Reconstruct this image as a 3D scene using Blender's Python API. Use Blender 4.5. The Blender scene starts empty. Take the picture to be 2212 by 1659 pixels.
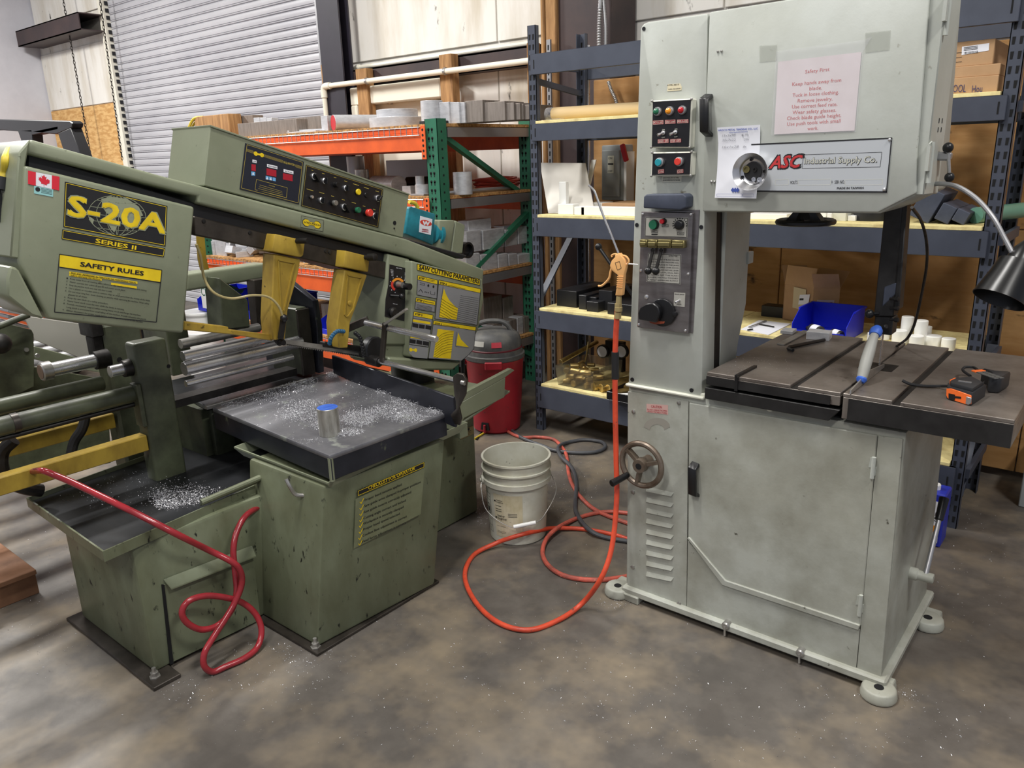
import bpy, bmesh, math, random
from mathutils import Vector as V, Matrix
rnd = random.Random(11)
scn = bpy.context.scene
COL = scn.collection
# ---------------------------------------------------------------- camera (calibrated: focal length in px of the 2212x1659 frame)
F, HC = 1683.4, 1.60
YAW, PITCH, ROLL = -.69222, .28559, .03173
def _basis():
    sa, ca, sb, cb = math.sin(YAW), math.cos(YAW), math.sin(PITCH), math.cos(PITCH)
    f = V((sa*cb, ca*cb, -sb)); r = V((ca, -sa, 0)); d = f.cross(r)
    c, s = math.cos(ROLL), math.sin(ROLL)
    return c*r + s*d, -s*r + c*d, f
RT, DN, FW = _basis()
CP = V((0, 0, HC))
cam = bpy.data.cameras.new('camera'); cam_o = bpy.data.objects.new('camera', cam); COL.objects.link(cam_o)
cam.sensor_fit = 'HORIZONTAL'; cam.sensor_width = 36; cam.lens = F/2212*36
cam.clip_start = .02; cam.clip_end = 200
m3 = Matrix((RT, -DN, -FW)).transposed()
cam_o.matrix_world = Matrix.Translation(CP) @ m3.to_4x4()
scn.camera = cam_o
# ---------------------------------------------------------------- world, lamps, exposure
scn.view_settings.view_transform = 'Standard'; scn.view_settings.look = 'None'
scn.view_settings.gamma = 1; scn.view_settings.use_curve_mapping = False
scn.view_settings.exposure = 0.75
w = bpy.data.worlds.new('world'); scn.world = w; w.use_nodes = True
w.node_tree.nodes['Background'].inputs[0].default_value = (.80, .85, 1, 1)
w.node_tree.nodes['Background'].inputs[1].default_value = .20
LAMPS = [((-1.6, .9, 4.6), 62), ((-.6, -1.8, 4.6), 60), ((-4.6, 1.9, 4.6), 100), ((-4.8, -2.6, 4.6), 24), ((1.6, 1.4, 4.6), 70), ((-8.8, 1.2, 4.6), 240)]
for p, e in LAMPS:
    L = bpy.data.lights.new('high_bay_light', 'AREA'); L.shape = 'RECTANGLE'; L.size = .35; L.size_y = 1.2; L.energy = e
    L.color = (1, .98, .94)
    o = bpy.data.objects.new('high_bay_light', L); COL.objects.link(o); o.location = p
# ---------------------------------------------------------------- pixel of the 2212x1659 frame -> point on a plane of the place
def ray(x, y): return RT*((x-1106)/F) + DN*((y-829.5)/F) + FW
def pp(x, y, p0, n):
    d = ray(x, y); return CP + d*((V(p0)-CP).dot(n)/d.dot(n))
def PX(x, y, c): return pp(x, y, (c, 0, 0), V((1, 0, 0)))
def PY(x, y, c): return pp(x, y, (0, c, 0), V((0, 1, 0)))
def PZ(x, y, c=0): return pp(x, y, (0, 0, c), V((0, 0, 1)))
def AX(c): return lambda x, y: PX(x, y, c)
def AY(c): return lambda x, y: PY(x, y, c)
def AZ(c): return lambda x, y: PZ(x, y, c)
XV, YV, ZV = V((1, 0, 0)), V((0, 1, 0)), V((0, 0, 1))
# ---------------------------------------------------------------- materials
def lin(c):
    return tuple(((v/255)/12.92 if v/255 <= .04045 else ((v/255+.055)/1.055)**2.4) for v in c)+(1,)
MATS = {}
def mat(name, c, rough=.5, metal=0, c2=None, amt=.5, scale=6, detail=6, bump=0, bscale=60, stretch=(1, 1, 1), c3=None, a3=.5, s3=40, contrast=.18, trans=0, emit=0, alpha=1, rvar=.0, st3=(1,1,1), c4=None, a4=.5, s4=2.5, ior=None, con3=.04):
    if name in MATS: return MATS[name]
    m = bpy.data.materials.new(name); m.use_nodes = True; nt = m.node_tree; N = nt.nodes; Lk = nt.links
    b = N['Principled BSDF']; b.inputs['Base Color'].default_value = lin(c)
    b.inputs['Roughness'].default_value = rough; b.inputs['Metallic'].default_value = metal
    if trans: b.inputs['Transmission Weight'].default_value = trans
    if ior: b.inputs['IOR'].default_value = ior
    if alpha < 1: b.inputs['Alpha'].default_value = alpha
    if emit:
        b.inputs['Emission Color'].default_value = lin(c); b.inputs['Emission Strength'].default_value = emit
    MATS[name] = m
    if not (c2 or bump or c3 or c4): return m
    g = N.new('ShaderNodeNewGeometry')
    def noise(sc, det, st, off=0):
        mp = N.new('ShaderNodeMapping'); mp.inputs['Scale'].default_value = st; mp.inputs['Location'].default_value = (off, off*1.7, off*.3)
        Lk.new(g.outputs['Position'], mp.inputs['Vector'])
        n = N.new('ShaderNodeTexNoise'); n.inputs['Scale'].default_value = sc; n.inputs['Detail'].default_value = det; n.inputs['Roughness'].default_value = .62
        Lk.new(mp.outputs[0], n.inputs['Vector']); return n.outputs['Fac']
    col = None
    def layer(colr, am, sc, det, st, con, off):
        nonlocal col
        f = noise(sc, det, st, off)
        r = N.new('ShaderNodeMapRange'); r.inputs['From Min'].default_value = 1-am-con+.0; r.inputs['From Max'].default_value = 1-am+con
        r.inputs['From Min'].default_value = .5+(.5-am)*.6-con; r.inputs['From Max'].default_value = .5+(.5-am)*.6+con
        Lk.new(f, r.inputs['Value'])
        mx = N.new('ShaderNodeMix'); mx.data_type = 'RGBA'
        if col is None: mx.inputs[6].default_value = lin(c)
        else: Lk.new(col, mx.inputs[6])
        mx.inputs[7].default_value = lin(colr); Lk.new(r.outputs[0], mx.inputs[0]); col = mx.outputs[2]
        return r.outputs[0]
    if c4: layer(c4, a4, s4, 5, (1, 1, 1), .12, 3.1)
    if c2: f2 = layer(c2, amt, scale, detail, stretch, contrast, 0)
    if c3: layer(c3, a3, s3, 4, st3, con3, 7.7)
    if col: Lk.new(col, b.inputs['Base Color'])
    if rvar and c2:
        r = N.new('ShaderNodeMapRange'); r.inputs['To Min'].default_value = rough; r.inputs['To Max'].default_value = rough+rvar
        Lk.new(f2, r.inputs['Value']); Lk.new(r.outputs[0], b.inputs['Roughness'])
    if bump:
        bp = N.new('ShaderNodeBump'); bp.inputs['Strength'].default_value = bump; bp.inputs['Distance'].default_value = .004
        Lk.new(noise(bscale, 3, stretch, 1.3), bp.inputs['Height']); Lk.new(bp.outputs[0], b.inputs['Normal'])
    return m
# ---------------------------------------------------------------- objects
WO = {}
def tag(o, label=None, cat=None, group=None, kind=None):
    if label: o['label'] = label
    if cat: o['category'] = cat
    if group: o['group'] = group
    if kind: o['kind'] = kind
    return o
def thing(name, label, cat, loc, group=None):
    o = bpy.data.objects.new(name, None); COL.objects.link(o); o.location = loc; o.empty_display_size = .05
    WO[o] = V(loc); return tag(o, label, cat, group)
class MB:
    def __init__(s): s.bm = bmesh.new(); s.mi = []; s.cur = 0; s.mats = []
    def m(s, mt):
        if mt not in s.mats: s.mats.append(mt)
        s.cur = s.mats.index(mt); return s
    def face(s, vs):
        try: f = s.bm.faces.new(vs)
        except ValueError: return None
        f.material_index = s.cur; return f
    def hull8(s, c):   # c: 8 corners, bottom 4 then top 4
        v = [s.bm.verts.new(p) for p in c]
        for q in ((0, 3, 2, 1), (4, 5, 6, 7), (0, 1, 5, 4), (1, 2, 6, 5), (2, 3, 7, 6), (3, 0, 4, 7)): s.face([v[i] for i in q])
        return s
    def box(s, x0, x1, y0, y1, z0, z1):
        return s.hull8([(x0, y0, z0), (x1, y0, z0), (x1, y1, z0), (x0, y1, z0), (x0, y0, z1), (x1, y0, z1), (x1, y1, z1), (x0, y1, z1)])
    def obox(s, c, a, b, d):   # centre and three half axes
        c, a, b, d = V(c), V(a), V(b), V(d)
        if a.cross(b).dot(d) < 0: b = -b
        return s.hull8([c-a-b-d, c+a-b-d, c+a+b-d, c-a+b-d, c-a-b+d, c+a-b+d, c+a+b+d, c-a+b+d])
    def bar(s, p, q, w, h, up=ZV):   # rectangular bar
        p, q = V(p), V(q); d = (q-p); u = d.cross(V(up)).normalized(); n = u.cross(d).normalized()
        return s.obox((p+q)/2, d/2, u*w/2, n*h/2)
    def prism(s, pts, vec):
        vec = V(vec); a = [s.bm.verts.new(p) for p in pts]; b = [s.bm.verts.new(V(p)+vec) for p in pts]; n = len(pts)
        s.face(a[::-1]); s.face(b)
        for i in range(n): s.face([a[i], a[(i+1) % n], b[(i+1) % n], b[i]])
        return s
    def rings(s, rs, cap=True, close=False):
        R = [[s.bm.verts.new(p) for p in r] for r in rs]; n = len(R[0])
        for i in range(len(R)-(0 if close else 1)):
            A, B = R[i], R[(i+1) % len(R)]
            for j in range(n): s.face([A[j], A[(j+1) % n], B[(j+1) % n], B[j]])
        if cap and not close: s.face(R[0][::-1]); s.face(R[-1])
        return s
    def tube(s, pts, r, seg=10, cap=True, close=False, rs=None):
        pts = [V(p) for p in pts]; n = len(pts); out = []; up = None
        for i, p in enumerate(pts):
            a = pts[(i-1) % n] if (close or i) else p; b = pts[(i+1) % n] if (close or i < n-1) else p
            t = (b-a).normalized()
            if up is None: up = t.orthogonal().normalized()
            up = (up-t*up.dot(t));
            up = up.normalized() if up.length > 1e-5 else t.orthogonal().normalized()
            u2 = t.cross(up); rr = rs[i] if rs else r
            out.append([p+(up*math.cos(k*2*math.pi/seg)+u2*math.sin(k*2*math.pi/seg))*rr for k in range(seg)])
        return s.rings(out, cap, close)
    def cyl(s, p, q, r, r2=None, seg=20):
        return s.tube([p, q], r, seg, rs=[r, r if r2 is None else r2])
    def lathe(s, o, d, prof, seg=24, cap=True):   # prof: (distance along d, radius)
        o, d = V(o), V(d).normalized(); u = d.orthogonal().normalized(); w_ = d.cross(u)
        return s.rings([[o+d*a+(u*math.cos(k*2*math.pi/seg)+w_*math.sin(k*2*math.pi/seg))*max(r, 1e-4) for k in range(seg)] for a, r in prof], cap)
    def ball(s, c, r, seg=14, sc=(1, 1, 1)):
        c = V(c); n = seg//2+1
        return s.rings([[c+V((math.sin(i*math.pi/n)*math.cos(k*2*math.pi/seg)*r*sc[0], math.sin(i*math.pi/n)*math.sin(k*2*math.pi/seg)*r*sc[1], -math.cos(i*math.pi/n)*r*sc[2])) for k in range(seg)] for i in [.15]+list(range(1, n))+[n-.15]])
    def bv(s, w_, seg=1, ang=30):
        bmesh.ops.recalc_face_normals(s.bm, faces=s.bm.faces)
        es = [e for e in s.bm.edges if len(e.link_faces) == 2 and e.calc_face_angle(0) > math.radians(ang)]
        if es and w_: bmesh.ops.bevel(s.bm, geom=es, offset=w_, segments=seg, affect='EDGES', clamp_overlap=True, profile=.5)
        return s
    def text(s, txt, p0, p1, up, n=None, bold=0, off=.0007, shear=0):
        """flat lettering: baseline p0->p1, up vector (length = cap height)"""
        p0, p1, up = V(p0), V(p1), V(up); xd = p1-p0; L = xd.length; xd = xd.normalized()
        cu = bpy.data.curves.new('t', 'FONT'); cu.body = txt; cu.size = 1; cu.resolution_u = 2; cu.shear = shear
        ob = bpy.data.objects.new('t', cu); me = bpy.data.meshes.new_from_object(ob)
        if not me.vertices: return s
        xs = [v.co.x for v in me.vertices]; w0, w1 = min(xs), max(xs)
        sx = L/(w1-w0); uu = up/.70
        n0 = (n if n is not None else xd.cross(up)).normalized(); nn = n0*off
        b_ = bold*.8; sh = [(0, 0)] if bold <= 0 else [(-b_, 0), (b_, 0)] if bold < .025 else [(-b_, -b_), (b_, -b_), (-b_, b_), (b_, b_), (0, 0)]
        for q_, (dx_, dy_) in enumerate(sh):
            vs = [s.bm.verts.new(p0+xd*((v.co.x-w0+dx_)*sx)+uu*(v.co.y+dy_)+nn+n0*q_*.00008) for v in me.vertices]
            for f in me.polygons: s.face([vs[i] for i in f.vertices])
        bpy.data.objects.remove(ob); bpy.data.curves.remove(cu); bpy.data.meshes.remove(me)
        return s
    def done(s, name, mt=None, parent=None, bev=0, smooth=35, label=None, cat=None, group=None, kind=None, loc=None, bseg=1, recalc=True):
        bm = s.bm
        if recalc: bmesh.ops.recalc_face_normals(bm, faces=bm.faces)
        if bev: s.bv(bev, bseg)
        if mt is not None and not s.mats: s.mats = [mt]
        lo = V([min(v.co[i] for v in bm.verts) for i in range(3)]); hi = V([max(v.co[i] for v in bm.verts) for i in range(3)])
        c = V(loc) if loc else V(((lo.x+hi.x)/2, (lo.y+hi.y)/2, lo.z))
        for v in bm.verts: v.co -= c
        if smooth:
            a = math.radians(smooth)
            for f in bm.faces: f.smooth = True
            for e in bm.edges: e.smooth = not (len(e.link_faces) != 2 or e.calc_face_angle(0) > a)
        me = bpy.data.meshes.new(name); bm.to_mesh(me); bm.free()
        for x in s.mats: me.materials.append(x)
        o = bpy.data.objects.new(name, me); COL.objects.link(o); WO[o] = c
        if parent: o.parent = parent; o.location = c-WO[parent]
        else: o.location = c
        return tag(o, label, cat, group, kind)
def bez(pts, n=8, close=False):
    """Catmull-Rom through points"""
    P = [V(p) for p in pts]; out = []; N_ = len(P)
    for i in range(N_ if close else N_-1):
        a = P[(i-1) % N_] if (close or i) else P[0]*2-P[1]
        b = P[i]; c = P[(i+1) % N_]; d = P[(i+2) % N_] if (close or i < N_-2) else P[-1]*2-P[-2]
        for k in range(n):
            t = k/n; out.append(.5*((2*b)+(-a+c)*t+(2*a-5*b+4*c-d)*t*t+(-a+3*b-3*c+d)*t*t*t))
    if not close: out.append(P[-1])
    return out
def rrect(x0, y0, x1, y1, r, n=4):
    out = []
    for cx, cy, a in ((x1-r, y0+r, -90), (x1-r, y1-r, 0), (x0+r, y1-r, 90), (x0+r, y0+r, 180)):
        for k in range(n+1):
            t = math.radians(a+90*k/n); out.append((cx+r*math.cos(t), cy+r*math.sin(t)))
    return out
class Pm:
    """things laid out on a real plane; coordinates are those of an enlarged view (origin ox,oy, scale s) of the photograph"""
    def __init__(s, fn, n, ox=0, oy=0, sc=1): s.fn, s.n, s.ox, s.oy, s.sc = fn, V(n).normalized(), ox, oy, sc; s.ux = (s.p(10, 0, 0)-s.p(0, 0, 0)).normalized()
    def p(s, x, y, k=.0006): return s.fn(s.ox+x/s.sc, s.oy+y/s.sc)+s.n*k
    def r(s, x, y, r): return (s.p(x, y+r, 0)-s.p(x, y, 0)).length
    def poly(s, mb, pts, k=.0006): mb.face([mb.bm.verts.new(s.p(x, y, k)) for x, y in pts]); return s
    def line(s, mb, pts, t, k=.0009):
        for (x0, y0), (x1, y1) in zip(pts, pts[1:]):
            d = math.hypot(x1-x0, y1-y0) or 1; nx, ny = -(y1-y0)/d*t/2, (x1-x0)/d*t/2
            s.poly(mb, [(x0+nx, y0+ny), (x1+nx, y1+ny), (x1-nx, y1-ny), (x0-nx, y0-ny)], k)
        return s
    def loop(s, mb, pts, t, k=.0009): return s.line(mb, list(pts)+[pts[0]], t, k)
    def slab(s, mb, pts, k0, k1): mb.prism([s.p(x, y, k0) for x, y in pts], s.n*(k1-k0)); return s
    def text(s, mb, txt, x0, y0, x1, y1, h, bold=0, k=.001, shear=0):
        a, b = s.p(x0, y0, k), s.p(x1, y1, k); xd = (b-a).normalized(); up = s.p(x0, y0-h, k)-a; up -= xd*up.dot(xd)
        mb.text(txt, a, b, up, n=s.n, bold=bold, shear=shear, off=0); return s
    def circ(s, mb, x, y, r, k=.0006, n=20):
        c = s.p(x, y, k); rr = s.r(x, y, r); u = s.n.orthogonal().normalized(); w_ = s.n.cross(u)
        mb.face([mb.bm.verts.new(c+(u*math.cos(i*2*math.pi/n)+w_*math.sin(i*2*math.pi/n))*rr) for i in range(n)]); return s
    def knob(s, mb, x, y, r, prof, seg=18):   # prof: (height m, radius factor)
        rr = s.r(x, y, r); mb.lathe(s.p(x, y, 0), s.n, [(a, b*rr) for a, b in prof], seg); return s
# ================================================================ materials
M = {}
M['floor'] = mat('stained concrete', (114, 108, 101), .38, c2=(74, 70, 66), amt=.46, scale=1.8, detail=12, contrast=.26, c3=(140, 127, 107), a3=.31, s3=3.4, con3=.16, c4=(94, 88, 82), a4=.5, s4=9, bump=.15, bscale=22, rvar=.25)
M['white_wall'] = mat('white drywall', (205, 205, 212), .8, c2=(188, 188, 196), amt=.4, scale=2)
M['old_white'] = mat('stained white sheathing', (230, 227, 220), .7, c2=(186, 174, 150), amt=.30, scale=3.2, stretch=(1, 1, .22), c3=(70, 66, 58), a3=.17, s3=9, st3=(1, 1, .5), bump=.1)
M['ply'] = mat('plywood', (198, 152, 96), .7, c2=(160, 112, 60), amt=.5, scale=10, detail=3, stretch=(.3, .3, 2.2), contrast=.1)
M['ply_l'] = mat('curly plywood', (222, 180, 118), .7, c2=(196, 148, 86), amt=.5, scale=9, detail=2, stretch=(.8, .8, 3), contrast=.09)
M['ply_dirty'] = mat('mouldy plywood', (186, 144, 92), .75, c2=(150, 106, 56), amt=.5, scale=6, stretch=(.3, .3, 2), c3=(62, 44, 28), a3=.22, s3=7, st3=(.7, .7, 1.4), c4=(120, 84, 48), a4=.35, s4=1.6)
M['osb'] = mat('strand board', (196, 150, 92), .8, c2=(138, 96, 52), amt=.5, scale=50, contrast=.1)
M['deck'] = mat('pale particle board', (236, 222, 160), .75, c2=(206, 186, 128), amt=.4, scale=20, contrast=.12)
M['brown'] = mat('dark red-brown primer', (70, 54, 52), .55, c2=(52, 42, 44), amt=.5, scale=4)
M['dkcol'] = mat('dark column paint', (48, 44, 56), .5, c2=(36, 34, 44), amt=.5, scale=3)
M['timber'] = mat('rough timber', (180, 138, 90), .8, c2=(120, 84, 50), amt=.45, scale=9, stretch=(3, 3, .35), contrast=.16, bump=.5, bscale=30)
M['slat'] = mat('galvanised slat', (196, 196, 200), .45, .2, c2=(176, 176, 182), amt=.4, scale=3, stretch=(.3, 1, 1))
M['pvc'] = mat('white plastic pipe', (232, 228, 212), .4)
M['black'] = mat('black paint', (22, 23, 27), .45)
M['blackp'] = mat('black plastic', (20, 20, 22), .35)
M['rubber'] = mat('black rubber', (28, 28, 30), .6)
M['chain'] = mat('dark chain steel', (58, 54, 50), .45, .7)
M['steel'] = mat('bright steel', (190, 188, 184), .3, .8, c2=(120, 116, 110), amt=.35, scale=12, rvar=.2)
M['chrome'] = mat('chrome rod', (226, 226, 228), .24, .9, c2=(170, 168, 164), amt=.25, scale=6, rvar=.2)
M['darksteel'] = mat('dark oily steel', (70, 68, 66), .35, .8, c2=(38, 36, 36), amt=.5, scale=8, rvar=.3)
M['galv'] = mat('galvanised metal', (170, 170, 172), .4, .8)
M['orange'] = mat('orange forklift paint', (206, 92, 44), .45)
M['white'] = mat('white plastic', (238, 238, 236), .4)
M['paper'] = mat('white paper', (232, 233, 240), .7)
# ================================================================ the room
def struct(mb, name, mt, label=None, parent=None, bev=0):
    o = mb.done(name, mt, parent, bev=bev, label=label)
    if not parent: o['kind'] = 'structure'
    return o
YB, XL = 4.75, -11.9
struct(MB().box(-16, 4.5, -5, 5.3, -.12, 0), 'floor', M['floor'], 'stained and speckled workshop concrete floor')
struct(MB().box(-14, 4.5, -5, 5.3, 5.0, 5.1), 'ceiling', M['white_wall'])
xs0, xs1 = PY(262, 250, YB).x, PY(702, 120, YB).x
wb = MB().box(-14, xs0-.05, YB, YB+.12, 0, 5).box(xs1+.05, 4.5, YB, YB+.12, 0, 5).box(xs0-.05, xs1+.05, YB, YB+.12, 4.3, 5)
wall_b = struct(wb, 'wall_back', M['old_white'], 'stained white back wall of painted sheathing')
struct(MB().box(XL-.12, XL, -5, YB, 0, 5), 'wall_left', M['white_wall'], 'plain bluish white side wall at the far left')
def panel(x0, x1, z0, z1, mt, name='panel', y=YB, label=None, t=.02):
    return MB().box(x0, x1, y-t, y, z0, z1).done(name, M[mt], wall_b, bev=.003, label=label)
a = PY(85, 245, YB)
panel(XL+.02, xs0-.08, 0.02, PY(150, 236, YB).z, 'ply_l', 'plywood_panel', label='curly grained plywood panel')
panel(XL+.02, xs0-.08, PY(150, 236, YB).z+.01, 3.05, 'old_white', 'sheathing_panel')
panel(XL+.02, xs0-.08, 3.4, 4.9, 'old_white', 'sheathing_panel')
jx = [xs1+.35, PY(1078, 100, YB).x, -2.2, -.9, .4, 1.7]
for x0, x1 in zip(jx, jx[1:]):
    panel(x0+.006, x1-.006, 2.4, 4.9, 'old_white', 'sheathing_panel'); panel(x0+.006, x1-.006, .05, 2.25, 'old_white', 'sheathing_panel')
# plywood lining behind the grey rack, fixed to the inner side of the girts
YP = 4.27
px0 = PY(1286, 300, YP).x
for x0, x1 in ((px0, px0+1.22), (px0+1.225, px0+2.44), (px0+2.445, px0+3.66), (px0+3.665, px0+4.3)):
    panel(x0, x1, .045, 1.2, 'ply_dirty', 'plywood_panel', YP); panel(x0, x1, 1.205, 2.02, 'ply_dirty', 'plywood_panel', YP)
# girts, columns and posts
def girt(p, q, h, name, label):   # C channel along the wall
    z0, z1 = p, q
    return
def cchan(x0, x1, y0, y1, z0, z1, t=.012):
    return MB().box(x0, x1, y0, y0+t, z0, z1).box(x0, x1, y0, y1, z1-t, z1).box(x0, x1, y0, y1, z0, z0+t)
g1 = PY(140, 42, 4.55).z; g0 = PY(140, 80, 4.55).z
struct(cchan(XL+.1, xs0-.02, 4.45, YB, g0, g1), 'trim_1', M['brown'], 'dark brown steel girt left of the shutter')
z1 = PY(900, 138, 4.6).z; z0 = PY(900, 158, 4.6).z
struct(cchan(xs1+.3, -3.2, 4.61, YB, z0-.04, z1+.02), 'trim_2', M['brown'], 'dark brown steel girt between shutter and timber post')
struct(cchan(-2.75, 3, 4.45, YB, PY(1350, 112, 4.45).z, PY(1350, 96, 4.45).z), 'trim_3', M['brown'], 'dark brown steel girt above the grey rack')
ca, cb_ = PY(687, 60, 4.5).x, PY(733, 60, 4.5).x
struct(MB().box(ca, cb_, 4.5, 4.515, 0, 5).box(ca+.08, cb_, 4.6, 4.615, 0, 5).box((ca+cb_)/2-.01, (ca+cb_)/2+.01, 4.515, 4.6, 0, 5), 'trim_4', M['dkcol'], 'dark steel column right of the shutter')
ca, cb_ = PY(1203, 60, 4.4).x, PY(1318, 60, 4.4).x
struct(MB().box(ca, cb_, 4.4, 4.42, 0, 5).box(ca, ca+.015, 4.42, 4.7, 0, 5).box(cb_-.015, cb_, 4.42, 4.7, 0, 5), 'trim_5', M['brown'], 'wide red-brown steel column behind the grey rack', bev=.003)
ca, cb_ = PY(1167, 60, 4.36).x, PY(1199, 60, 4.36).x
struct(MB().box(ca, cb_-.09, 4.36, 4.5, 0, 5).box(cb_-.085, cb_, 4.37, 4.5, 0, 5), 'trim_6', M['timber'], 'rough splintered timber post beside the brown column', bev=.006)
n = 7
for (x0, x1, yt, w_) in ((692, 713, 140, 0), (767, 790, 150, 0), (947, 974, 119, 0), (1137, 1152, 93, 0)):
    a = PY(x0, yt, 4.52); b = PY(x1, yt, 4.52)
    struct(MB().box(a.x, b.x, 4.52, 4.60, 0, a.z), 'trim_%d' % n, M['timber'], ['timber stud right beside the shutter guide', 'timber stud second from the shutter, under the pipe elbow', 'timber stud in the middle of the pipe run', 'timber stud next to the grey rack post'][n-7], bev=.004); n += 1
# white door frame seen behind the orange rack
a = PY(792, 186, 4.7); b = PY(952, 250, 4.7)
d2 = struct(MB().box(a.x, b.x, 4.66, 4.72, 0, a.z-.1), 'door_2', M['pvc'], 'white steel door behind the orange rack')
MB().box(a.x-.05, b.x+.15, 4.55, 4.66, a.z-.16, a.z-.02).box(a.x-.05, a.x+.03, 4.55, 4.66, 0, a.z-.16).done('door_frame', M['pvc'], d2, bev=.008)
a_ = PY(845, 218, 4.65); MB().lathe(a_, (0, -1, 0), [(0, .03), (.03, .03), (.04, .015), (.07, .015)], 14).done('door_closer', M['steel'], d2)
# rolling shutter
zs0, P_, = 0.02, .0775
door = struct(MB().box(xs0, xs1, YB+.06, YB+.065, 0, 4.3), 'door_1', M['slat'], 'ribbed galvanised rolling shutter')
sb = MB()
pr = [(0, 0), (.010, .004), (.012, .02), (.012, .048), (.008, .055), (0, .058), (0, .0625), (.014, .065), (.015, .071), (.010, .0755), (0, .0775)]
R0 = [V((xs0, YB+.05-a, b)) for a, b in pr]+[V((xs0, YB+.055, .0775)), V((xs0, YB+.055, 0))]
sb.prism(R0, (xs1-xs0, 0, 0))
s0 = sb.done('slat', M['slat'], door, smooth=50)
for k in range(1, 55):
    c = s0.copy(); COL.objects.link(c); c.location.z = s0.location.z+k*P_
MB().box(xs0-.09, xs0+.02, YB-.03, YB+.06, 0, 4.4).done('guide_rail', M['pvc'], door, bev=.003)
MB().box(xs1-.02, xs1+.09, YB-.05, YB+.06, 0, 4.4).done('guide_rail', M['galv'], door, bev=.003)
g = MB()
for k in range(55): g.box(xs0+.005, xs0+.035, YB+.0, YB+.035, k*P_+.008, k*P_+.05)
g.done('end_lock', M['black'], door, kind='stuff')
# hoist chains
def chain(px_, y, zend, label):
    top = PY(px_[0][0], px_[0][1], y); bot = PY(px_[1][0], px_[1][1], y)
    d = (top-bot).normalized(); top = top+d*1.0; L = (top-bot).length; n = int(L/.040); mb = MB()
    u = V((1, 0, 0)); v = V((0, 1, 0))
    for k in range(n):
        c = bot+d*(k+.5)*.040; s = u if k % 2 else v
        pts = [c+s*(.011*math.cos(t))+d*(.026*math.sin(t)) for t in [i*math.pi/4 for i in range(8)]]
        mb.tube(pts, .0042, 4, close=True)
    return mb.done('hoist_chain', M['chain'], label=label, cat='chain', group='hand chains of the rolling shutter')
chain(((136.7, 0), (195, 332)), 4.55, .9, 'dark hand chain hanging in front of the plywood panel')
chain(((216, 0), (264, 345)), 4.62, .9, 'dark hand chain hanging beside the shutter guide rail')
# white plastic pipes
p = [PY(697, 300, 4.48), PY(699, 187, 4.48), PY(1149, 124, 4.48)]
p[0].x = p[1].x; p[2].z = p[1].z
o = thing('water_pipe', 'thick white plastic pipe running across the timber studs', 'pipe', (p[0].x, p[0].y, p[0].z))
MB().tube([p[0], p[1]-ZV*.03], .021, 12).tube([p[1]+XV*.03, p[2]], .021, 12).done('pipe', M['pvc'], o)
MB().tube(bez([p[1]-ZV*.09, p[1]-ZV*.03, p[1]+V((.009, 0, -.009)), p[1]+XV*.03, p[1]+XV*.09], 4), .028, 12).done('elbow', M['pvc'], o)
for q in (790, 960):
    c = PY(q, 160, 4.48); MB().lathe((c.x, 4.48, p[1].z), (1, 0, 0), [(0, .027), (.02, .027)], 12).done('clamp', M['galv'], o)
p = [PY(765, 240, 4.68), PY(766, 147, 4.68), PY(1149, 78, 4.68)]
p[0].x = p[1].x; p[2].z = p[1].z
o = thing('water_pipe', 'thinner white plastic pipe along the upper wall above the girt', 'pipe', (p[0].x, p[0].y, p[0].z))
MB().tube([p[0], p[1]-ZV*.03], .016, 10).tube([p[1]+XV*.03, p[2]], .016, 10).done('pipe', M['pvc'], o)
MB().tube(bez([p[1]-ZV*.07, p[1]-ZV*.03, p[1]+V((.009, 0, -.009)), p[1]+XV*.03, p[1]+XV*.07], 4), .022, 10).done('elbow', M['pvc'], o)
# ================================================================ storage racks and what lies on them
M['gray'] = mat('dark grey rack enamel', (72, 77, 90), .42, c2=(60, 64, 76), amt=.4, scale=5)
M['rgreen'] = mat('green rack enamel', (44, 108, 82), .42, c2=(36, 88, 66), amt=.35, scale=8)
M['rorange'] = mat('orange rack enamel', (226, 96, 40), .45, c2=(196, 78, 34), amt=.35, scale=6)
M['hole'] = mat('shadowed slot', (10, 10, 12), .9)
M['alu'] = mat('sawn aluminium', (214, 215, 218), .38, .5, c2=(176, 176, 180), amt=.4, scale=14, stretch=(1, 1, 3), rvar=.2)
M['alu2'] = mat('brown-grey sawn face', (158, 148, 140), .45, .6, c2=(120, 112, 106), amt=.45, scale=16, stretch=(4, 4, .5), rvar=.2)
M['brass'] = mat('brass', (196, 172, 112), .3, .85, c2=(150, 126, 76), amt=.4, scale=30)
M['card'] = mat('brown cardboard', (184, 148, 110), .85, c2=(170, 134, 96), amt=.4, scale=8)
M['blue'] = mat('blue bin plastic', (28, 44, 196), .35)
M['bluegrey'] = mat('blue-grey cast stock', (66, 72, 88), .6, c2=(52, 58, 72), amt=.4, scale=20)
M['clear'] = mat('clear smoked plastic', (210, 205, 190), .1, trans=.9, ior=1.2, alpha=.45)
M['red'] = mat('red paint', (186, 36, 46), .5)
M['redcoil'] = mat('red wire', (178, 66, 52), .5)
M['acryl'] = mat('white delrin stock', (240, 240, 236), .45)
M['mdf'] = mat('off-white board', (214, 210, 202), .6)
M['yellow'] = mat('yellow plastic', (214, 190, 60), .5)
def slots(mb, x, y, z0, z1, n='y', pitch=.05, w=.011, h=.026):
    z = z0
    while z < z1-h:
        if n == 'y': mb.prism([(x-w/2, y, z), (x+w*.3, y, z), (x+w/2, y, z+h), (x-w/2, y, z+h)], (0, -.0012, 0))
        else: mb.prism([(x, y-w/2, z), (x, y+w*.3, z), (x, y+w/2, z+h), (x, y-w/2, z+h)], (.0012 if n == 'x' else -.0012, 0, 0))
        z += pitch
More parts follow.
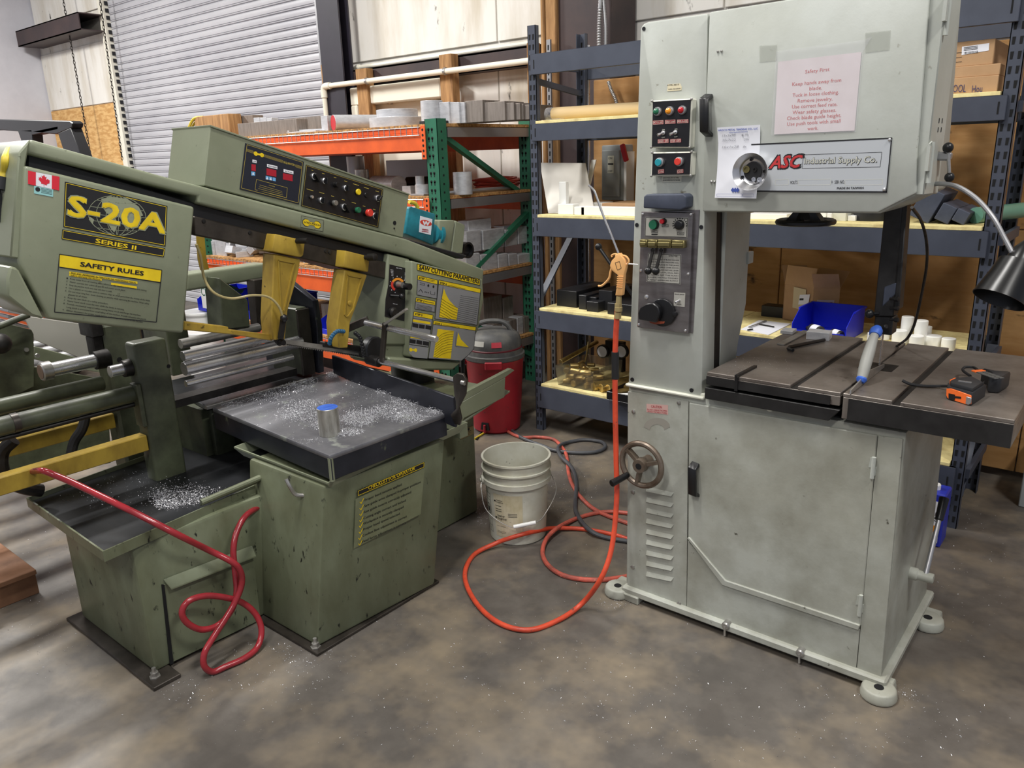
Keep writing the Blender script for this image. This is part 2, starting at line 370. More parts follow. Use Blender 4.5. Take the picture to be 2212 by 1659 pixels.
# ---- grey boltless rack
RX0, RX1, RY0, RY1 = -2.745, -.475, 3.53, 4.02
rk = thing('storage_rack', 'dark grey boltless steel rack with pale board shelves against the plywood wall', 'rack', ((RX0+RX1)/2, 3.78, 0))
for (x, sx) in ((RX0, 1), (RX1, -1)):
    for (y, sy) in ((RY0, 1), (RY1, -1)):
        H_ = 2.25
        p = MB().box(min(x, x+.052*sx), max(x, x+.052*sx), min(y, y+.003*sy), max(y, y+.003*sy), 0, H_).box(min(x, x+.003*sx), max(x, x+.003*sx), min(y, y+.04*sy), max(y, y+.04*sy), 0, H_)
        p.box(min(x+.049*sx, x+.052*sx), max(x+.049*sx, x+.052*sx), min(y, y+.03*sy), max(y, y+.03*sy), 0, H_)
        po = p.done('post', M['gray'], rk)
        s = MB()
        for dx in (.006, .030): slots(s, x+(dx+.008)*sx, y-(0 if sy > 0 else .003), .03, H_)
        if x > -1: slots(s, x-.052, y+.02, .03, H_, 'X')
        s.done('slot', M['hole'], po, kind='stuff')
LV = [(2.106, 2.004), (1.757, 1.668), (1.263, 1.160), (.737, .632), (.283, .150)]
for i, (zt, zb) in enumerate(LV):
    for y in (RY0-.022, RY1+.002):
        b = MB().box(RX0+.03, RX1-.03, y, y+.02, zb, zt).box(RX0+.03, RX1-.03, y, y+.035 if y < 3.8 else y+.02, zt-.004, zt).done('beam', M['gray'], rk, bev=.002)
        if y < 3.8:
            for x in (RX0+.055, RX1-.055): MB().box(x-.003, x+.003, y-.001, y, (zt+zb)/2-.022, (zt+zb)/2+.022).done('slot', M['hole'], b)
    for x in (RX0, RX1-.003):
        MB().box(x, x+.003+.015, RY0+.04, RY1-.04, zt-.06, zt-.02).done('side_beam', M['gray'], rk)
    for x in (RX0+.8, RX0+1.5): MB().box(x, x+.03, RY0, RY1, zb+.01, zt-.012).done('cross_tie', M['gray'], rk)
    if i:
        for x0, x1 in ((RX0+.055, RX0+1.13), (RX0+1.135, RX1-.055)):
            MB().box(x0, x1, RY0-.018, RY1, zt, zt+.015).done('shelf_board', M['deck'], rk, bev=.001)
MB().bar((RX0+.02, RY0+.03, 1.98), (RX0+.02, RY1-.03, 1.93), .02, .03).done('side_brace', M['gray'], rk)
MB().bar((RX0+.02, RY0+.04, .80), (RX0+.02, RY1-.04, 1.22), .01, .04, up=XV).done('side_brace', M['gray'], rk)
MB().bar((RX1-.02, RY0+.04, .14), (RX1-.02, RY1-.04, .72), .01, .045, up=XV).done('side_brace', M['gray'], rk)
def Z(i): return LV[i-1][0]+.015
# ---- orange and green pallet rack
PXL, PXR, PY0, PY1 = -6.25, -3.37, 3.45, 4.42
pr_ = thing('pallet_rack', 'pallet rack with orange beams and green perforated uprights under metal stock', 'rack', ((PXL+PXR)/2, 3.9, 0))
def upright(x0):
    for y in (PY0, PY1-.08):
        p = MB().box(x0, x0+.10, y, y+.003, 0, 1.82).box(x0, x0+.003, y, y+.08, 0, 1.82).box(x0+.097, x0+.10, y, y+.08, 0, 1.82).done('upright', M['rgreen'], pr_)
        s = MB()
        z = .06
        while z < 1.80:
            for dx in (.03, .058):
                s.lathe((x0+dx, y, z), (0, -1, 0), [(0, .009), (.001, .009)], 8); s.prism([(x0+dx-.005, y, z), (x0+dx+.005, y, z), (x0+dx+.003, y, z-.022), (x0+dx-.003, y, z-.022)], (0, -.001, 0))
            s.box(x0+.1, x0+.101, y+.03, y+.042, z-.02, z-.008); z += .05
        s.done('slot', M['hole'], p, kind='stuff')
    x = x0+.05
    for (za, zb) in ((1.74, 1.30), (1.22, .76), (.66, .18), (.18, .1)):
        if za > .3: MB().bar((x, PY0+.06 if za in (1.74, .66) else PY1-.05, za), (x, PY1-.05 if za in (1.74, .66) else PY0+.06, zb), .03, .045, up=XV).done('brace', M['rgreen'], pr_)
upright(PXR-.10); upright(PXL)
PL = [(1.775, 1.64), (1.355, 1.23), (.855, .70), (.35, .20)]
for i, (zt, zb) in enumerate(PL):
    for y in (PY0-.01, PY1-.03):
        b = MB().box(PXL+.1, PXR-.1, y, y+.04, zb, zt-.03).box(PXL+.1, PXR-.1, y+.02, y+.04, zt-.03, zt).done('beam', M['rorange'], pr_, bev=.003)
        if y < 4:
            e = MB().box(PXR-.125, PXR-.085, PY0-.016, PY0-.01, zb-.05, zt+.01).done('beam_bracket', M['rorange'], pr_, bev=.004)
            s = MB()
            for k in range(6): s.lathe((PXR-.105, PY0-.016, zb-.03+k*.03), (0, -1, 0), [(0, .008), (.001, .008)], 8)
            s.done('slot', M['hole'], e, kind='stuff')
    MB().box(PXR-.03, PXR-.01, PY0+.1, PY1-.06, zt-.06, zt-.004).done('side_beam', M['galv'], pr_)
    MB().box(PXL+.05, PXR-.01, PY0+.005, PY1, zt, zt+.018).done('shelf_board', M['osb'], pr_)
    wl = MB()   # wire deck lip hanging over the beam
    for zz in (zt+.0, zt-.045): wl.tube([(PXL+.12, PY0-.018, zz), (PXR-.13, PY0-.018, zz)], .0028, 5)
    x = PXL+.14
    while x < PXR-.14: wl.tube([(x, PY0-.017, zt+.012), (x, PY0-.018, zt-.045)], .0026, 4); x += .05
    wl.done('wire_lip', M['galv'], pr_, kind='stuff')
def ZP(i): return PL[i-1][0]+.018
# sign plate on the far upright
sg = MB().box(PXL-.02, PXL+.12, PY0-.02, PY0-.012, .42, .70).done('sign_plate', M['white'], pr_)
MB().text('CH', (PXL-.01, PY0-.021, .53), (PXL+.11, PY0-.021, .53), ZV*.07, n=V((0, -1, 0))).done('lettering', M['rgreen'], sg)
# ---- generic stock builders
def fbx(x0, x1, yt, Y, zb, d, ym=None):
    ym = ym or yt
    a = PY(x0, ym, Y); b = PY(x1, ym, Y); h = max(PY((x0+x1)/2, yt, Y).z-zb, .012)
    return a.x, b.x, Y, Y+d, zb, zb+h
def block(x0, x1, yt, Y, zb, d, label, m='alu', name='metal_block', cat='block', group=None, bev=.002, rot=0, h=None, hx=None):
    q = list(fbx(x0, x1, yt, Y, zb, d))
    if h: q[5] = q[4]+h
    mb = MB(); cx, cy = (q[0]+q[1])/2, (q[2]+q[3])/2
    mb.box(*q)
    if rot: bmesh.ops.rotate(mb.bm, cent=(cx, cy, 0), matrix=Matrix.Rotation(math.radians(rot), 3, 'Z'), verts=mb.bm.verts)
    return mb.done(name, M[m], bev=bev, label=label, cat=cat, group=group)
def rod_up(x0, x1, yt, Y, zb, label, m='alu', name='round_bar', cat='bar', group=None):
    q = fbx(x0, x1, yt, Y, zb, .1); r = (q[1]-q[0])/2*.78
    return MB().lathe(((q[0]+q[1])/2, Y+r, zb), ZV, [(0, r), (q[5]-zb, r)], 24).done(name, M[m], bev=.002, label=label, cat=cat, group=group)
def rod_lie(xc, yc, rp, Y, L, label, d=(0, 1, 0), m='alu', end=None, name='round_bar', cat='bar', zb=None, group=None):
    c = PY(xc, yc, Y); r = abs(PY(xc, yc-rp, Y).z-c.z)
    if zb is not None: c.z = zb+r
    d = V(d).normalized()
    if end:
        o = thing(name, label, cat, (c.x, c.y, c.z-r), group)
        MB().cyl(c, c+d*L, r).done('bar', M[m], o, bev=.001); MB().cyl(c-d*.0015, c, r*.96).done('painted_end', M[end], o, label='end face painted with marker'); return o
    return MB().cyl(c, c+d*L, r).done(name, M[m], bev=.0015, label=label, cat=cat, group=group)
# ---- top deck of the pallet rack
z = ZP(1); G1 = 'metal stock on the top deck of the orange rack'
mb = MB().box(*fbx(418, 492, 249, 3.62, z, .12)); mb.done('wood_block', M['timber'], bev=.004, label='brown timber offcut at the left end of the top orange shelf', cat='wood')
o = PY(420, 262, 3.6); MB().tube(bez([o+V((-.12, 0, -.06)), o+V((-.04, .02, .02)), o+V((.06, .05, .03))], 5), .012, 6).tube(bez([o+V((-.14, .02, -.08)), o+V((-.05, .04, -.0)), o+V((.05, .05, .02))], 5), .01, 6).done('lifting_strap', M['yellow'], label='yellow strap hanging by the timber offcut on the top shelf', cat='strap')
block(482, 545, 251, 3.75, z, .1, 'long dark flat bar behind the timber offcut', 'alu2', 'flat_bar', 'bar', G1)
block(512, 640, 262, 3.55, z, .1, 'wide grey flat bar lying at the front left of the top shelf', 'alu2', 'flat_bar', 'bar', G1)
for k, (a, b, t) in enumerate(((547, 560, 254), (561, 574, 254), (575, 586, 255), (588, 606, 262))): block(a, b, t, 3.6, z+.03, .06, ['first short square tube offcut, nearest the timber', 'second short square tube offcut in the row', 'third short square tube offcut in the row', 'low dark-marked block beside the square tube offcuts'][k], 'alu', 'tube_offcut', 'block', G1)
block(545, 608, 268, 3.59, z, .10, 'thin plate under the square tube offcuts', 'alu', 'plate', 'plate', G1)
block(612, 692, 254, 3.85, z, .05, 'long grey bar at the back of the top shelf', 'alu2', 'flat_bar', 'bar', G1)
for k, (a, b, t, Y, dz) in enumerate(((610, 690, 272, 3.52, 0), (625, 700, 268, 3.58, .013), (600, 660, 266, 3.66, 0), (650, 706, 262, 3.7, 0))):
    block(a, b, t, Y, z+dz, .08, ['lowest thin aluminium strip on the front edge of the top shelf', 'thin aluminium strip lying crosswise on another strip', 'thin aluminium strip behind the crossed strips', 'thin aluminium strip nearest the red-ended bar'][k], 'alu', 'flat_strip', 'strip', G1, h=.012, rot=(-8, 10, -14, 5)[k])
block(692, 706, 250, 3.56, z, .05, 'small upright block just left of the red-ended bar', 'alu', 'metal_block', 'block', G1)
rod_lie(719, 256, 18, 3.56, .46, 'thick aluminium round bar lying with its end painted red', (.34, .94, 0), 'alu', 'red', zb=z)
q = PY(835, 268, 3.62)
MB().lathe((q.x, 3.72, z), ZV, [(0, .185), (.065, .185), (.066, .135), (.115, .135)], 40).done('metal_disc', M['alu'], bev=.002, label='wide two-step aluminium disc in the middle of the top shelf', cat='disc')
rod_up(893, 937, 217, 3.56, z, 'tall aluminium cylinder standing behind the green upright')
block(905, 938, 258, 3.5, z, .2, 'dark rubber mat scrap draped by the green upright', 'rubber', 'rubber_mat', 'mat', h=.02)
edges = [938, 970, 992, 1004, 1043, 1091, 1111, 1124, 1131, 1150]; tops = [221, 221, 221, 217, 220, 222, 223, 225, 226]
for k in range(9):
    block(edges[k], edges[k+1]-1, tops[k], 3.62+.012*k, z, .16+.02*(k % 3), ['first and brightest tall block right of the standing cylinder', 'second tall block of the row by the green upright', 'third, slim block of the row on the top shelf', 'fourth block of the row, bright sawn edge', 'fifth block of the row, brown sawn face', 'sixth block of the row, wide brown face', 'seventh block of the row, slim brown face', 'eighth block of the row, thin bright plate', 'ninth block of the row, dark, next to the grey rack post'][k], 'alu' if k < 3 else 'alu2', 'metal_block', 'block', 'tall blocks standing in a row on the top orange shelf')
# ---- second deck
z = ZP(2)
rod_up(965, 1004, 372, 3.62, z, 'dull aluminium cylinder standing right of the green upright, second shelf')
rod_up(891, 908, 380, 3.58, z, 'slim bright turned cylinder left of the green upright'); rod_up(886, 916, 399, 3.56, z, 'short wide turned cylinder in front of the slim one')
block(868, 886, 402, 3.6, z, .1, 'small square block left of the turned cylinders')
block(886, 915, 421, 3.5, z, .1, 'aluminium extrusion end with slots on the second shelf', 'galv', 'extrusion', 'bar')
rod_lie(862, 402, 19, 3.75, .4, 'thick bright round bar lying behind the control box', (-.9, .3, 0), zb=z)
rod_lie(880, 405, 16, 3.95, .3, 'dark round bar lying behind the bright one', (.8, .4, 0), 'darksteel', zb=z)
rod_up(736, 768, 338, 3.9, z, 'grey tube standing at the back of the second shelf', 'galv', 'metal_tube', 'tube')
rod_up(757, 782, 366, 3.8, z, 'threaded fitting standing in front of the grey tube', 'steel', 'pipe_fitting', 'fitting')
block(833, 945, 345, 4.3, z, .02, 'grey sheet leaning at the back of the second shelf', 'galv', 'metal_sheet', 'sheet')
cc = MB(); c0 = PX(1075, 408, -3.62); c0.z = z+.02
for k in range(9):
    a = rnd.random()*.03; cc.tube(bez([c0+V((math.cos(t)*(.10+a)+rnd.uniform(-.01, .01), math.sin(t)*(.17+a)+rnd.uniform(-.01, .01), .006*k+rnd.uniform(0, .015))) for t in [i*math.pi/5 for i in range(10)]], 3, True), .006, 6, close=True)
cc.done('cord_coil', M['redcoil'], label='tangled coil of red cord on the second shelf of the orange rack', cat='cord')
MB().cyl((PXR-.06, 3.5, z+.015), (PXR-.06, 4.2, z+.015), .012).done('metal_tube', M['galv'], label='thin grey tube lying along the end of the second shelf', cat='tube')
# ---- third deck, right end: big aluminium blocks
z = ZP(3); G3 = 'big aluminium blocks stacked at the end of the third shelf'
def xb(x0, x1, yt, yb, X, d, label, m='alu', zb=None):   # block whose +X face lies in plane X
    a = PX(x0, yb, X); b = PX(x1, yb, X); t = PX((x0+x1)/2, yt, X); zz = a.z if zb is None else zb
    return MB().box(X-d, X, a.y, b.y, zz, max(t.z, zz+.02)).done('metal_block', M[m], bev=.003, label=label, cat='block', group=G3)
r0 = [(1008, 1038), (1040, 1075), (1077, 1098), (1100, 1118), (1120, 1150)]
lab = ['first block of the lower row at the left, third shelf', 'second block of the lower row, third shelf', 'third block of the lower row, third shelf', 'fourth block of the lower row, third shelf', 'last block of the lower row, next to the grey post']
z1_ = z+.13
for (a, b), l in zip(r0, lab): xb(a, b, 548, 585, -3.40, .16, l, zb=z)
for (a, b, t, l) in ((1008, 1040, 500, 'bright block at the left of the upper row'), (1044, 1090, 498, 'widest block in the middle of the upper row'), (1092, 1118, 497, 'narrow block right of the widest one'), (1120, 1146, 490, 'last block of the upper row behind the green brace')):
    a_ = PX(a, 530, -3.42); b_ = PX(b, 530, -3.42); MB().box(-3.60, -3.42, a_.y, b_.y, z1_+.002, PX(a, t, -3.42).z).done('metal_block', M['alu'], bev=.003, label=l, cat='block', group=G3)
xb(1012, 1062, 474, 500, -3.45, .09, 'small block lying on top of the stacked blocks', zb=PX(1040, 499, -3.43).z)
xb(1088, 1120, 486, 500, -3.50, .09, 'flat block on top at the back of the stack', zb=PX(1100, 497, -3.43).z)
# third deck, left: offcuts in a heap, each a piece
G4 = 'aluminium offcuts heaped on the third shelf behind the saw arm'; k = 0
for i in range(54):
    px_ = rnd.uniform(446, 590) if i < 32 else rnd.uniform(655, 735); Y = rnd.uniform(3.5, 3.85)
    a = PY(px_, 560, Y); a.x = a.x if a.x > PXL+.16 else rnd.uniform(PXL+.16, PXL+.8); s = [rnd.uniform(.03, .085), rnd.uniform(.02, .06), rnd.uniform(.008, .03)]; rnd.shuffle(s)
    mb = MB().obox((0, 0, 0), (s[0], 0, 0), (0, s[1], 0), (0, 0, s[2]))
    lift = rnd.random() if i % 3 else 0
    R_ = Matrix.Rotation(rnd.uniform(0, 3), 3, 'Z') @ Matrix.Rotation(rnd.choice((-.6, .4, 1.2, 1.57, .9)) if lift else 0, 3, 'X')
    bmesh.ops.rotate(mb.bm, cent=(0, 0, 0), matrix=R_, verts=mb.bm.verts); zmin = min(v.co.z for v in mb.bm.verts)
    bmesh.ops.translate(mb.bm, vec=(a.x, Y, z-zmin+lift*.05), verts=mb.bm.verts)
    mb.done('metal_offcut', M['alu'], bev=.0015, label='aluminium offcut in the loose heap on the third orange shelf', cat='offcut', group=G4)
block(462, 484, 512, 3.5, z, .01, 'upright aluminium sheet at the left of the offcut heap', 'alu', 'metal_sheet', 'sheet')
# ---- fourth deck
z = ZP(4); G5 = 'dark-faced blocks on the lowest deck beside the vacuum'
for a, b, t, d, l in ((1046, 1086, 645, 0, 'tall block with blue film on the lowest deck'), (1088, 1110, 643, 0, 'tall brown-faced block beside the blue-film block')):
    a_ = PX(a, 690, -3.5); b_ = PX(b, 690, -3.5); MB().box(-3.8, -3.5, a_.y, b_.y, z+.12, PX(a, t, -3.5).z).done('metal_block', M['alu2'], bev=.003, label=l, cat='block', group=G5)
e_ = [1046, 1058, 1067, 1086, 1102, 1118, 1132, 1150]
for k in range(7):
    a_ = PX(e_[k], 710, -3.42); b_ = PX(e_[k+1]-1.5, 710, -3.42)
    MB().box(-3.62, -3.42, a_.y, b_.y, z, z+.118+.004*(k % 3)).done('metal_block', M['alu' if k % 2 else 'alu2'], bev=.003, label=['leftmost', 'second', 'third', 'fourth', 'fifth', 'sixth', 'last'][k]+' block in the low row under the two tall blocks', cat='block', group=G5)
def bin_(x0, x1, y0, y1, z0, h, label, cutz=.55, name='storage_bin', m='blue'):
    t = .003; o = thing(name, label, 'bin', ((x0+x1)/2, (y0+y1)/2, z0))
    MB().box(x0, x1, y0, y1, z0, z0+t).box(x0, x1, y1-t, y1, z0+t, z0+h).box(x0+.01, x1-.01, y0, y0+t, z0+t, z0+h*cutz*.55).prism([(x0, y0, z0), (x0, y1, z0), (x0, y1, z0+h), (x0, y0+(y1-y0)*.35, z0+h), (x0, y0, z0+h*cutz)], (t, 0, 0)).prism([(x1, y0, z0), (x1, y1, z0), (x1, y1, z0+h), (x1, y0+(y1-y0)*.35, z0+h), (x1, y0, z0+h*cutz)], (-t, 0, 0)).done('bin_body', M[m], o, bev=.0008)
    MB().box(x0-.006, x0, y0+(y1-y0)*.35, y1+.006, z0+h-.008, z0+h).box(x1, x1+.006, y0+(y1-y0)*.35, y1+.006, z0+h-.008, z0+h).box(x0-.006, x1+.006, y1, y1+.006, z0+h-.008, z0+h).done('rim', M[m], o)
    return o
for (xa, xb_, h, l, Y) in ((432, 470, .18, 'blue bin at the far left of the lowest orange deck', 3.5), (512, 550, .24, 'blue bin with a small white label behind the saw vise', 3.5), (566, 600, .20, 'blue bin right of the labelled one, mostly behind the vise', 3.52), (680, 742, .13, 'open blue bin seen between the two yellow guide arms', 3.48)):
    a = PY(xa, 690, Y); b = PY(xb_, 690, Y); o = bin_(a.x, b.x, Y, Y+.4, z, h, l)
    if 'label' in l and xa == 512: MB().box(a.x+.06, a.x+.13, Y-.004, Y-.001, z+.03, z+.08).done('paper_label', M['paper'], o)
for k, (xa, xb_, yt) in enumerate(((694, 722, 655), (712, 735, 650), (728, 742, 662))):
    block(xa, xb_, yt, 3.62+.05*k, z+.004, .12, ['left dark offcut lying in the open blue bin', 'middle steel offcut standing in the open blue bin', 'right brown offcut in the open blue bin'][k], 'alu2', 'metal_offcut', 'offcut', rot=(20, -15, 30)[k], h=.19)
# floor-level blocks under the pallet rack by the vacuum
block(1010, 1046, 745, 3.5, .02, .3, 'bright offcut lying low behind the saw cover', 'alu', 'metal_block', 'block')
# ---- white pails behind the saw
def pail(c, label, m='white', lid=True):
    o = thing('pail', label, 'bucket', (c.x, c.y, 0))
    MB().lathe((c.x, c.y, 0), ZV, [(0, .13), (.33, .148), (.335, .155), (.345, .155)], 28).done('pail_body', M[m], o)
    MB().lathe((c.x, c.y, .345), ZV, [(0, .160), (.016, .160), (.02, .150), (.012, .145), (.012, .01)], 28).done('lid', M[m], o, label='white snap lid')
    return o
c = PZ(432, 672, .36); pail(c, 'white lidded pail behind the saw, left of the vise jaw')
c2 = PZ(430, 712, .36); c2.x += .05; pail(c2, 'second white lidded pail nearer the saw vise')
# ================================================================ vertical band saw
M['gp'] = mat('pale grey-green machine enamel', (187, 191, 185), .42, c2=(168, 171, 163), amt=.4, scale=4.5, c3=(110, 104, 88), a3=.12, s3=26, c4=(177, 180, 170), a4=.45, s4=1.7, bump=.06, bscale=90)
M['gp_low'] = mat('grimy grey-green enamel', (183, 186, 177), .45, c2=(142, 141, 128), amt=.4, scale=5, c3=(60, 56, 46), a3=.13, s3=34, c4=(167, 167, 154), a4=.5, s4=1.8, bump=.08, bscale=90)
M['table'] = mat('oiled cast iron table', (128, 121, 114), .36, .35, c2=(88, 79, 73), amt=.5, scale=5, rvar=.15, c3=(66, 58, 54), a3=.2, s3=14)
M['tabside'] = mat('dark cast iron side', (50, 49, 49), .5, .4, c2=(34, 33, 33), amt=.5, scale=16)
M['panel'] = mat('black control plate', (26, 25, 28), .35)
M['cream'] = mat('cream box paint', (214, 214, 200), .45)
M['stpl'] = mat('brushed steel plate', (142, 138, 138), .34, .8, c2=(108, 100, 100), amt=.4, scale=6, stretch=(1, 1, 4))
M['lab'] = mat('grey label foil', (178, 176, 168), .5, .2)
M['lred'] = mat('red label', (176, 40, 56), .5)
M['ink'] = mat('black ink', (24, 24, 28), .6)
M['redink'] = mat('faded red ink', (196, 76, 74), .7)
M['blueink'] = mat('blue ink', (70, 90, 170), .7)
M['pencil'] = mat('pencil grey', (150, 150, 158), .8)
M['sheetwhite'] = mat('laminated paper', (224, 214, 216), .35, c2=(212, 200, 200), amt=.4, scale=9)
M['sleeve'] = mat('clear plastic sleeve', (225, 225, 230), .12, alpha=.10)
M['gbtn'] = mat('green button', (34, 104, 74), .25)
M['abtn'] = mat('amber lens', (236, 150, 40), .2)
M['rbtn'] = mat('red lens', (182, 30, 38), .2)
M['tbtn'] = mat('teal button', (36, 146, 160), .35)
M['obtn'] = mat('red push button', (216, 62, 50), .35)
M['olive'] = mat('olive zinc plating', (132, 122, 80), .35, .7)
M['ascred'] = mat('red logo ink', (190, 50, 52), .5)
M['rustwheel'] = mat('worn cast handwheel', (132, 120, 108), .4, .55, c2=(90, 74, 60), amt=.5, scale=14)
FY = 2.24
bs = thing('vertical_band_saw', 'tall pale grey-green vertical band saw with black cast iron table', 'band saw', (-.9, 2.5, 0))
F2 = AY(FY); NF = V((0, -1, 0))
P0 = Pm(F2, NF)
def ypr(pts, y0, y1, fn=None):
    q = [(fn or F2)(x, y) for x, y in pts]; return [V((p.x, y0, p.z)) for p in q], V((0, y1-y0, 0))
# cabinet
X0, X1 = -1.338, -.452
cb = MB().hull8([(X0, FY+.004, .05), (X1+.01, FY+.004, .05), (X1+.01, 2.82, .05), (X0, 2.82, .05), (X0, FY+.004, .832), (X1, FY+.004, .832), (X1, 2.78, .832), (X0, 2.78, .832)])
cab = cb.done('cabinet', M['gp_low'], bs, bev=.006, bseg=2)
P0.slab(MB(), [(1356.5, 866), (1483, 866), (1481, 1313), (1355.5, 1272)], 0, .004)
lp = MB(); P0.slab(lp, [(1357, 845), (1488, 866), (1484, 1313), (1356, 1284)], -.002, .003); lpo = lp.done('side_panel', M['gp_low'], cab, bev=.001)
dr = MB(); P0.slab(dr, [(1490, 869), (1896, 940), (1860, 1351), (1568, 1255), (1487.5, 1162)], -.002, .006)
dro = dr.done('cabinet_door', M['gp_low'], bs, bev=.0025)
lo = MB(); P0.slab(lo, [(1487, 1168), (1565, 1261), (1858, 1358), (1849, 1452), (1484.5, 1313)], -.002, .004); lo.done('lower_panel', M['gp_low'], cab, bev=.001)
lip = MB(); P0.slab(lip, [(1487, 1160), (1492, 1158), (1570, 1251), (1860, 1347), (1857, 1358), (1563, 1261)], .004, .012); lip.done('door_lip', M['gp_low'], dro, bev=.002)
rp = MB(); P0.slab(rp, [(1898, 941), (1951, 948), (1902, 1478), (1850, 1456)], -.002, .003); rp.done('side_panel', M['gp_low'], cab, bev=.001)
# plinth flange and feet
pl = MB().hull8([(X0-.005, FY-.022, .022), (X1+.03, FY-.022, .022), (X1+.03, 2.85, .022), (X0-.005, 2.85, .022), (X0-.005, FY-.022, .052), (X1+.03, FY-.022, .052), (X1+.03, 2.85, .052), (X0-.005, 2.85, .052)])
plo = pl.done('plinth', M['gp_low'], bs, bev=.006)
MB().box(X0+.03, X1, FY+.02, 2.8, 0, .03).done('plinth_core', M['black'], plo)
for fx, fy in ((X0-.03, FY+.0), (X1+.015, FY-.03), (X1+.045, 2.69), (X0-.03, 2.83)):
    f = MB().lathe((fx, fy, 0), ZV, [(0, .050), (.008, .053), (.030, .049), (.036, .044)], 20); f.hull8([(fx-.035, fy-.03, 0), (fx+.035, fy-.03, 0), (fx+.035, fy+.07, 0), (fx-.035, fy+.07, 0), (fx-.03, fy-.025, .034), (fx+.03, fy-.025, .034), (fx+.03, fy+.07, .034), (fx-.03, fy+.07, .034)])
    f.hull8([(fx-.03, fy-.02, 0), (fx+.10*(-1 if fx > -1 else 1), fy-.03, 0), (fx+.10*(-1 if fx > -1 else 1), fy+.05, 0), (fx-.03, fy+.05, 0), (fx-.03, fy-.03, .030), (fx+.10*(-1 if fx > -1 else 1), fy-.03, .030), (fx+.10*(-1 if fx > -1 else 1), fy+.05, .030), (fx-.03, fy+.05, .030)]) if fx < -1 else None
    fo = f.done('foot', M['gp_low'], bs, bev=.003)
    MB().lathe((fx, fy-.005, .0358), ZV, [(0, .014), (.0015, .014)], 14).done('bolt_hole', M['hole'], fo)
# louvres
Lv = Pm(F2, NF, 1300, 860, 2.4254)
for k in range(9):
    y = 458+k*55.5
    m_ = MB(); a, b = Lv.p(238, y+4, .003), Lv.p(380, y+36, .003); c, d = Lv.p(232, y+30, .003), Lv.p(362, y+55, .003)
    e, f = Lv.p(238, y+26, .009), Lv.p(368, y+53, .009)
    v = [m_.bm.verts.new(q) for q in (a, b, d, c, e, f)]
    for q in ((0, 1, 5, 4), (4, 5, 2, 3), (0, 4, 3), (1, 2, 5)): m_.face([v[i] for i in q])
    m_.done('louvre', M['gp_low'], lpo, smooth=60)
for x, y in ((170, 68), (167, 490), (165, 882), (407, 22), (408, 1073)):
    m_ = MB(); Lv.knob(m_, x, y, 10, [(.003, 1), (.008, 1), (.009, .7)], 6); m_.done('bolt', M['steel'], lpo)
def handle(P, x0, x1, y0, y1, par, name='door_handle'):
    a, b = P.p((x0+x1)/2, y0, .0), P.p((x0+x1)/2, y1, .0); w_ = (P.p(x1, y0, 0)-P.p(x0, y0, 0)).length; n = P.n
    m_ = MB(); u = P.ux
    pts = [a+n*.004, a+n*.034-ZV*.012, b+n*.034+ZV*.012, b+n*.004]
    m_.prism([a+n*.0, a+n*.036-ZV*.014, b+n*.036+ZV*.014, b+n*.0, b+n*.0+ZV*.012, b+n*.024+ZV*.022, a+n*.024-ZV*.022, a-ZV*.012], u*w_)
    bmesh.ops.translate(m_.bm, vec=-u*w_/2, verts=m_.bm.verts); return m_.done(name, M['blackp'], par, bev=.0025, label='black pull handle')
handle(P0, 1496, 1513, 996, 1071, dro)
for x, y, l in ((1889, 985, 45), (1861, 1282, 44)):
    m_ = MB(); a, b = P0.p(x+2, y, .012), P0.p(x-3, y+l, .012); m_.cyl(a, b, .006, seg=10); P0.slab(m_, [(x-7, y+2), (x-1, y+2), (x-5, y+l*.5), (x-11, y+l*.5)], .003, .008); P0.slab(m_, [(x-1, y+l*.5), (x+6, y+l*.5), (x+3, y+l-4), (x-4, y+l-4)], .003, .008)
    m_.done('hinge', M['gp'], dro)
for x, y in ((1574, 1345), (1734, 1403)):
    m_ = MB(); P0.knob(m_, x, y, 8, [(.003, 1), (.026, 1), (.030, .7)], 14); P0.slab(m_, [(x-2, y), (x+2, y), (x+2, y+19), (x-2, y+19)], .030, .033); m_.done('lock_knob', M['steel'], dro, label='steel lock knob')
cl = Pm(F2, NF, 1300, 860, 2.4254)
m_ = MB(); cl.poly(m_, [(237, 28), (350, 35), (350, 86), (237, 72)], .0036); co = m_.done('caution_label', mat('faded pink label', (206, 168, 160), .6), cab)
m_ = MB(); cl.text(m_, 'CAUTION', 262, 48, 318, 53, 13, .02, .0042); cl.text(m_, 'DO NOT CHANGE THE SPEED', 242, 61, 345, 70, 8, .01, .0042); cl.text(m_, 'WITHOUT MACHINE IS STOPPED', 242, 71, 345, 82, 8, .01, .0042); m_.done('lettering', M['lred'], co)
m_ = MB(); cl.poly(m_, [(224+68-68*math.cos(t), 150-48*math.sin(t)) for t in [i*math.pi/10 for i in range(11)]]+[(224+68+38*math.cos(t), 166-30*math.sin(t)) for t in [i*math.pi/10 for i in range(11)]], .0036); m_.done('arc_label', mat('grey arc label', (150, 146, 136), .6), cab)
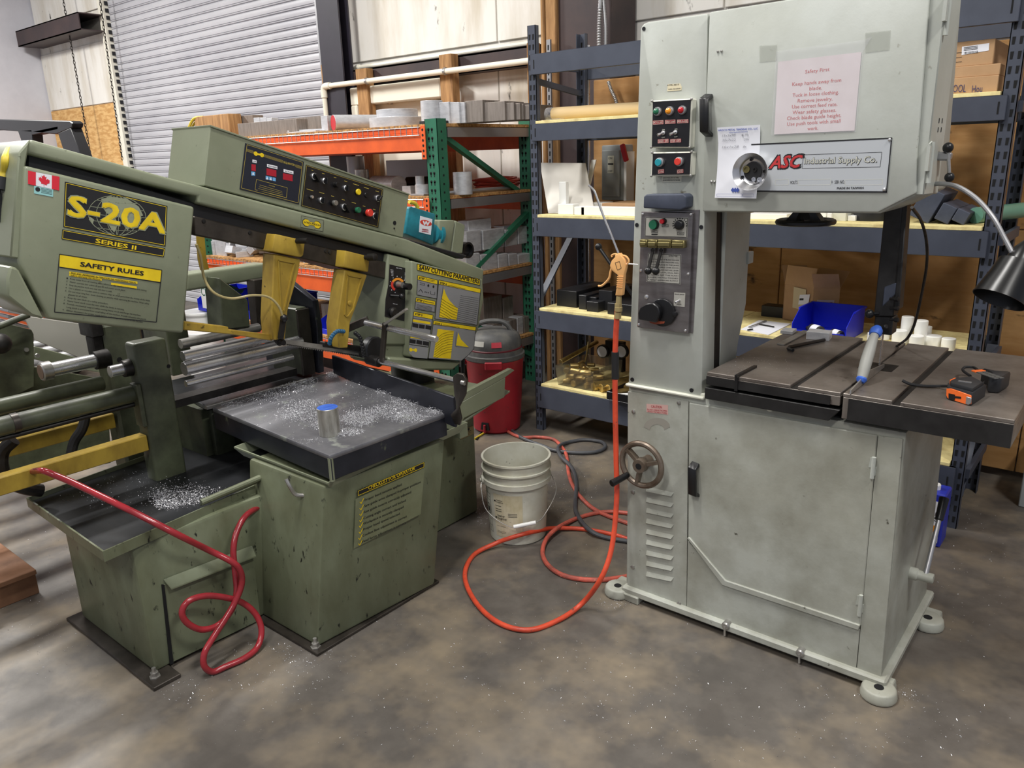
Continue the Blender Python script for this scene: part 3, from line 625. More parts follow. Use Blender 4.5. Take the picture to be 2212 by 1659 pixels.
# speed handwheel
hc = P0.p(1403, 993, .055); hr = P0.r(1403, 993, 44)
hw = MB(); ring = [hc+V((math.cos(t)*hr, 0, math.sin(t)*hr)) for t in [i*math.pi/18 for i in range(36)]]
hw.tube(ring, .0105, 10, close=True)
for t in (.35, 2.45, 4.5):
    d = V((math.cos(t), 0, math.sin(t))); hw.bar(hc+d*.02, hc+d*(hr-.004)-NF*0, .012, .022, up=NF)
hw.lathe(hc-NF*.05, NF, [(0, .02), (.04, .02), (.045, .026), (.07, .024)], 18)
hwo = hw.done('handwheel', M['rustwheel'], bs, bev=0)
d = V((math.cos(3.9), 0, math.sin(3.9))); q = hc+d*hr*.95
MB().cyl(q, q+V((-.02, -.075, -.012)), .011, .013, 14).done('crank_grip', M['blackp'], hwo, bev=.002)
MB().lathe(hc+NF*.02, NF, [(0, .011), (.0015, .011)], 12).done('bore', M['hole'], hwo)
# bracket plates above the cabinet
m_ = MB().box(X0+.27, X0+.62, FY+.0, FY+.06, .832, .842); m_.done('rim', M['cream'], cab, bev=.002)
MB().lathe(P0.p(1663, 881, -.01), NF, [(0, .012), (.012, .012), (.014, .008)], 14).done('plug', M['cream'], cab)
MB().box(X0+.30, X1-.015, FY+.03, 2.77, .832, .836).done('cabinet_top', M['tabside'], cab)
# column
def colp(pts, y0, y1):
    q, v = ypr(pts, y0, y1); return MB().prism(q, v)
c1 = colp([(1383, 66), (1385, 57), (1391, 50), (1400, 47), (1529, 28.5), (1516, 862), (1357, 830)], FY, FY+.09).done('column_cover', M['gp'], bs, bev=.006, bseg=2)
colp([(1390, 60), (1523, 40), (1512, 862), (1362, 842)], FY+.09, FY+.14).done('blade_slot', M['tabside'], bs)
c2_ = MB().prism([(-1.07, FY+.14, .80), (-1.07, 2.50, .80), (-1.07, 2.53, .95), (-1.07, 2.58, 1.08), (-1.07, 2.58, 1.95), (-1.07, FY+.14, 1.95)], (-.22, 0, 0)).done('column_body', M['gp'], bs, bev=.006)
MB().box(-1.075, -1.062, 2.56, 2.60, 1.22, 1.26).done('catch', M['gp'], c2_, bev=.002)
MB().box(X0-.004, -1.05, FY-.012, 2.5, .824, .834).done('column_ledge', M['cream'], bs, bev=.003)
for x, y in ((1391, 62), (1376, 486), (1515, 490.5), (1366, 820), (1494, 843)):
    m_ = MB(); P0.knob(m_, x, y, 4.5, [(0, 1), (.002, 1)], 12); so = m_.done('cap_screw', M['black'], c1)
# head
hd = colp([(1536, 27), (2014, -49), (1984, 330), (1982, 417), (1940, 437), (1899, 458), (1520, 456)], FY-.012, FY+.0).done('head_door', M['gp'], bs, bev=.005, bseg=2)
colp([(1532, 27), (2018, -49), (1984, 420), (1900, 461), (1518, 458)], FY+.001, 2.56).done('head_housing', M['gp'], bs, bev=.004)
sf = MB()
zt, zb_ = 1.95, 1.473
sf.prism([(-.515, FY+.0, 1.47), (-.515, 2.40, 1.465), (-.515, 2.40, 2.0), (-.515, FY+.0, 2.02)], (.038, 0, 0)).done('hinge_flange', M['gp'], hd, bev=.003)
for z0_, z1_ in ((1.845, 1.935), (1.50, 1.60)):
    m_ = MB().cyl((-.472, FY+.008, z0_), (-.472, FY+.008, z1_), .0065, seg=12); m_.tube([(-.474, FY-.018, z0_+.035), (-.474, FY-.018, z1_-.005), (-.474, FY+.005, z1_)], .0022, 6); m_.box(-.478, -.470, FY-.02, FY+.01, z0_+.03, z1_-.01); m_.done('hinge', M['gp'], hd)
m_ = MB()
for y_, z_ in ((2.31, 1.645), (2.345, 1.645), (2.31, 1.623), (2.345, 1.623)): m_.box(-.4765, -.476, y_, y_+.005, z_, z_+.012)
m_.done('vent_slot', M['hole'], hd)
z2 = Pm(lambda x, y: PY(x, y, FY-.012), NF, 1340, 150, 5.028)
handle(z2, 915, 1010, 262, 735, hd)
for x, y in ((990, 1218), (1022, 1220)): m_ = MB(); z2.knob(m_, x, y, 15, [(0, 1), (.003, .9), (.005, .4)], 10); m_.done('screw', M['steel'], hd)
for x, y in ((1551, 111), (1559, 110)): m_ = MB(); Pm(lambda x, y: PY(x, y, FY-.012), NF).knob(m_, x, y, 3, [(0, 1), (.003, .9), (.005, .4)], 10); m_.done('screw', M['steel'], hd)
# control boxes on the column
def cbox(quad, k, name, par, rim=14):
    z2c = Pm(AY(FY), NF, 1340, 150, 5.028); m_ = MB(); c = [sum(q[0] for q in quad)/4, sum(q[1] for q in quad)/4]
    big = [(x+(rim if x > c[0] else -rim), y+(rim if y > c[1] else -rim)) for x, y in quad]
    z2c = Pm(AY(FY-k), NF, 1340, 150, 5.028)
    q = [z2c.p(x, y, 0) for x, y in big]; m_.prism(q, (0, k, 0)); o = m_.done(name, M['cream'], par, bev=.003)
    f = MB(); f.prism([z2c.p(x, y, 0) for x, y in quad], (0, -.0015, 0)); fo = f.done('face_plate', M['panel'], o, label='black face plate')
    s = MB()
    for x, y in big: s.lathe(z2c.p(x*.97+c[0]*.03, y*.98+c[1]*.02, 0), NF, [(0, .0042), (.003, .0038), (.004, .002)], 8)
    s.done('screw', M['steel'], o)
    return o, fo, Pm(AY(FY-k-.0016), NF, 1340, 150, 5.028)
o, fo, z = cbox([(355, 352), (768, 328), (745, 840), (345, 838)], .03, 'control_box', bs)
for x, y, m in ((403, 458, 'gbtn'), (536, 452, 'abtn'), (672, 443, 'rbtn')):
    b = MB(); z.knob(b, x+6, y, 50, [(0, 1), (.006, 1), (.009, .85), (.009, .7)], 20); b = b.done('indicator_lamp', M['galv'], o)
    q = MB(); z.knob(q, x, y, 36, [(.008, 1), (.013, .85), (.016, .4)], 18); q.done('lens', M[m], b)
def lab(z, x0, y0, x1, y1, txt, par, m='lred', ink='cream'):
    b = MB(); z.slab(b, [(x0, y0), (x1, y0-6), (x1, y1-6), (x0, y1)], 0, .0008); b = b.done('name_label', M[m], par)
    t = MB(); z.loop(t, [(x0+4, y0+4), (x1-4, y0-2), (x1-4, y1-10), (x0+4, y1-4)], 3, .0011); z.text(t, txt, x0+9, y1-12, x1-9, y1-16, (y1-y0)*.5, .02, .0012); t.done('lettering', M[ink], b)
for a in ((355, 556, 470, 601, 'MOTOR LAMP'), (485, 549, 600, 594, 'SERIES LAMP'), (618, 545, 740, 587, 'RELEASE'), (408, 760, 525, 803, 'SERIES SW'), (543, 758, 660, 798, 'WORK LIGHT')): lab(z, *a, o)
for x, y in ((470, 690), (602, 682)):
    b = MB(); z.knob(b, x, y, 25, [(0, 1), (.004, 1), (.005, .6), (.010, .5)], 12); q = z.p(x, y, .008); b.cyl(q, q+V((-.008, -.014, -.006)), .003, .0045, 8); b.done('toggle_switch', M['chrome'], o)
t = MB()
for x, y in ((456, 662), (592, 655)): z.text(t, 'ON', x, y, x+28, y-2, 13, .01); z.text(t, 'OFF', x-6, y+84, x+30, y+82, 13, .01)
t.done('lettering', M['cream'], fo)
o, fo, z = cbox([(355, 915), (768, 905), (755, 1140), (345, 1145)], .03, 'control_box', bs)
for x, y, m in ((432, 1008, 'tbtn'), (643, 1000, 'obtn')):
    b = MB(); z.knob(b, x+6, y, 50, [(0, 1), (.010, 1), (.011, .85)], 20); b = b.done('push_button', M['galv'], o)
    q = MB(); z.knob(q, x, y, 40, [(.010, 1), (.014, 1), (.015, .9)], 20); q.done('button_cap', M[m], b)
lab(z, 410, 1088, 475, 1132, 'ON', o); lab(z, 617, 1088, 685, 1130, 'OFF', o)
z = Pm(AY(FY-.0005), NF, 1340, 150, 5.028)
b = MB(); z.slab(b, [(455, 1160), (668, 1158), (665, 1222), (452, 1224)], 0, .0008); b = b.done('notice_label', M['cream'], c1)
t = MB(); z.text(t, 'ALWAYS WEAR SAFETY EYE SHIELD', 465, 1185, 640, 1183, 14, .02, .0012); z.text(t, 'BEFORE OPERATING THE MACHINE', 465, 1210, 650, 1208, 14, .02, .0012); t.done('lettering', M['ink'], b)
b = MB(); z.slab(b, [(515, 162), (650, 152), (668, 190), (665, 225), (510, 238)], 0, .0008); b = b.done('part_label', mat('yellowed label', (216, 206, 176), .6), c1)
t = MB(); z.text(t, 'MTR-4617', 515, 180, 640, 170, 14, .02, .0012); z.text(t, 'WIRE DIAGRAM', 520, 222, 655, 213, 12, .02, .0012); t.done('lettering', M['ink'], b)
# grinder cover and welder panel
q = [PY(x, y, FY-.05) for x, y in ((1389, 450), (1390, 424), (1396, 420), (1476, 419), (1482, 425), (1481, 449), (1470, 454), (1392, 450))]
MB().prism(q, (0, .05, 0)).done('grinder_guard', M['bluegrey'], bs, bev=.008, bseg=3, label='dark grey moulded cover above the blade welder')
z3 = Pm(AY(FY-.016), NF, 1340, 420, 3.77)
b = MB(); b.prism([z3.p(x, y, 0) for x, y in ((170, 140), (588, 150), (552, 1135), (137, 1082))], (0, .016, 0)); b.prism([z3.p(x, y, -.012) for x, y in ((175, 145), (630, 125), (575, 1137), (400, 1100))], (0, .004, 0))
wp = b.done('welder_panel', M['stpl'], bs, bev=.0015, label='brushed steel blade welder panel')
for x, y in ((184, 160), (574, 163), (168, 620), (553, 648), (151, 1060), (529, 1110), (213, 836)):
    m_ = MB(); z3.knob(m_, x, y, 12 if y != 836 else 20, [(0, 1), (.003, .9), (.004, .5)], 10); m_.done('screw', M['chrome'], wp)
m_ = MB(); z3.slab(m_, [(205, 183), (552, 190), (545, 353), (200, 340)], 0, .001); pl_ = m_.done('label_plate', M['lab'], wp)
t = MB(); z3.loop(t, [(209, 187), (548, 194), (541, 349), (204, 336)], 4, .0014); z3.text(t, 'WELD', 262, 308, 300, 309, 12, .02, .0014); z3.loop(t, [(258, 294), (306, 295), (304, 313), (257, 312)], 3, .0014); z3.loop(t, [(343, 243), (393, 244), (392, 266), (342, 265)], 3, .0014); z3.text(t, 'ANNEAL', 346, 260, 390, 261, 11, .02, .0014); z3.loop(t, [(466, 307), (520, 308), (518, 330), (465, 329)], 3, .0014); z3.text(t, 'CURRENT', 470, 324, 515, 325, 10, .02, .0014)
for k in range(12):
    a = math.radians(150+k*20); z3.line(t, [(487+50*math.cos(a), 247+46*math.sin(a)), (487+62*math.cos(a), 247+56*math.sin(a))], 8, .0014)
z3.line(t, [(255, 325), (305, 327)], 10, .0014); t.done('lettering', M['ink'], pl_)
for x, y, r, m, h in ((277, 245, 38, 'gbtn', .012), (355, 217, 20, 'rbtn', .016)):
    m_ = MB(); z3.knob(m_, x+4, y, r+4, [(0, 1), (h*.6, 1)], 18); b = m_.done('push_button', M['darksteel'], wp); m_ = MB(); z3.knob(m_, x, y, r, [(h*.6, 1), (h, .95)], 18); m_.done('button_cap', M[m], b)
m_ = MB(); z3.knob(m_, 487, 247, 42, [(0, 1), (.014, .9), (.016, .7)], 18); m_.done('dial', M['blackp'], wp, bev=.001)
for a, b_ in (((180, 362, 240, 425), (0, 0)), ((245, 362, 318, 432), 0), ((325, 362, 432, 434), 0), ((440, 368, 540, 434), 0)):
    m_ = MB(); z3.slab(m_, [(a[0], a[1]), (a[2], a[1]+3), (a[2], a[3]), (a[0], a[3])], 0, .018); z3.slab(m_, [(a[0]+5, a[1]+20), (a[2]-5, a[1]+22), (a[2]-5, a[3]-15), (a[0]+5, a[3]-15)], .018, .024); m_.done('blade_clamp', M['olive'], wp, bev=.002)
m_ = MB(); z3.slab(m_, [(228, 476), (497, 489), (489, 733), (215, 712)], 0, .001); pl_ = m_.done('instruction_plate', M['lab'], wp)
t = MB(); z3.loop(t, [(233, 481), (492, 494), (484, 728), (220, 707)], 4, .0014)
z3.text(t, 'INSTRUCTION', 395, 506, 465, 508, 12, .02, .0014)
for k, s_ in enumerate(('1. FILE THE ENDS OF BLADE SQUARE', '2. SET THE CLAMP PRESSURE DIAL', '3. CLAMP BLADE IN THE JAWS', '4. PRESS THE WELD LEVER DOWN', '5. RELEASE BLADE BEFORE LEVER', '6. ANNEAL UNTIL DULL RED', '7. GRIND OFF THE FLASH', '8. CHECK THE WELD THICKNESS', '9. REPEAT ANNEALING SLOWLY')): z3.text(t, s_, 236-k, 530+k*21, 480-k, 541+k*21, 9, .01, .0014)
t.done('lettering', M['ink'], pl_)
for x0, y0, x1, y1 in ((280, 450, 262, 612), (348, 452, 324, 614)):
    m_ = MB(); a = z3.p(x0, y0, .012); b = z3.p(x1, y1, .028); m_.bar(a, b, .010, .005, up=NF); m_.lathe(a, NF, [(0, .007), (.004, .006)], 12); lo_ = m_.done('lever_arm', M['darksteel'], wp, bev=.001); MB().ball(b, .0125, 16).done('lever_ball', M['blackp'], lo_)
m_ = MB(); z3.knob(m_, 352, 960, 112, [(0, 1), (.012, 1), (.013, .8)], 28); hk = m_.done('rotary_switch', M['blackp'], wp, bev=.001)
m_ = MB(); z3.slab(m_, [(190, 1005), (185, 950), (205, 905), (255, 875), (310, 872), (350, 905), (362, 955), (345, 1010), (330, 1030)], .012, .034); m_.done('switch_knob', M['blackp'], hk, bev=.003)
m_ = MB(); z3.slab(m_, [(248, 1022), (378, 1030), (372, 1045), (300, 1052), (262, 1042)], .001, .014); m_.done('red_ring', mat('orange-brown ring', (150, 70, 44), .5), hk)
m_ = MB(); z3.knob(m_, 447, 972, 24, [(0, 1), (.012, 1), (.013, .6)], 12); m_.done('latch', M['blackp'], wp)
m_ = MB(); z3.slab(m_, [(440, 797), (530, 803), (525, 916), (435, 908)], 0, .001); b = m_.done('name_label', M['lab'], wp)
t = MB(); z3.text(t, 'BREAKER GRINDER', 446, 816, 522, 819, 9, .02, .0014); z3.text(t, 'NORMAL', 462, 897, 500, 899, 9, .02, .0014); t.done('lettering', M['ink'], b)
m_ = MB(); z3.knob(m_, 482, 862, 12, [(0, 1), (.006, .8)], 10); q = z3.p(482, 862, .004); m_.cyl(q, q+V((-.007, -.012, -.005)), .0025, .004, 8); m_.done('toggle_switch', M['chrome'], wp)
# name plate on the head door
z4 = Pm(AY(FY-.0125), NF, 1580, 0, 3.456)
m_ = MB(); z4.slab(m_, [(150, 1080), (1203, 1028), (1162, 1437), (140, 1430)], 0, .002); npo = m_.done('name_plate', mat('pale nameplate', (196, 200, 204), .35, .2), hd)
t = MB(); z4.line(t, [(150, 1080), (1203, 1031)], 11, .0024); z4.line(t, [(1198, 1030), (1159, 1437)], 9, .0024); z4.line(t, [(1162, 1433), (140, 1426)], 11, .0024)
z4.loop(t, [(540, 1155), (1125, 1136), (1112, 1246), (530, 1257)], 3, .0024)
z4.text(t, 'VOLTS', 440, 1374, 495, 1372, 24, .01, .0026); z4.text(t, 'V', 747, 1371, 757, 1371, 24, .01, .0026); z4.text(t, 'SER NO.', 772, 1371, 848, 1369, 24, .01, .0026); z4.text(t, 'MADE IN TAIWAN', 790, 1412, 988, 1409, 15, .03, .0026)
z4.text(t, 'ASC', 281, 1261, 539, 1251, 98, .075, .0024, shear=.35)
z4.text(t, 'Industrial Supply Co.', 547, 1224, 1087, 1213, 46, .035, .0024); t.done('lettering', M['ink'], npo)
t = MB(); z4.text(t, 'ASC', 287, 1256, 529, 1247, 88, .03, .003, shear=.35); t.done('logo', M['ascred'], npo)
t = MB(); z4.text(t, 'Industrial Supply Co.', 547, 1222, 1085, 1211, 44, -.005, .003)
for x0, x1 in ((330, 428), (500, 742), (850, 1130)): z4.loop(t, [(x0, 1342), (x1, 1337), (x1, 1378), (x0, 1382)], 2, .0026)
t.done('lettering', M['cream'], npo)
for x, y in ((1183, 1043), (1143, 1415)): m_ = MB(); z4.knob(m_, x, y, 15, [(.002, 1), (.005, .7), (.006, .3)], 12); m_.done('screw', M['chrome'], npo)
# safety sheet in a sleeve (its own thing)
sg = thing('safety_sign', 'paper sign reading Safety First in red, sleeved and taped to the saw head', 'sign', tuple(z4.p(640, 1000, 0)))
m_ = MB(); z4.slab(m_, [(350, 462), (972, 388), (920, 975), (320, 1003)], .001, .0015); m_.done('paper', M['sheetwhite'], sg)
t = MB()
for s_, x0, y0, x1, y1 in (('Safety First', 552, 549, 733, 530), ('Keep hands away from', 455, 643, 821, 610), ('blade.', 583, 675, 678, 667), ('Tuck in loose clothing.', 457, 725, 803, 701), ('Remove jewelry.', 496, 766, 756, 750), ('Use correct feed rate.', 453, 811, 792, 790), ('Wear safety glasses.', 457, 853, 783, 834), ('Check blade guide height.', 415, 897, 820, 873), ('Use push tools with small', 417, 940, 816, 914), ('work.', 568, 973, 648, 969)):
    z4.text(t, s_, x0, y0, x1, y1, 27, .004, .0018)
t.done('lettering', M['redink'], sg)
m_ = MB(); z4.slab(m_, [(335, 382), (985, 300), (1050, 276), (985, 385), (932, 985), (300, 1012)], .002, .0024); m_.done('clear_sleeve', M['sleeve'], sg)
m_ = MB(); z4.slab(m_, [(210, 340), (340, 334), (340, 452), (210, 466)], .0004, .0007); m_.done('tape', mat('clear tape', (196, 200, 190), .2, alpha=.3), sg)
m_ = MB(); z4.slab(m_, [(1000, 245), (1190, 225), (1180, 372), (1000, 395)], .0004, .0007); m_.done('tape', mat('clear tape', (196, 200, 190)), sg)
# note pad sheet and parts dish
z2 = Pm(AY(FY-.0135), NF, 1340, 150, 5.028)
nt_ = thing('note_sheet', 'white order note with blue letterhead held on the head door by the steel dish', 'note', tuple(z2.p(1270, 1398, 0)))
m_ = MB(); v = []
for (xa, ya, xb, yb, k) in ((1062, 632, 1528, 600, .006), (1066, 800, 1520, 780, .001), (1055, 1100, 1506, 1090, .002), (1041, 1392, 1492, 1400, .010)): v.append([m_.bm.verts.new(z2.p(xa, ya, k)), m_.bm.verts.new(z2.p((xa+xb)/2, (ya+yb)/2, k+.0005)), m_.bm.verts.new(z2.p(xb, yb, k))])
for i in range(3):
    for j in range(2): m_.face([v[i][j], v[i][j+1], v[i+1][j+1], v[i+1][j]])
m_.done('paper', M['paper'], nt_, recalc=True)
t = MB(); z2.text(t, 'HADCO METAL TRADING CO., LLC', 1076, 671, 1503, 652, 19, .03, .0075); z2.text(t, 'www.hadcometal.com', 1190, 692, 1392, 680, 13, .02, .007)
cx = 1265
for k in (-26, 0, 26): z2.poly(t, [(cx+k-22, 1308), (cx+k, 1280), (cx+k+22, 1308), (cx+k, 1336)], .011+.0002*(k/26))
z2.loop(t, [(1066, 1350), (1342, 1350), (1342, 1378), (1066, 1376)], 2, .0115); z2.loop(t, [(1348, 1350), (1466, 1350), (1466, 1380), (1348, 1378)], 2, .0115)
t.done('letterhead', M['blueink'], nt_)
t = MB(); z2.text(t, '15x5x98', 1113, 733, 1258, 722, 26, -.005, .0055, .2); z2.text(t, '19x', 1362, 722, 1405, 720, 24, -.005, .0055, .2); z2.circ(t, 1335, 712, 11, .0055, 10)
z2.text(t, '30x7x22', 1110, 780, 1256, 774, 24, -.005, .004, .2); z2.text(t, '20x', 1346, 772, 1405, 768, 24, -.005, .004, .2); z2.text(t, '16x1x28', 1110, 856, 1292, 850, 26, -.005, .004, .2); z2.text(t, '8x', 1338, 850, 1378, 848, 24, -.005, .004, .2)
t.done('handwriting', M['pencil'], nt_)
c = z2.p(1470, 1105, .014); r = z2.r(1470, 1105, 200)
ds = thing('magnetic_dish', 'round steel magnetic parts dish stuck on the head door', 'dish', tuple(c))
MB().lathe(c, NF, [(0, r*.62), (.004, r*.74), (.026, r*.99), (.029, r), (.027, r*.965), (.008, r*.72), (.005, r*.66), (.005, r*.3), (.005, .0005)], 40).done('dish_shell', M['chrome'], ds, smooth=50)
m_ = MB().lathe(c, NF, [(.0055, r*.52), (.009, r*.5)], 28); m_.done('magnet_base', M['rubber'], ds)
for k, (dx, dz, rr, mt_) in enumerate(((-.34, .12, .2, 'olive'), (.12, -.42, .13, 'chrome'), (.45, -.45, .14, 'chrome'), (.7, -.0, .10, 'darksteel'), (-.55, -.28, .07, 'black'), (-.1, .62, .08, 'black'), (.15, .1, .12, 'darksteel'))):
    q = c+V((dx*r, 0, dz*r)); MB().lathe(q, NF, [(.008, rr*r), (.013, rr*r), (.013, rr*r*.55), (.010, rr*r*.5)], 6 if k % 2 else 16).done('small_nut', M[mt_], ds)
# tension handwheel, black, under the head
hx, hy, hz = -.86, 2.50, 1.372
m_ = MB().tube([V((hx+math.cos(t)*.082, hy+math.sin(t)*.082, hz)) for t in [i*math.pi/16 for i in range(32)]], .009, 10, close=True)
m_.lathe((hx, hy, hz-.004), ZV, [(0, .022), (.012, .03), (.03, .026), (.05, .02), (.065, .02)], 20)
for k in range(3): a = k*2.094+.4; m_.bar((hx, hy, hz+.008), (hx+math.cos(a)*.08, hy+math.sin(a)*.08, hz), .018, .008)
m_.prism([(hx-.055, hy-.02, hz+.004), (hx+.055, hy-.02, hz+.004), (hx+.026, hy-.02, hz+.04), (hx-.026, hy-.02, hz+.04)], (0, .04, 0))
m_.done('tension_handwheel', M['blackp'], bs, label='black tension handwheel')
# blade guide post, guides, blade
bx, by = -.618, 2.571
q = [PY(x, y, 2.48) for x, y in ((1912, 436), (1949, 436), (1930, 684), (1887, 684))]
gpst = MB().prism([V((p.x, 2.48, p.z)) for p in q], (0, .055, 0)).prism([V((q[1].x-.004, 2.485, q[1].z)), V((q[1].x+.012, 2.485, q[1].z)), V((q[2].x+.012, 2.485, q[2].z+.02)), V((q[2].x-.004, 2.485, q[2].z+.02))], (0, .05, 0)).done('guide_post', M['tabside'], bs, bev=.003)
q = PY(1915, 690, 2.5)
m_ = MB().box(q.x-.03, q.x+.022, 2.485, 2.54, 1.045, 1.10).cyl((q.x-.012, 2.475, 1.068), (q.x+.012, 2.46, 1.076), .008, seg=10); m_.done('upper_guide', M['tabside'], bs, bev=.003)
m_ = MB().prism([V((-.606, 2.478, 1.19)), V((-.575, 2.478, 1.205)), V((-.575, 2.478, 1.17)), V((-.606, 2.478, 1.13))], (0, .06, 0)); m_.done('guide_bracket', M['bluegrey'], bs, bev=.002)
for x_, y_ in ((1942, 648), (1942, 668), (1942, 693)):
    p = PY(x_-6, y_, 2.46); m_ = MB().lathe(p+V((-.02, .01, 0)), (1, -.3, .1), [(0, .004), (.016, .004), (.016, .007), (.026, .007), (.027, .004)], 10); m_.done('adjusting_screw', M['darksteel'], bs)
p = PY(1878, 678, 2.46); MB().ball(p, .0135, 16).cyl(p, p+V((.02, .02, 0)), .005, seg=8).done('guide_knob', M['blackp'], bs)
bl = MB().box(bx-.0005, bx+.0005, by-.005, by+.012, .84, 1.50); z_ = .84
while z_ < 1.5: bl.prism([(bx-.0012, by-.005, z_), (bx-.0012, by-.005, z_+.0045), (bx-.0012, by-.0095, z_+.001)], (.0024, 0, 0)); z_ += .0055
bl.done('saw_blade', M['chrome'], bs)
# oil/air line
p = [PX(1970, 448, -.50), PX(1990, 478, -.5), PX(2001, 520, -.51), PX(2002, 570, -.52), PX(1992, 630, -.53), PX(1977, 695, -.55), PX(1962, 728, -.57), PZ(1944, 743, .938), PZ(1937, 748, .932)]
MB().tube(bez(p, 6), .0042, 8).done('air_line', M['darksteel'], bs)
# table
TZ = .925
def tz(x, y, z=TZ): return PZ(x, y, z)
tx0, txm, tx1, ty0, ty1 = tz(1522, 806).x, tz(1819, 849).x, tz(2194, 905).x, tz(1819, 849).y, tz(1712, 705).y+.05
ty1 = 2.93
s1a, s1b, s2a, s2b = tz(1704, 834).x, tz(1720, 836).x, tz(1925, 868).x-.0, tz(1943, 871).x
T0 = TZ-.011
m_ = MB().box(tx0, txm-.004, ty0, ty1, TZ-.040, T0)
for a, b in ((tx0, s1a), (s1b, txm-.004)): m_.box(a, b, ty0, ty1, T0, TZ)
tl = m_.done('table_half', M['table'], bs, bev=.0015, label='left half of the slotted table')
m_ = MB().prism([(txm+.004, ty0, T0), (txm+.004, by-.02, T0), (txm-.004, by+.02, T0), (txm-.004, ty1, T0), (tx1, ty1, T0), (tx1, ty0, T0)], (0, 0, -.064))
for a, b in ((txm+.003, s2a), (s2b, tx1)): m_.box(a, b, ty0, ty1, T0, TZ)
tr = m_.done('table_half', M['table'], bs, bev=.0015, label='right half of the slotted table')
m_ = MB().box(bx-.05, bx+.05, by-.06, by+.03, TZ-.001, TZ+.0008); m_.done('table_insert', M['darksteel'], tr)
for a, b in ((s1a, s1b), (s2a, s2b)): MB().box(a+.0005, b-.0005, ty0+.001, ty1-.001, T0-.001, T0+.001).done('slot_shade', M['tabside'], tl if a < txm-.05 else tr)  # dark strips laid over the slot bottoms, shade put in as colour
MB().box(tx0, txm-.03, ty0-.004, ty0-.001, TZ-.040, T0-.002).done('table_edge', M['tabside'], tl)
MB().box(txm+.02, tx1-.001, ty0-.004, ty0-.001, TZ-.075, T0-.002).done('table_edge', M['tabside'], tr)
# lower clamp plate and trunnion
MB().prism([(tx0-.005, ty0-.002, .874), (txm-.0, ty0-.002, .874), (txm-.03, ty0-.002, .836), (tx0-.005, ty0-.002, .836)], (0, .5, 0)).done('table_clamp_plate', M['tabside'], bs, bev=.002)
MB().prism([(txm-.02, FY+.02, .836), (txm+.22, FY+.02, .836), (txm+.16, FY+.02, .862), (txm+.05, FY+.02, .862)], (0, .3, 0)).done('trunnion', M['tabside'], bs, bev=.004)
# lamp on gooseneck, lever with balls
la = MB().tube(bez([PY(2014, 398, 2.36), PY(2036, 397, 2.34), PY(2070, 404, 2.32), PY(2110, 430, 2.3), PY(2145, 470, 2.28), PY(2170, 515, 2.27), PY(2192, 556, 2.26)], 8), .0062, 10)
lamp = thing('work_lamp', 'black cone work lamp on a silver gooseneck clipped to the band saw head', 'lamp', tuple(PY(2014, 398, 2.36)))
gn = la.done('gooseneck', M['galv'], lamp)
a, b = PY(2205, 560, 2.27), PY(2158, 648, 2.22); d = (b-a).normalized(); L_ = (b-a).length
MB().lathe(a-d*.05, d, [(0, .012), (.03, .028), (.06, .032), (.062, .045), (.10, .05), (L_+.05, .062), (L_+.05, .060), (.10, .047), (.08, .01)], 32).done('lamp_shade', mat('gloss black shade', (9, 9, 10), .3), lamp, smooth=40)
MB().ball(b-d*.05, .028, 16).done('bulb', M['white'], lamp)
b0 = PY(1996, 336, 2.36)
lv = MB().bar(b0-XV*.01, PY(2056, 338, 2.36), .028, .022).done('lever_boss', M['galv'], bs, bev=.005)
a, b = PY(2048, 319, 2.35), PY(2051, 383, 2.35)
MB().cyl(a, b, .0045, seg=10).done('lever_rod', M['steel'], lv); MB().ball(a, .0135, 16).done('lever_ball', M['blackp'], lv); MB().ball(b, .0125, 16).done('lever_ball', M['blackp'], lv)
# side lever low on the right
a, b = PX(2040, 1075, -.40), PX(2000, 1240, -.40)
lv = MB().cyl(b, a+(b-a)*.3, .0085, .0075, 12).done('side_lever', M['galv'], bs)
MB().cyl(a+(b-a)*.30, a, .012, .015, 14).done('lever_grip', M['blackp'], lv, bev=.002)
MB().lathe((-.452, b.y, b.z-.01), XV, [(0, .02), (.03, .02), (.03, .016), (.075, .016)], 16).done('lever_boss', M['gp_low'], lv, bev=.002)
# ball lever on the far side, seen past the column
a, b = PY(1293, 533, 2.30), PY(1368, 640, 2.30); lv = MB().cyl(a, b, .006, seg=10).done('brake_lever', M['blackp'], bs); MB().ball(a, .0125, 16).done('lever_ball', M['blackp'], lv)
# ================================================================ horizontal band saw
M['sg'] = mat('sage green machine enamel', (138, 144, 122), .38, c2=(120, 126, 104), amt=.45, scale=4, c3=(70, 72, 54), a3=.13, s3=30, c4=(128, 132, 110), a4=.5, s4=1.6, bump=.05, bscale=80)
M['sg_low'] = mat('scuffed sage green enamel', (120, 127, 104), .42, c2=(86, 88, 64), amt=.42, scale=5, stretch=(1, 1, .45), c3=(22, 24, 20), a3=.225, s3=38, st3=(1, 1, .5), c4=(106, 112, 88), a4=.5, s4=1.7, bump=.08, bscale=60)
M['sg_dark'] = mat('oily dark green enamel', (92, 98, 76), .33, c2=(50, 52, 40), amt=.5, scale=6, rvar=.2)
M['sy'] = mat('worn yellow enamel', (176, 148, 56), .42, c2=(128, 102, 38), amt=.4, scale=9, stretch=(1, 1, .5), c3=(40, 32, 16), a3=.15, s3=30, bump=.08, bscale=60)
M['trayt'] = mat('oily tray steel', (74, 76, 80), .22, .75, c2=(24, 25, 28), amt=.5, scale=4, contrast=.22, rvar=.25)
M['tabt'] = mat('wet worn table steel', (150, 150, 154), .3, .55, c2=(86, 86, 92), amt=.5, scale=3.5, contrast=.2, rvar=.3, c3=(152, 156, 150), a3=.3, s3=9)
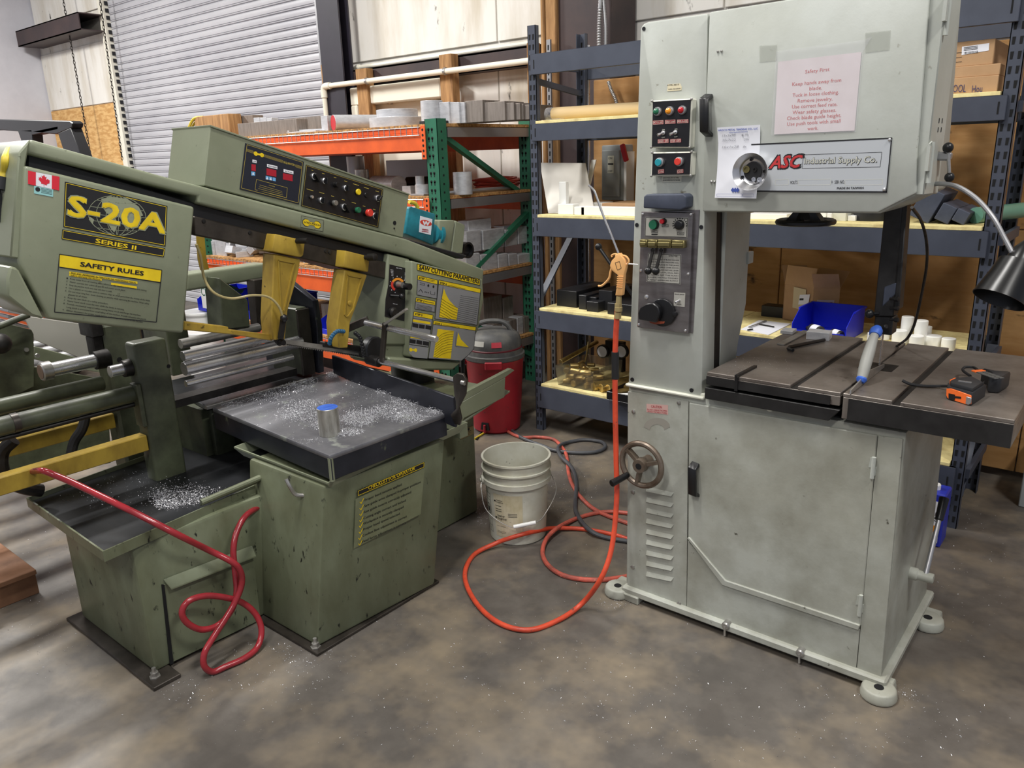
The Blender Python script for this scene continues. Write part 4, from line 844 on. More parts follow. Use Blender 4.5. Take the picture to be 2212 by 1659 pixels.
M['skirt'] = mat('dark blue-grey steel skirt', (60, 62, 72), .35, .5, c2=(40, 42, 50), amt=.5, scale=6, c3=(126, 136, 110), a3=.2, s3=8)
M['rail'] = mat('grimy steel rail', (78, 72, 66), .38, .5, c2=(48, 44, 40), amt=.5, scale=10)
M['seq'] = mat('navy control foil', (28, 32, 46), .4)
M['ylw'] = mat('yellow print', (236, 206, 30), .45, c2=(214, 182, 24), amt=.4, scale=16)
M['pgold'] = mat('gold line print', (186, 166, 74), .5)
M['disp'] = mat('dark red display', (170, 28, 48), .3)
M['bluekey'] = mat('blue key print', (110, 170, 220), .4)
M['leafred'] = mat('flag red', (214, 40, 58), .5)
M['cyan'] = mat('pale cyan label', (150, 204, 204), .5)
M['globe'] = mat('sage print', (142, 148, 124), .5)
M['foilgrey'] = mat('silver chart foil', (150, 152, 156), .4, .3)
M['teal'] = mat('teal gearbox paint', (36, 132, 148), .4, c2=(26, 92, 104), amt=.4, scale=14)
M['clearhose'] = mat('yellowed clear hose', (178, 164, 116), .25, trans=.2)
M['blueh'] = mat('blue segmented hose', (30, 84, 120), .4)
sw = thing('horizontal_band_saw', 'big sage green horizontal band saw with yellow guide arms and a raised tilted head', 'band saw', (-2.6, 1.7, 0))
XN, YN = V((1, 0, 0)), V((0, -1, 0))
# --- bases
xa0, xa1, ya0, ya1 = -2.40, -1.985, 1.352, 1.885
an, ar, atn, atr = PZ(686, 1398, .012), PZ(940, 1262, .012), PZ(700, 1052, .59), PZ(962, 948, .59)
bA = MB().hull8([(an.x-.40, an.y+.0, .012), an, ar, (ar.x-.40, ar.y, .012), (atn.x-.43, atn.y+.0, .59), atn, atr, (atr.x-.43, atr.y, .59)]).done('base_cabinet', M['sg_low'], sw, bev=.012, bseg=2, label='front right base cabinet with the operator checklist')
MB().box(an.x-.42, an.x+.03, an.y-.025, ar.y+.03, 0, .012).done('foot_plate', M['rail'], bA, bev=.002)
for p in ((682, 1398),):
    c = PZ(*p, .012); MB().lathe(c, ZV, [(0, .018), (.004, .018), (.004, .013), (.018, .013), (.018, .007), (.035, .007)], 6).done('anchor_bolt', M['steel'], bA)
xb0, xb1, yb0, yb1 = -2.86, -2.318, .92, 1.45
bB = MB().hull8([(xb0, yb0, .012), (xb1, yb0, .012), (xb1, yb1, .012), (xb0, yb1, .012), (xb0-.0, yb0-.0, .47), (xb1-.0, yb0-.0, .47), (xb1-.0, yb1+.0, .47), (xb0-.0, yb1+.0, .47)]).done('base_cabinet', M['sg_low'], sw, bev=.014, bseg=2, label='front left base cabinet under the coolant tray')
MB().box(xb0-.04, xb1+.01, yb0-.04, yb0+.03, 0, .014).box(xb1-.1, xb1+.075, yb0-.041, yb0+.05, 0, .0145).done('foot_plate', M['rail'], bB, bev=.002)
c = PZ(335, 1462, .014); MB().lathe(c, ZV, [(0, .018), (.004, .018), (.004, .013), (.018, .013), (.018, .007), (.034, .007)], 6).done('anchor_bolt', M['steel'], bB)
zq = Pm(AX(xb1+.0005), XN)
MB().prism([zq.p(x, y, .0) for x, y in ((352, 1262), (545, 1190), (562, 1338), (371, 1430))], XN*.004).done('access_panel', M['sg_low'], bB, bev=.001)
m_ = MB(); m_.prism([zq.p(352, 1250, .004), zq.p(540, 1178, .004), zq.p(540, 1178, .012), zq.p(545, 1196, .024), zq.p(362, 1266, .024)], (0, 0, -.006)); m_.done('panel_lip', M['sg_low'], bB, bev=.001)
MB().prism([zq.p(348, 1262, .001), zq.p(353, 1262, .001), zq.p(373, 1432, .001), zq.p(366, 1434, .001)], XN*.006).done('seam', M['hole'], bB)
# rear base, leaf-shaped trough
bR = MB().hull8([(-2.95, 1.9, 0), (-2.272, 1.9, 0), (-2.272, 2.465, 0), (-2.95, 2.465, 0), (-2.95, 1.9, .60), (-2.262, 1.9, .60), (-2.262, 2.46, .60), (-2.95, 2.46, .60)]).done('base_cabinet', M['sg_low'], sw, bev=.01, label='rear base cabinet')
zr = Pm(AX(-2.267), XN, 940, 700, 5.53)
m_ = MB(); zr.slab(m_, [(288, 1268), (447, 1212), (453, 1308), (297, 1378)], .003, .005); rp_ = m_.done('rating_plate', mat('tarnished brass plate', (150, 138, 100), .35, .6), bR)
t = MB(); zr.circ(t, 352, 1272, 17, .0056); zr.circ(t, 390, 1254, 17, .0056); zr.line(t, [(318, 1308), (420, 1268)], 5, .0056); zr.line(t, [(322, 1325), (425, 1285)], 3, .0056); zr.line(t, [(324, 1342), (400, 1312)], 3, .0056); t.done('engraving', M['ink'], rp_)
zt_ = Pm(AX(-2.15), XN)
tr_ = MB().prism([zt_.p(x, y, 0) for x, y in ((992, 872), (1092, 815), (1090, 858), (1003, 903), (990, 925))], (-.01, 0, 0))
tr_.prism([zt_.p(x, y, 0) for x, y in ((992, 872), (1092, 815), (1112, 800), (1104, 796), (1000, 850), (985, 862))], (-.02, 0, 0)).box(-2.9, -2.16, 2.25, 2.30, .45, .5)
tr_.hull8([(-2.9, 2.1, .50), (-2.16, 2.2, .50), (-2.16, 2.59, .57), (-2.9, 2.59, .57), (-2.9, 2.1, .51), (-2.16, 2.2, .51), (-2.16, 2.59, .58), (-2.9, 2.59, .58)])
tr_.done('chip_trough', M['sg'], sw, bev=.002)
# --- trays and tables
zA_ = .605
k = [PZ(708, 1043, zA_), PZ(1010, 912, zA_), V((-2.60, 2.12, zA_)), PZ(505, 965, zA_)]
ta = MB(); cen = sum(k, V())/4
inner = [cen+(p-cen)*.93 for p in k]; base = [V((p.x, p.y, zA_-.03)) for p in inner]
def loftpoly(mb, a, b):
    A = [mb.bm.verts.new(p) for p in a]; B = [mb.bm.verts.new(p) for p in b]
    for i in range(len(A)): mb.face([A[i], A[(i+1) % len(A)], B[(i+1) % len(A)], B[i]])
ta.m(M['sg']); ta.rings([[p for p in k], [V((p.x, p.y, zA_-.006)) for p in k], [V((p.x, p.y, zA_-.04)) for p in inner], [V((p.x, p.y, zA_-.036)) for p in [cen+(q-cen)*.92 for q in k]], [V((p.x, p.y, zA_)) for p in [cen+(q-cen)*.985 for q in k]]], cap=False, close=True)
v = [ta.bm.verts.new(V((p.x, p.y, zA_-.036))) for p in [cen+(q-cen)*.925 for q in k]]; ta.m(M['trayt']); ta.face(v)
ta.done('coolant_tray', None, sw)
TA = [V((-1.935, 1.412, .70)), V((-1.92, 1.935, .70)), V((-2.74, 2.075, .70)), V((-2.73, 1.472, .70))]
MB().prism(TA, (0, 0, -.018)).done('outfeed_table', M['tabt'], sw, bev=.005, bseg=2)
sk = MB()
for i in (0, 3): 
    a, b = TA[i], TA[(i+1) % 4]; d = (b-a).normalized(); nn = V((d.y, -d.x, 0))
    sk.prism([a-V((0, 0, .012))-nn*.002, b-V((0, 0, .012))-nn*.002, b-V((0, 0, .088))-nn*.002, a-V((0, 0, .088))-nn*.002], -nn*.006)
sk.done('table_skirt', M['skirt'], sw, bev=.002)
MB().cyl(TA[0]+V((-.008, .008, -.012)), TA[0]+V((-.008, .008, -.092)), .009, seg=10).done('weld_corner', M['sg'], sw)
MB().box(-2.6, -2.0, 1.5, 1.86, .58, .69).done('table_support', M['sg_dark'], sw)
# infeed-side table with strip
q = [PZ(408, 856, .70), PZ(446, 878, .70), V((-2.742, 2.1, .70)), V((-3.05, 2.14, .70)), PZ(405, 826, .70)]
MB().prism([q[0], q[1], q[2], V((-3.25, 2.13, .70)), V((-3.25, 1.42, .70))], (0, 0, -.02)).done('infeed_table', M['trayt'], sw, bev=.003)
MB().prism([PZ(441, 876, .703), PZ(447, 879, .703), V((-2.735, 2.05, .703)), V((-2.75, 2.05, .703))], (0, 0, -.012)).done('edge_strip', M['steel'], sw)
a = PZ(450, 885, .68); MB().box(a.x-.16, a.x-.0, a.y+.01, a.y+.10, .46, .68).done('table_post', M['sg_dark'], sw, bev=.012, bseg=2)
MB().box(-3.15, -2.80, 1.46, 1.9, .3, .68).done('inner_frame', M['sg_dark'], sw)
zB_ = .50
def tb_(x, y): return PZ(x, y, zB_)
k = [V((-2.298, .83, zB_)), V((-2.372, 1.56, zB_)), V((-3.02, 1.60, zB_)), V((-2.93, .848, zB_))]
tB = MB(); cen = sum(k, V())/4
def sc_(f, z): return [V((cen.x+(q.x-cen.x)*f, cen.y+(q.y-cen.y)*f, z)) for q in k]
tB.m(M['sg_low']); tB.rings([sc_(1, zB_), sc_(1, zB_-.035), sc_(.90, zB_-.05), sc_(.975, zB_-.018), sc_(.985, zB_)], cap=False, close=True); tB.m(M['trayt']); tB.face([tB.bm.verts.new(p) for p in sc_(.98, zB_-.016)])
tbo = tB.done('coolant_tray', None, sw)
a, b = PZ(432, 1093, zB_), PZ(622, 1017, zB_+.02); MB().prism([a, b, b+V((.02, 0, .028)), a+V((.02, 0, .022)), a+V((.03, 0, .0)), ][:4], (-.006, 0, -.004)).tube([a+V((.012, 0, .016)), b+V((.012, 0, .024))], .011, 10).done('tray_upstand', M['sg_low'], tbo)
# bent hook handle on base A front face
zh = lambda x, y: PY(x, y, ya0-.03)
MB().tube(bez([PY(618, 1035, ya0-.0), PY(627, 1052, ya0+.005), PY(639, 1068, ya0+.02), PY(662, 1070, ya0+.05)], 5), .007, 10).done('drain_handle', M['steel'], bA)
# checklist decal
nk = (ar-an).cross(atn-an).normalized(); nk = nk if nk.x > 0 else -nk
zk = Pm(lambda x, y: pp(x, y, an, nk), nk, 550, 900, 3.072)
m_ = MB(); zk.poly(m_, [(668, 545), (1126, 340), (1100, 645), (655, 875)], .002); ck = m_.done('checklist_decal', mat('clear film over sage paint', (124, 130, 102), .4, c2=(108, 112, 82), amt=.4, scale=12), bA)
m_ = MB(); zk.poly(m_, [(678, 488), (1125, 297), (1123, 337), (678, 528)], .003); m_.done('header_band', M['ink'], ck)
t = MB(); zk.loop(t, [(683, 493), (1120, 303), (1119, 333), (683, 522)], 3, .0035); zk.text(t, 'CHECKLIST FOR OPERATOR', 752, 484, 1060, 350, 26, .02, .0038)
for x, y in ((706, 556), (705, 598), (704, 637), (703, 678), (701, 715), (700, 755), (697, 795), (697, 832)): zk.line(t, [(x-11, y+8), (x-3, y+20), (x+14, y-16)], 5, .003)
t.done('lettering', M['ylw'], ck)
t = MB()
for s_, x0, y0, x1, y1 in (('Proper band tension applied', 728, 560, 972, 455), ('Saw guide arms clamped in proper positions', 725, 600, 1100, 437), ('Saw guide inserts correctly adjusted', 722, 640, 1035, 505), ('Cutting angle correct and locked', 720, 681, 1000, 560), ('Workpiece is securely clamped', 718, 718, 985, 603), ('Proper band speed selected', 717, 755, 960, 648), ('Coolant flow adjustment is correct', 714, 796, 1008, 665), ('Feed force adjustment is correct', 712, 836, 1000, 708)): zk.text(t, s_, x0, y0, x1, y1, 16, .012, .003)
t.done('lettering', M['ink'], ck)
# --- vise post, cylinders, rods
XC = -2.721
cx0 = PY(266, 730, 1.214).x
pc = MB().box(cx0, XC, 1.212, 1.332, .45, 1.005).done('vise_post', M['sg_dark'], sw, bev=.012, bseg=3, label='square green vise post standing in the tray')
MB().lathe(PX(364, 791, XC), XN, [(-.001, .007), (.0015, .007)], 14).done('tapped_hole', M['hole'], pc)
pd = MB().box(-3.20, -3.09, 1.27, 1.42, .3, 1.02).done('vise_post', M['sg_dark'], sw, bev=.01, label='rear green vise post')
MB().lathe(PX(258, 777, -3.09), XN, [(-.001, .010), (.0015, .010)], 14).done('tapped_hole', M['hole'], pd)
MB().box(-3.19, -3.08, 1.225, 1.27, .98, 1.05).box(-3.16, -3.10, 1.23, 1.27, .88, .98).done('valve_block', M['darksteel'], sw, bev=.004)
XR = -2.775
def yrod(x, xa, ya, xb, yb, r, name, m, par=None, seg=20, ext=0):
    a, b = PX(xa, ya, x), PX(xb, yb, x); zz = (a.z+b.z)/2; a = V((x, a.y-ext, zz)); b = V((x, b.y, zz))
    return MB().cyl(a, b, r, seg=seg).done(name, M[m], par or sw, bev=.001), a, b
o, a, b = yrod(XR, 237, 803, 290, 792, .021, 'vise_cylinder_end', 'chrome')
MB().lathe((XR, 1.185, b.z), (0, 1, 0), [(0, .030), (.03, .032)], 20).done('seal_flange', M['darksteel'], o)
XU = -3.02
o, a, b = yrod(XU, 100, 800, 222, 777, .026, 'vise_cylinder', 'chrome')
MB().lathe(a-YV*.02, YV, [(0, .030), (.004, .034), (.034, .034), (.036, .03)], 24).done('end_cap', M['steel'], o, label='turned end cap'); MB().lathe(a-YV*.0215, YV, [(0, .026), (.002, .026)], 24).done('cap_face', mat('bronze face', (128, 104, 84), .4, .5), o)
MB().lathe(b-YV*.03, YV, [(0, .034), (.05, .037)], 20).done('seal_flange', M['darksteel'], o)
yrod(XU, 0, 873, 222, 832, .028, 'hydraulic_tube', 'sg_dark', ext=.5)
o, a, b = yrod(-2.76, 0, 915, 298, 853, .030, 'hydraulic_tube', 'sg_dark', ext=.5)
MB().lathe((-2.76, PX(22, 905, -2.76).y, a.z), YV, [(0, .0325), (.02, .0325)], 20).done('band', M['rail'], o)
yrod(-2.76, 30, 938, 292, 876, .008, 'grease_line', 'darksteel', ext=.3)
m_ = MB().box(XC-.05, XC+.005, 1.196, 1.212, .70, .86); m_.done('mounting_flange', M['sg_dark'], pc, bev=.003)
for x, yb in ((XC-.012, 1.21), (-3.10, 1.26)):
    m_ = MB().box(x-.05, x, .1, yb, .605, .665); m_.done('yellow_guard_bar', M['sy'], sw, bev=.003, label='yellow square guard bar')
m_ = MB(); m_.box(XC-.062, XC-.012, .50, .86, .6655, .6665); 
# rods between post and jaw
for x, xa, ya, xb, yb, r, m in ((-2.775, 392, 756, 600, 737, .020, 'chrome'), (-2.775, 396, 789, 650, 745, .026, 'chrome'), (-2.775, 401, 828, 632, 772, .013, 'chrome'), (-3.02, 388, 735, 560, 715, .020, 'steel'), (-3.02, 392, 762, 560, 742, .018, 'darksteel')):
    yrod(x, xa, ya, xb, yb, r, 'guide_rod', m)
MB().box(-2.84, -2.77, 1.33, 1.9, .722, .752).done('guide_bar', M['darksteel'], sw)
# jaws
j = MB().box(-2.99, -2.772, 1.93, 1.985, .712, 1.005).done('vise_jaw', M['sg_dark'], sw, bev=.004, label='green vise jaw block')
MB().box(-2.772, -2.76, 1.925, 1.988, .712, 1.0).done('jaw_edge', M['rail'], j, bev=.002)
MB().prism([V((-2.755, 2.0, .708)), V((-2.735, 2.0, .92)), V((-2.745, 2.0, 1.03)), V((-2.92, 2.0, 1.11)), V((-3.15, 2.0, 1.11)), V((-3.15, 2.0, .708))], (0, .03, 0)).done('fence_plate', M['skirt'], sw, bev=.003)
MB().box(-3.52, -3.30, 1.62, 1.72, .70, 1.12).done('vise_jaw', M['sg_dark'], sw, bev=.004, label='far green vise jaw')
q0, q1, q2, q3 = PX(480, 612, -3.0), PX(538, 610, -3.0), PX(545, 708, -3.0), PX(480, 708, -3.0)
MB().prism([V((-3.0, p.y, p.z)) for p in (PX(474, 600, -3.0), PX(536, 648, -3.0), PX(541, 706, -3.0), PX(481, 712, -3.0))], (-.12, 0, 0)).done('jaw_carrier', M['sg_dark'], sw, bev=.004)
MB().prism([V((-3.05, p.y, p.z)) for p in (PX(548, 605, -3.05), PX(590, 600, -3.05), PX(592, 712, -3.05), PX(558, 714, -3.05))], (-.06, 0, 0)).done('jaw_carrier', M['rail'], sw, bev=.003)
m_ = MB(); m_.prism([V((-3.1, p.y, p.z)) for p in (PX(402, 592, -3.1), PX(578, 568, -3.1), PX(578, 602, -3.1), PX(402, 630, -3.1))], (-.10, 0, 0)); m_.done('cross_tube', M['sg'], sw, bev=.012, bseg=3)
# --- head
XH = -2.42
def xp(pts, x, d, name, m, par=None, bev=.004, bseg=1, label=None): return MB().prism([V((x, PX(a, b, x).y, PX(a, b, x).z)) for a, b in pts], (-d, 0, 0)).done(name, M[m], par or sw, bev=bev, bseg=bseg, label=label)
hb = xp([(64, 300), (365, 384), (880, 517), (1046, 582), (1044, 612), (960, 584), (889, 556), (500, 458), (428, 440), (428, 424), (55, 331)], XH, .34, 'head_beam', 'sg', bev=.009, bseg=3, label='long sage green head beam')
xp([(60, 330), (425, 440), (880, 560), (1040, 610), (1036, 640), (880, 592), (800, 590), (430, 480), (58, 368)], XH-.03, .28, 'recess_shade', 'black', hb)  # black solid standing in for the shade in the recess below the beam
rl = xp([(418, 466), (835, 566), (833, 603), (588, 542), (420, 508)], XH-.015, .03, 'guide_rail', 'rail', hb)
for x, y in ((440, 508-30), (540, 503), (704, 542), (713, 545)): m_ = MB(); Pm(AX(XH-.015), XN).knob(m_, x, y, 5, [(0, 1), (.003, .9), (.0035, .4)], 10); m_.done('bolt', M['darksteel'], rl)
XW = -2.395
wc = xp([(53, 357), (421, 447), (397, 720), (330, 715), (108, 690), (41, 562)], XW, .30, 'wheel_cover', 'sg', bev=.009, bseg=3, label='left wheel cover with the yellow S-20A print')
xp([(40, 330), (66, 300), (56, 355), (42, 560), (22, 556)][::1], XW-.01, .25, 'cover_side', 'sg', wc, bev=.004)
xp([(15, 600), (22, 574), (40, 580), (96, 690), (68, 682), (15, 640)], XW-.0, .22, 'chute_flap', 'sg', wc, bev=.006)
zA = Pm(AX(XW), XN, 0, 240, 4.809)
def Q(z, mb, x0, y0, x1, h, s, k=.0012): z.poly(mb, [(x0, y0), (x1, y0+s*(x1-x0)), (x1, y0+s*(x1-x0)+h), (x0, y0+h)], k)
m_ = MB(); zA.poly(m_, [(288, 618), (616, 682), (612, 825), (288, 757)], .001); fl = m_.done('flag_sticker', M['paper'], wc, label='small Canadian flag sticker')
m_ = MB(); zA.poly(m_, [(288, 618), (371, 634), (370, 775), (288, 757)], .0014); zA.poly(m_, [(537, 667), (616, 682), (612, 825), (536, 808)], .0014)
leaf = [(0, -62), (12, -38), (28, -46), (22, -12), (44, -28), (50, -16), (66, -14), (58, 4), (64, 12), (30, 32), (32, 44), (2, 38), (2, 62), (-2, 62), (-2, 38), (-32, 38), (-30, 26), (-62, -2), (-54, -8), (-60, -24), (-44, -22), (-40, -34), (-20, -14), (-28, -48), (-12, -40)]
zA.poly(m_, [(455+x*.95, 722+y+x*.2) for x, y in leaf], .0014); m_.done('flag_print', M['leafred'], fl)
m_ = MB(); zA.poly(m_, [(352, 775), (552, 815), (550, 892), (352, 855)], .001); cs = m_.done('certification_label', M['cyan'], wc)
t = MB(); zA.circ(t, 390, 812, 24, .0014, 12); 
for i in range(4): zA.line(t, [(425, 802+i*14), (540, 824+i*14)], 4, .0014)
t.done('lettering', M['ink'], cs)
m_ = MB(); zA.poly(m_, [(672, 732), (1738, 985), (1718, 1407), (655, 1205)], .001); zA.poly(m_, [(645, 1228), (1715, 1425), (1700, 1518), (638, 1330)], .001); dec = m_.done('name_decal', M['ink'], wc, label='black and yellow name decal')
t = MB(); zA.loop(t, [(686, 748), (1724, 995), (1706, 1392), (668, 1195)], 5, .0014); zA.loop(t, [(655, 1240), (1705, 1433), (1692, 1506), (648, 1322)], 5, .0014)
zA.text(t, 'SERIES II', 990, 1366, 1408, 1442, 44, .03, .0016); 
zA.text(t, 'S-20A', 706, 1078, 1702, 1268, 210, .032, .0024); t.done('lettering', M['ylw'], dec)
t = MB(); zA.text(t, 'S-20A', 700, 1082, 1710, 1275, 220, .05, .002)
def gp(u, v): return (1215+300*u+0*v, 1085+(205)*v+.2*0*u)
def elps(a, b, t0=0, t1=6.284, n=28): return [gp(a*math.cos(t0+(t1-t0)*i/n), b*math.sin(t0+(t1-t0)*i/n)+.12*a*math.cos(t0+(t1-t0)*i/n)) for i in range(n+1)]
for a in (1, .72, .38, .05): zA.line(t, elps(a, 1), 6, .0014)
for v in (-.7, -.35, 0, .35, .7):
    w_ = math.sqrt(1-v*v); zA.line(t, [gp(-w_, v-.12*w_), gp(0, v+.06), gp(w_, v+.12*w_)], 5, .0014)
for cont in ([(-.55, -.85), (-.2, -.95), (.35, -.85), (.75, -.45), (.9, 0), (.6, .15), (.55, .5), (.35, .75), (.2, .45), (.1, .1), (-.1, .0), (-.35, -.1), (-.5, -.4)], [(-.35, .15), (-.1, .1), (.05, .4), (-.1, .85), (-.2, .7), (-.3, .45)], [(-.95, .05), (-.8, .2), (-.85, .45), (-.98, .2)]):
    zA.poly(t, [gp(x, y) for x, y in cont], .0013)
t.done('globe_print', M['globe'], dec)
zBs = Pm(AX(XW), XN, 0, 240, 3.457)
t = MB(); zBs.poly(t, [(445, 1070), (1205, 1188), (1196, 1278), (443, 1162)], .001); hd_ = t.done('rules_header', M['ylw'], wc)
t = MB(); zBs.loop(t, [(443, 1068), (1207, 1187), (1166, 1576), (405, 1500)], 6, .0014); zBs.line(t, [(441, 1164), (1198, 1280)], 7, .0014); zBs.text(t, 'SAFETY RULES', 598, 1158, 1068, 1228, 34, .035, .0016)
rules = ['1.', 'Keep away from all moving parts whenever the machine is in motion and cutting.', 'Never operate saw unless all guards and covers are in place.', 'Keep the machine work area clear and clean to walk.', 'Use a plastic or wooden stick to remove chips or small parts from the vicinity of the blade.', 'Do not wear long hair, loose clothing or jewelry while operating the machine. Wear safety', 'glasses at all times.', 'Keep the saw blade on a safety procedure.', 'Never hand stock onto the vise while the blade is running.', 'Provide mechanical support when sawing heavy stock overhangs the machine.', 'Long stock is prevented from small falling off the machine. Provide adequate side guards.', 'Always disconnect the power supply before performing maintenance on the machine.']
yy = 1246; xe = [0, 1095, 935, 835, 1120, 1112, 650, 805, 925, 1050, 1090, 1065]
for i, s_ in enumerate(rules):
    if i == 0: continue
    x0 = 525-i*3.0; y0 = 1225+i*23.5; zBs.text(t, s_, x0, y0+8, xe[i], y0+8+.155*(xe[i]-x0), 12, .012, .0016)
    if i not in (6, 10): zBs.text(t, str(i if i < 6 else i-1 if i < 10 else 10), x0-27, y0+3, x0-18, y0+5, 11, .012, .0016)
t.done('lettering', M['ink'], hd_)
t = MB(); Q(zBs, t, 516, 1196, 1025, 18, .152, .0012); Q(zBs, t, 516, 1212, 758, 18, .152, .0012); Q(zBs, t, 828, 1280, 1020, 16, .152, .0012); t.done('highlight', M['ylw'], hd_)
t = MB(); zBs.text(t, 'READ AND UNDERSTAND the OPERATION AND MAINTENANCE MANUAL', 528, 1213, 1016, 1288, 12, .02, .0018); zBs.text(t, 'before operating this machine.', 526, 1229, 750, 1263, 12, .012, .0018); t.done('lettering', M['ink'], hd_)
# chute handle seam at the left of the cover: hydraulic fitting and yellow hose
m_ = MB().tube(bez([PX(20, 325, XW-.12), PX(12, 345, XW-.08), PX(10, 370, XW-.1), PX(8, 385, XW-.1)], 6), .011, 10); m_.done('yellow_cable', M['yellow'], sw)
m_ = MB().cyl(PX(8, 383, XW-.1), PX(4, 410, XW-.1), .017, seg=14).box(XW-.16, XW-.10, PX(-12, 440, XW-.1).y, PX(8, 440, XW-.1).y, PX(0, 480, XW-.1).z, PX(0, 408, XW-.1).z); m_.done('blade_tension_motor', M['black'], sw)
# control box
XK = -2.445
kb = xp([(454, 271.5), (884, 420.5), (870.5, 514), (440, 401)], XK, .24, 'control_box', 'sg', hb, bev=.003)
m_ = MB(); a, b = PX(372, 278, XK-.24), PX(454, 270.6, XK); top = [PX(454, 269.5, XK+.004), PX(885, 418.5, XK+.004)]
m_.prism([top[0], top[1], top[1]+V((0, 0, -.006)), top[0]+V((0, 0, -.006))], (-.25, 0, 0)).done('box_lid', M['sg'], kb, bev=.001)
zC = Pm(AX(XK), XN, 500, 260, 5.53)
m_ = MB(); zC.slab(m_, [(162, 272), (860, 495), (802, 1003), (95, 822)], 0, .0025); sq = m_.done('sequencer_panel', M['seq'], kb, label='navy sequencer panel with red displays')
t = MB(); zC.loop(t, [(180, 290), (842, 502), (790, 985), (112, 808)], 4, .003)
for i in range(4): zC.line(t, [(172, 340+i*9), (258, 368+i*9)], 2.5, .003); zC.line(t, [(384, 408+i*9), (608, 480+i*9)], 2.5, .003); zC.line(t, [(755, 528+i*9), (838, 554+i*9)], 2.5, .003)
zC.text(t, 'SEQUENCER', 612, 510, 748, 545, 24, .02, .0032); zC.loop(t, [(292, 705), (662, 806), (650, 926), (276, 828)], 3.5, .003)
zC.text(t, 'CAUTION', 440, 780, 510, 798, 11, .01, .0032)
for i in range(4): zC.line(t, [(330-8*i, 770+22*i), (600+4*i, 850+20*i)], 3, .003)
t.done('gold_print', M['pgold'], sq)
def barbell(z, mb, x0, y0, x1, y1, h, k):
    pts = []; 
    for u, v in ((0, -.2), (.04, -.3), (.12, -.5), (.28, -.5), (.38, -.22), (.62, -.22), (.72, -.5), (.88, -.5), (.96, -.3), (1, -.2), (1, .2), (.96, .3), (.88, .5), (.72, .5), (.62, .22), (.38, .22), (.28, .5), (.12, .5), (.04, .3), (0, .2)): pts.append((x0+(x1-x0)*u, y0+(y1-y0)*u+v*h))
    z.poly(mb, pts, k)
t = MB(); barbell(zC, t, 260, 392, 382, 420, 50, .003); t.done('logo', M['ylw'], sq)
t = MB(); Q(zC, t, 232, 522, 284, 78, .15, .0032); Q(zC, t, 412, 572, 530, 80, .2, .0032); Q(zC, t, 608, 630, 724, 75, .2, .0032); t.done('display', M['disp'], sq)
t = MB(); Q(zC, t, 244, 468, 294, 34, .2, .0032); Q(zC, t, 418, 520, 542, 36, .23, .0032); Q(zC, t, 616, 582, 734, 36, .22, .0032); lb = t.done('display_caption', M['paper'], sq)
t = MB(); zC.text(t, 'JOB', 254, 494, 284, 500, 14, .02, .0036); zC.text(t, 'REQUIRED', 428, 548, 532, 572, 14, .02, .0036); zC.text(t, 'ACTUAL', 632, 612, 722, 632, 14, .02, .0036); t.done('lettering', M['ink'], lb)
t = MB(); Q(zC, t, 230, 610, 276, 48, .1, .0032)
for i in range(3): Q(zC, t, 402+i*42, 662+i*9, 438+i*42, 42, .2, .0032)
ky = t.done('key', M['bluekey'], sq)
t = MB()
for x, y in ((253, 632), (420, 688), (462, 697)): zC.poly(t, [(x-14, y+16), (x, y-14), (x+14, y+20)], .0036)
t.done('arrow', M['paper'], ky)
m_ = MB(); zC.slab(m_, [(887, 528), (1808, 820), (1750, 1283), (826, 1022)], 0, .0025); cp_ = m_.done('switch_panel', M['panel'], kb, label='black panel of rotary switches and buttons')
t = MB(); zC.loop(t, [(893, 540), (1795, 828), (1740, 1270), (836, 1015)], 3, .003)
for x, y, w_ in ((960, 596, 20), (1092, 636, 30), (1232, 684, 30), (1360, 728, 35), (1482, 768, 70), (1606, 808, 60), (1735, 848, 40), (932, 830, 80), (1072, 866, 60), (1202, 906, 35), (1330, 948, 35), (1455, 985, 50), (1578, 1025, 30), (1700, 1065, 30)): zC.line(t, [(x-w_/2, y-w_*.15), (x+w_/2, y+w_*.15)], 6, .003)
t.done('caption_print', M['pgold'], cp_)
def sel(x, y, r, ang, m='blackp', long=False):
    b = MB(); zC.knob(b, x, y, r, [(.0025, 1), (.010, 1), (.012, .85)], 20); b = b.done('selector_switch', M['chrome'], cp_, bev=0)
    q = MB(); c = zC.p(x, y, .016); rr = zC.r(x, y, r); u = V((0, math.cos(ang), math.sin(ang))); L = 1.9 if long else 1
    q.obox(c+u*rr*(.5 if long else 0), u*rr*(1.4 if long else .95), V((0, -u.z, u.y))*rr*.28, (.010, 0, 0)); q.lathe(zC.p(x, y, .011), XN, [(0, rr*.82), (.006, rr*.8)], 18); q.done('switch_knob', M[m], b, bev=.001)
sel(975, 670, 42, -1.0, long=True); sel(1100, 725, 38, 1.4); sel(1355, 810, 38, 1.4); sel(1735, 930, 40, .8); sel(1065, 955, 38, 1.4); sel(1335, 1035, 42, -1.0, long=True); sel(1700, 1140, 40, 1.4)
for x, y, r, m, h in ((1232, 768, 34, 'blackp', .022), (1497, 855, 38, 'ylw', .014), (1605, 892, 34, 'blackp', .008), (935, 915, 20, 'chrome', .018), (1200, 985, 34, 'steel', .026), (1475, 1070, 36, 'gbtn', .026), (1598, 1103, 46, 'obtn', .034)):
    b = MB(); zC.knob(b, x, y, r, [(.0025, 1), (h*.5, 1)], 18); b = b.done('push_button', M['darksteel'], cp_); q = MB(); zC.knob(q, x, y, r*.95, [(h*.5, 1), (h-.003, 1.05), (h, .9)], 20); q.done('button_cap', M[m], b)
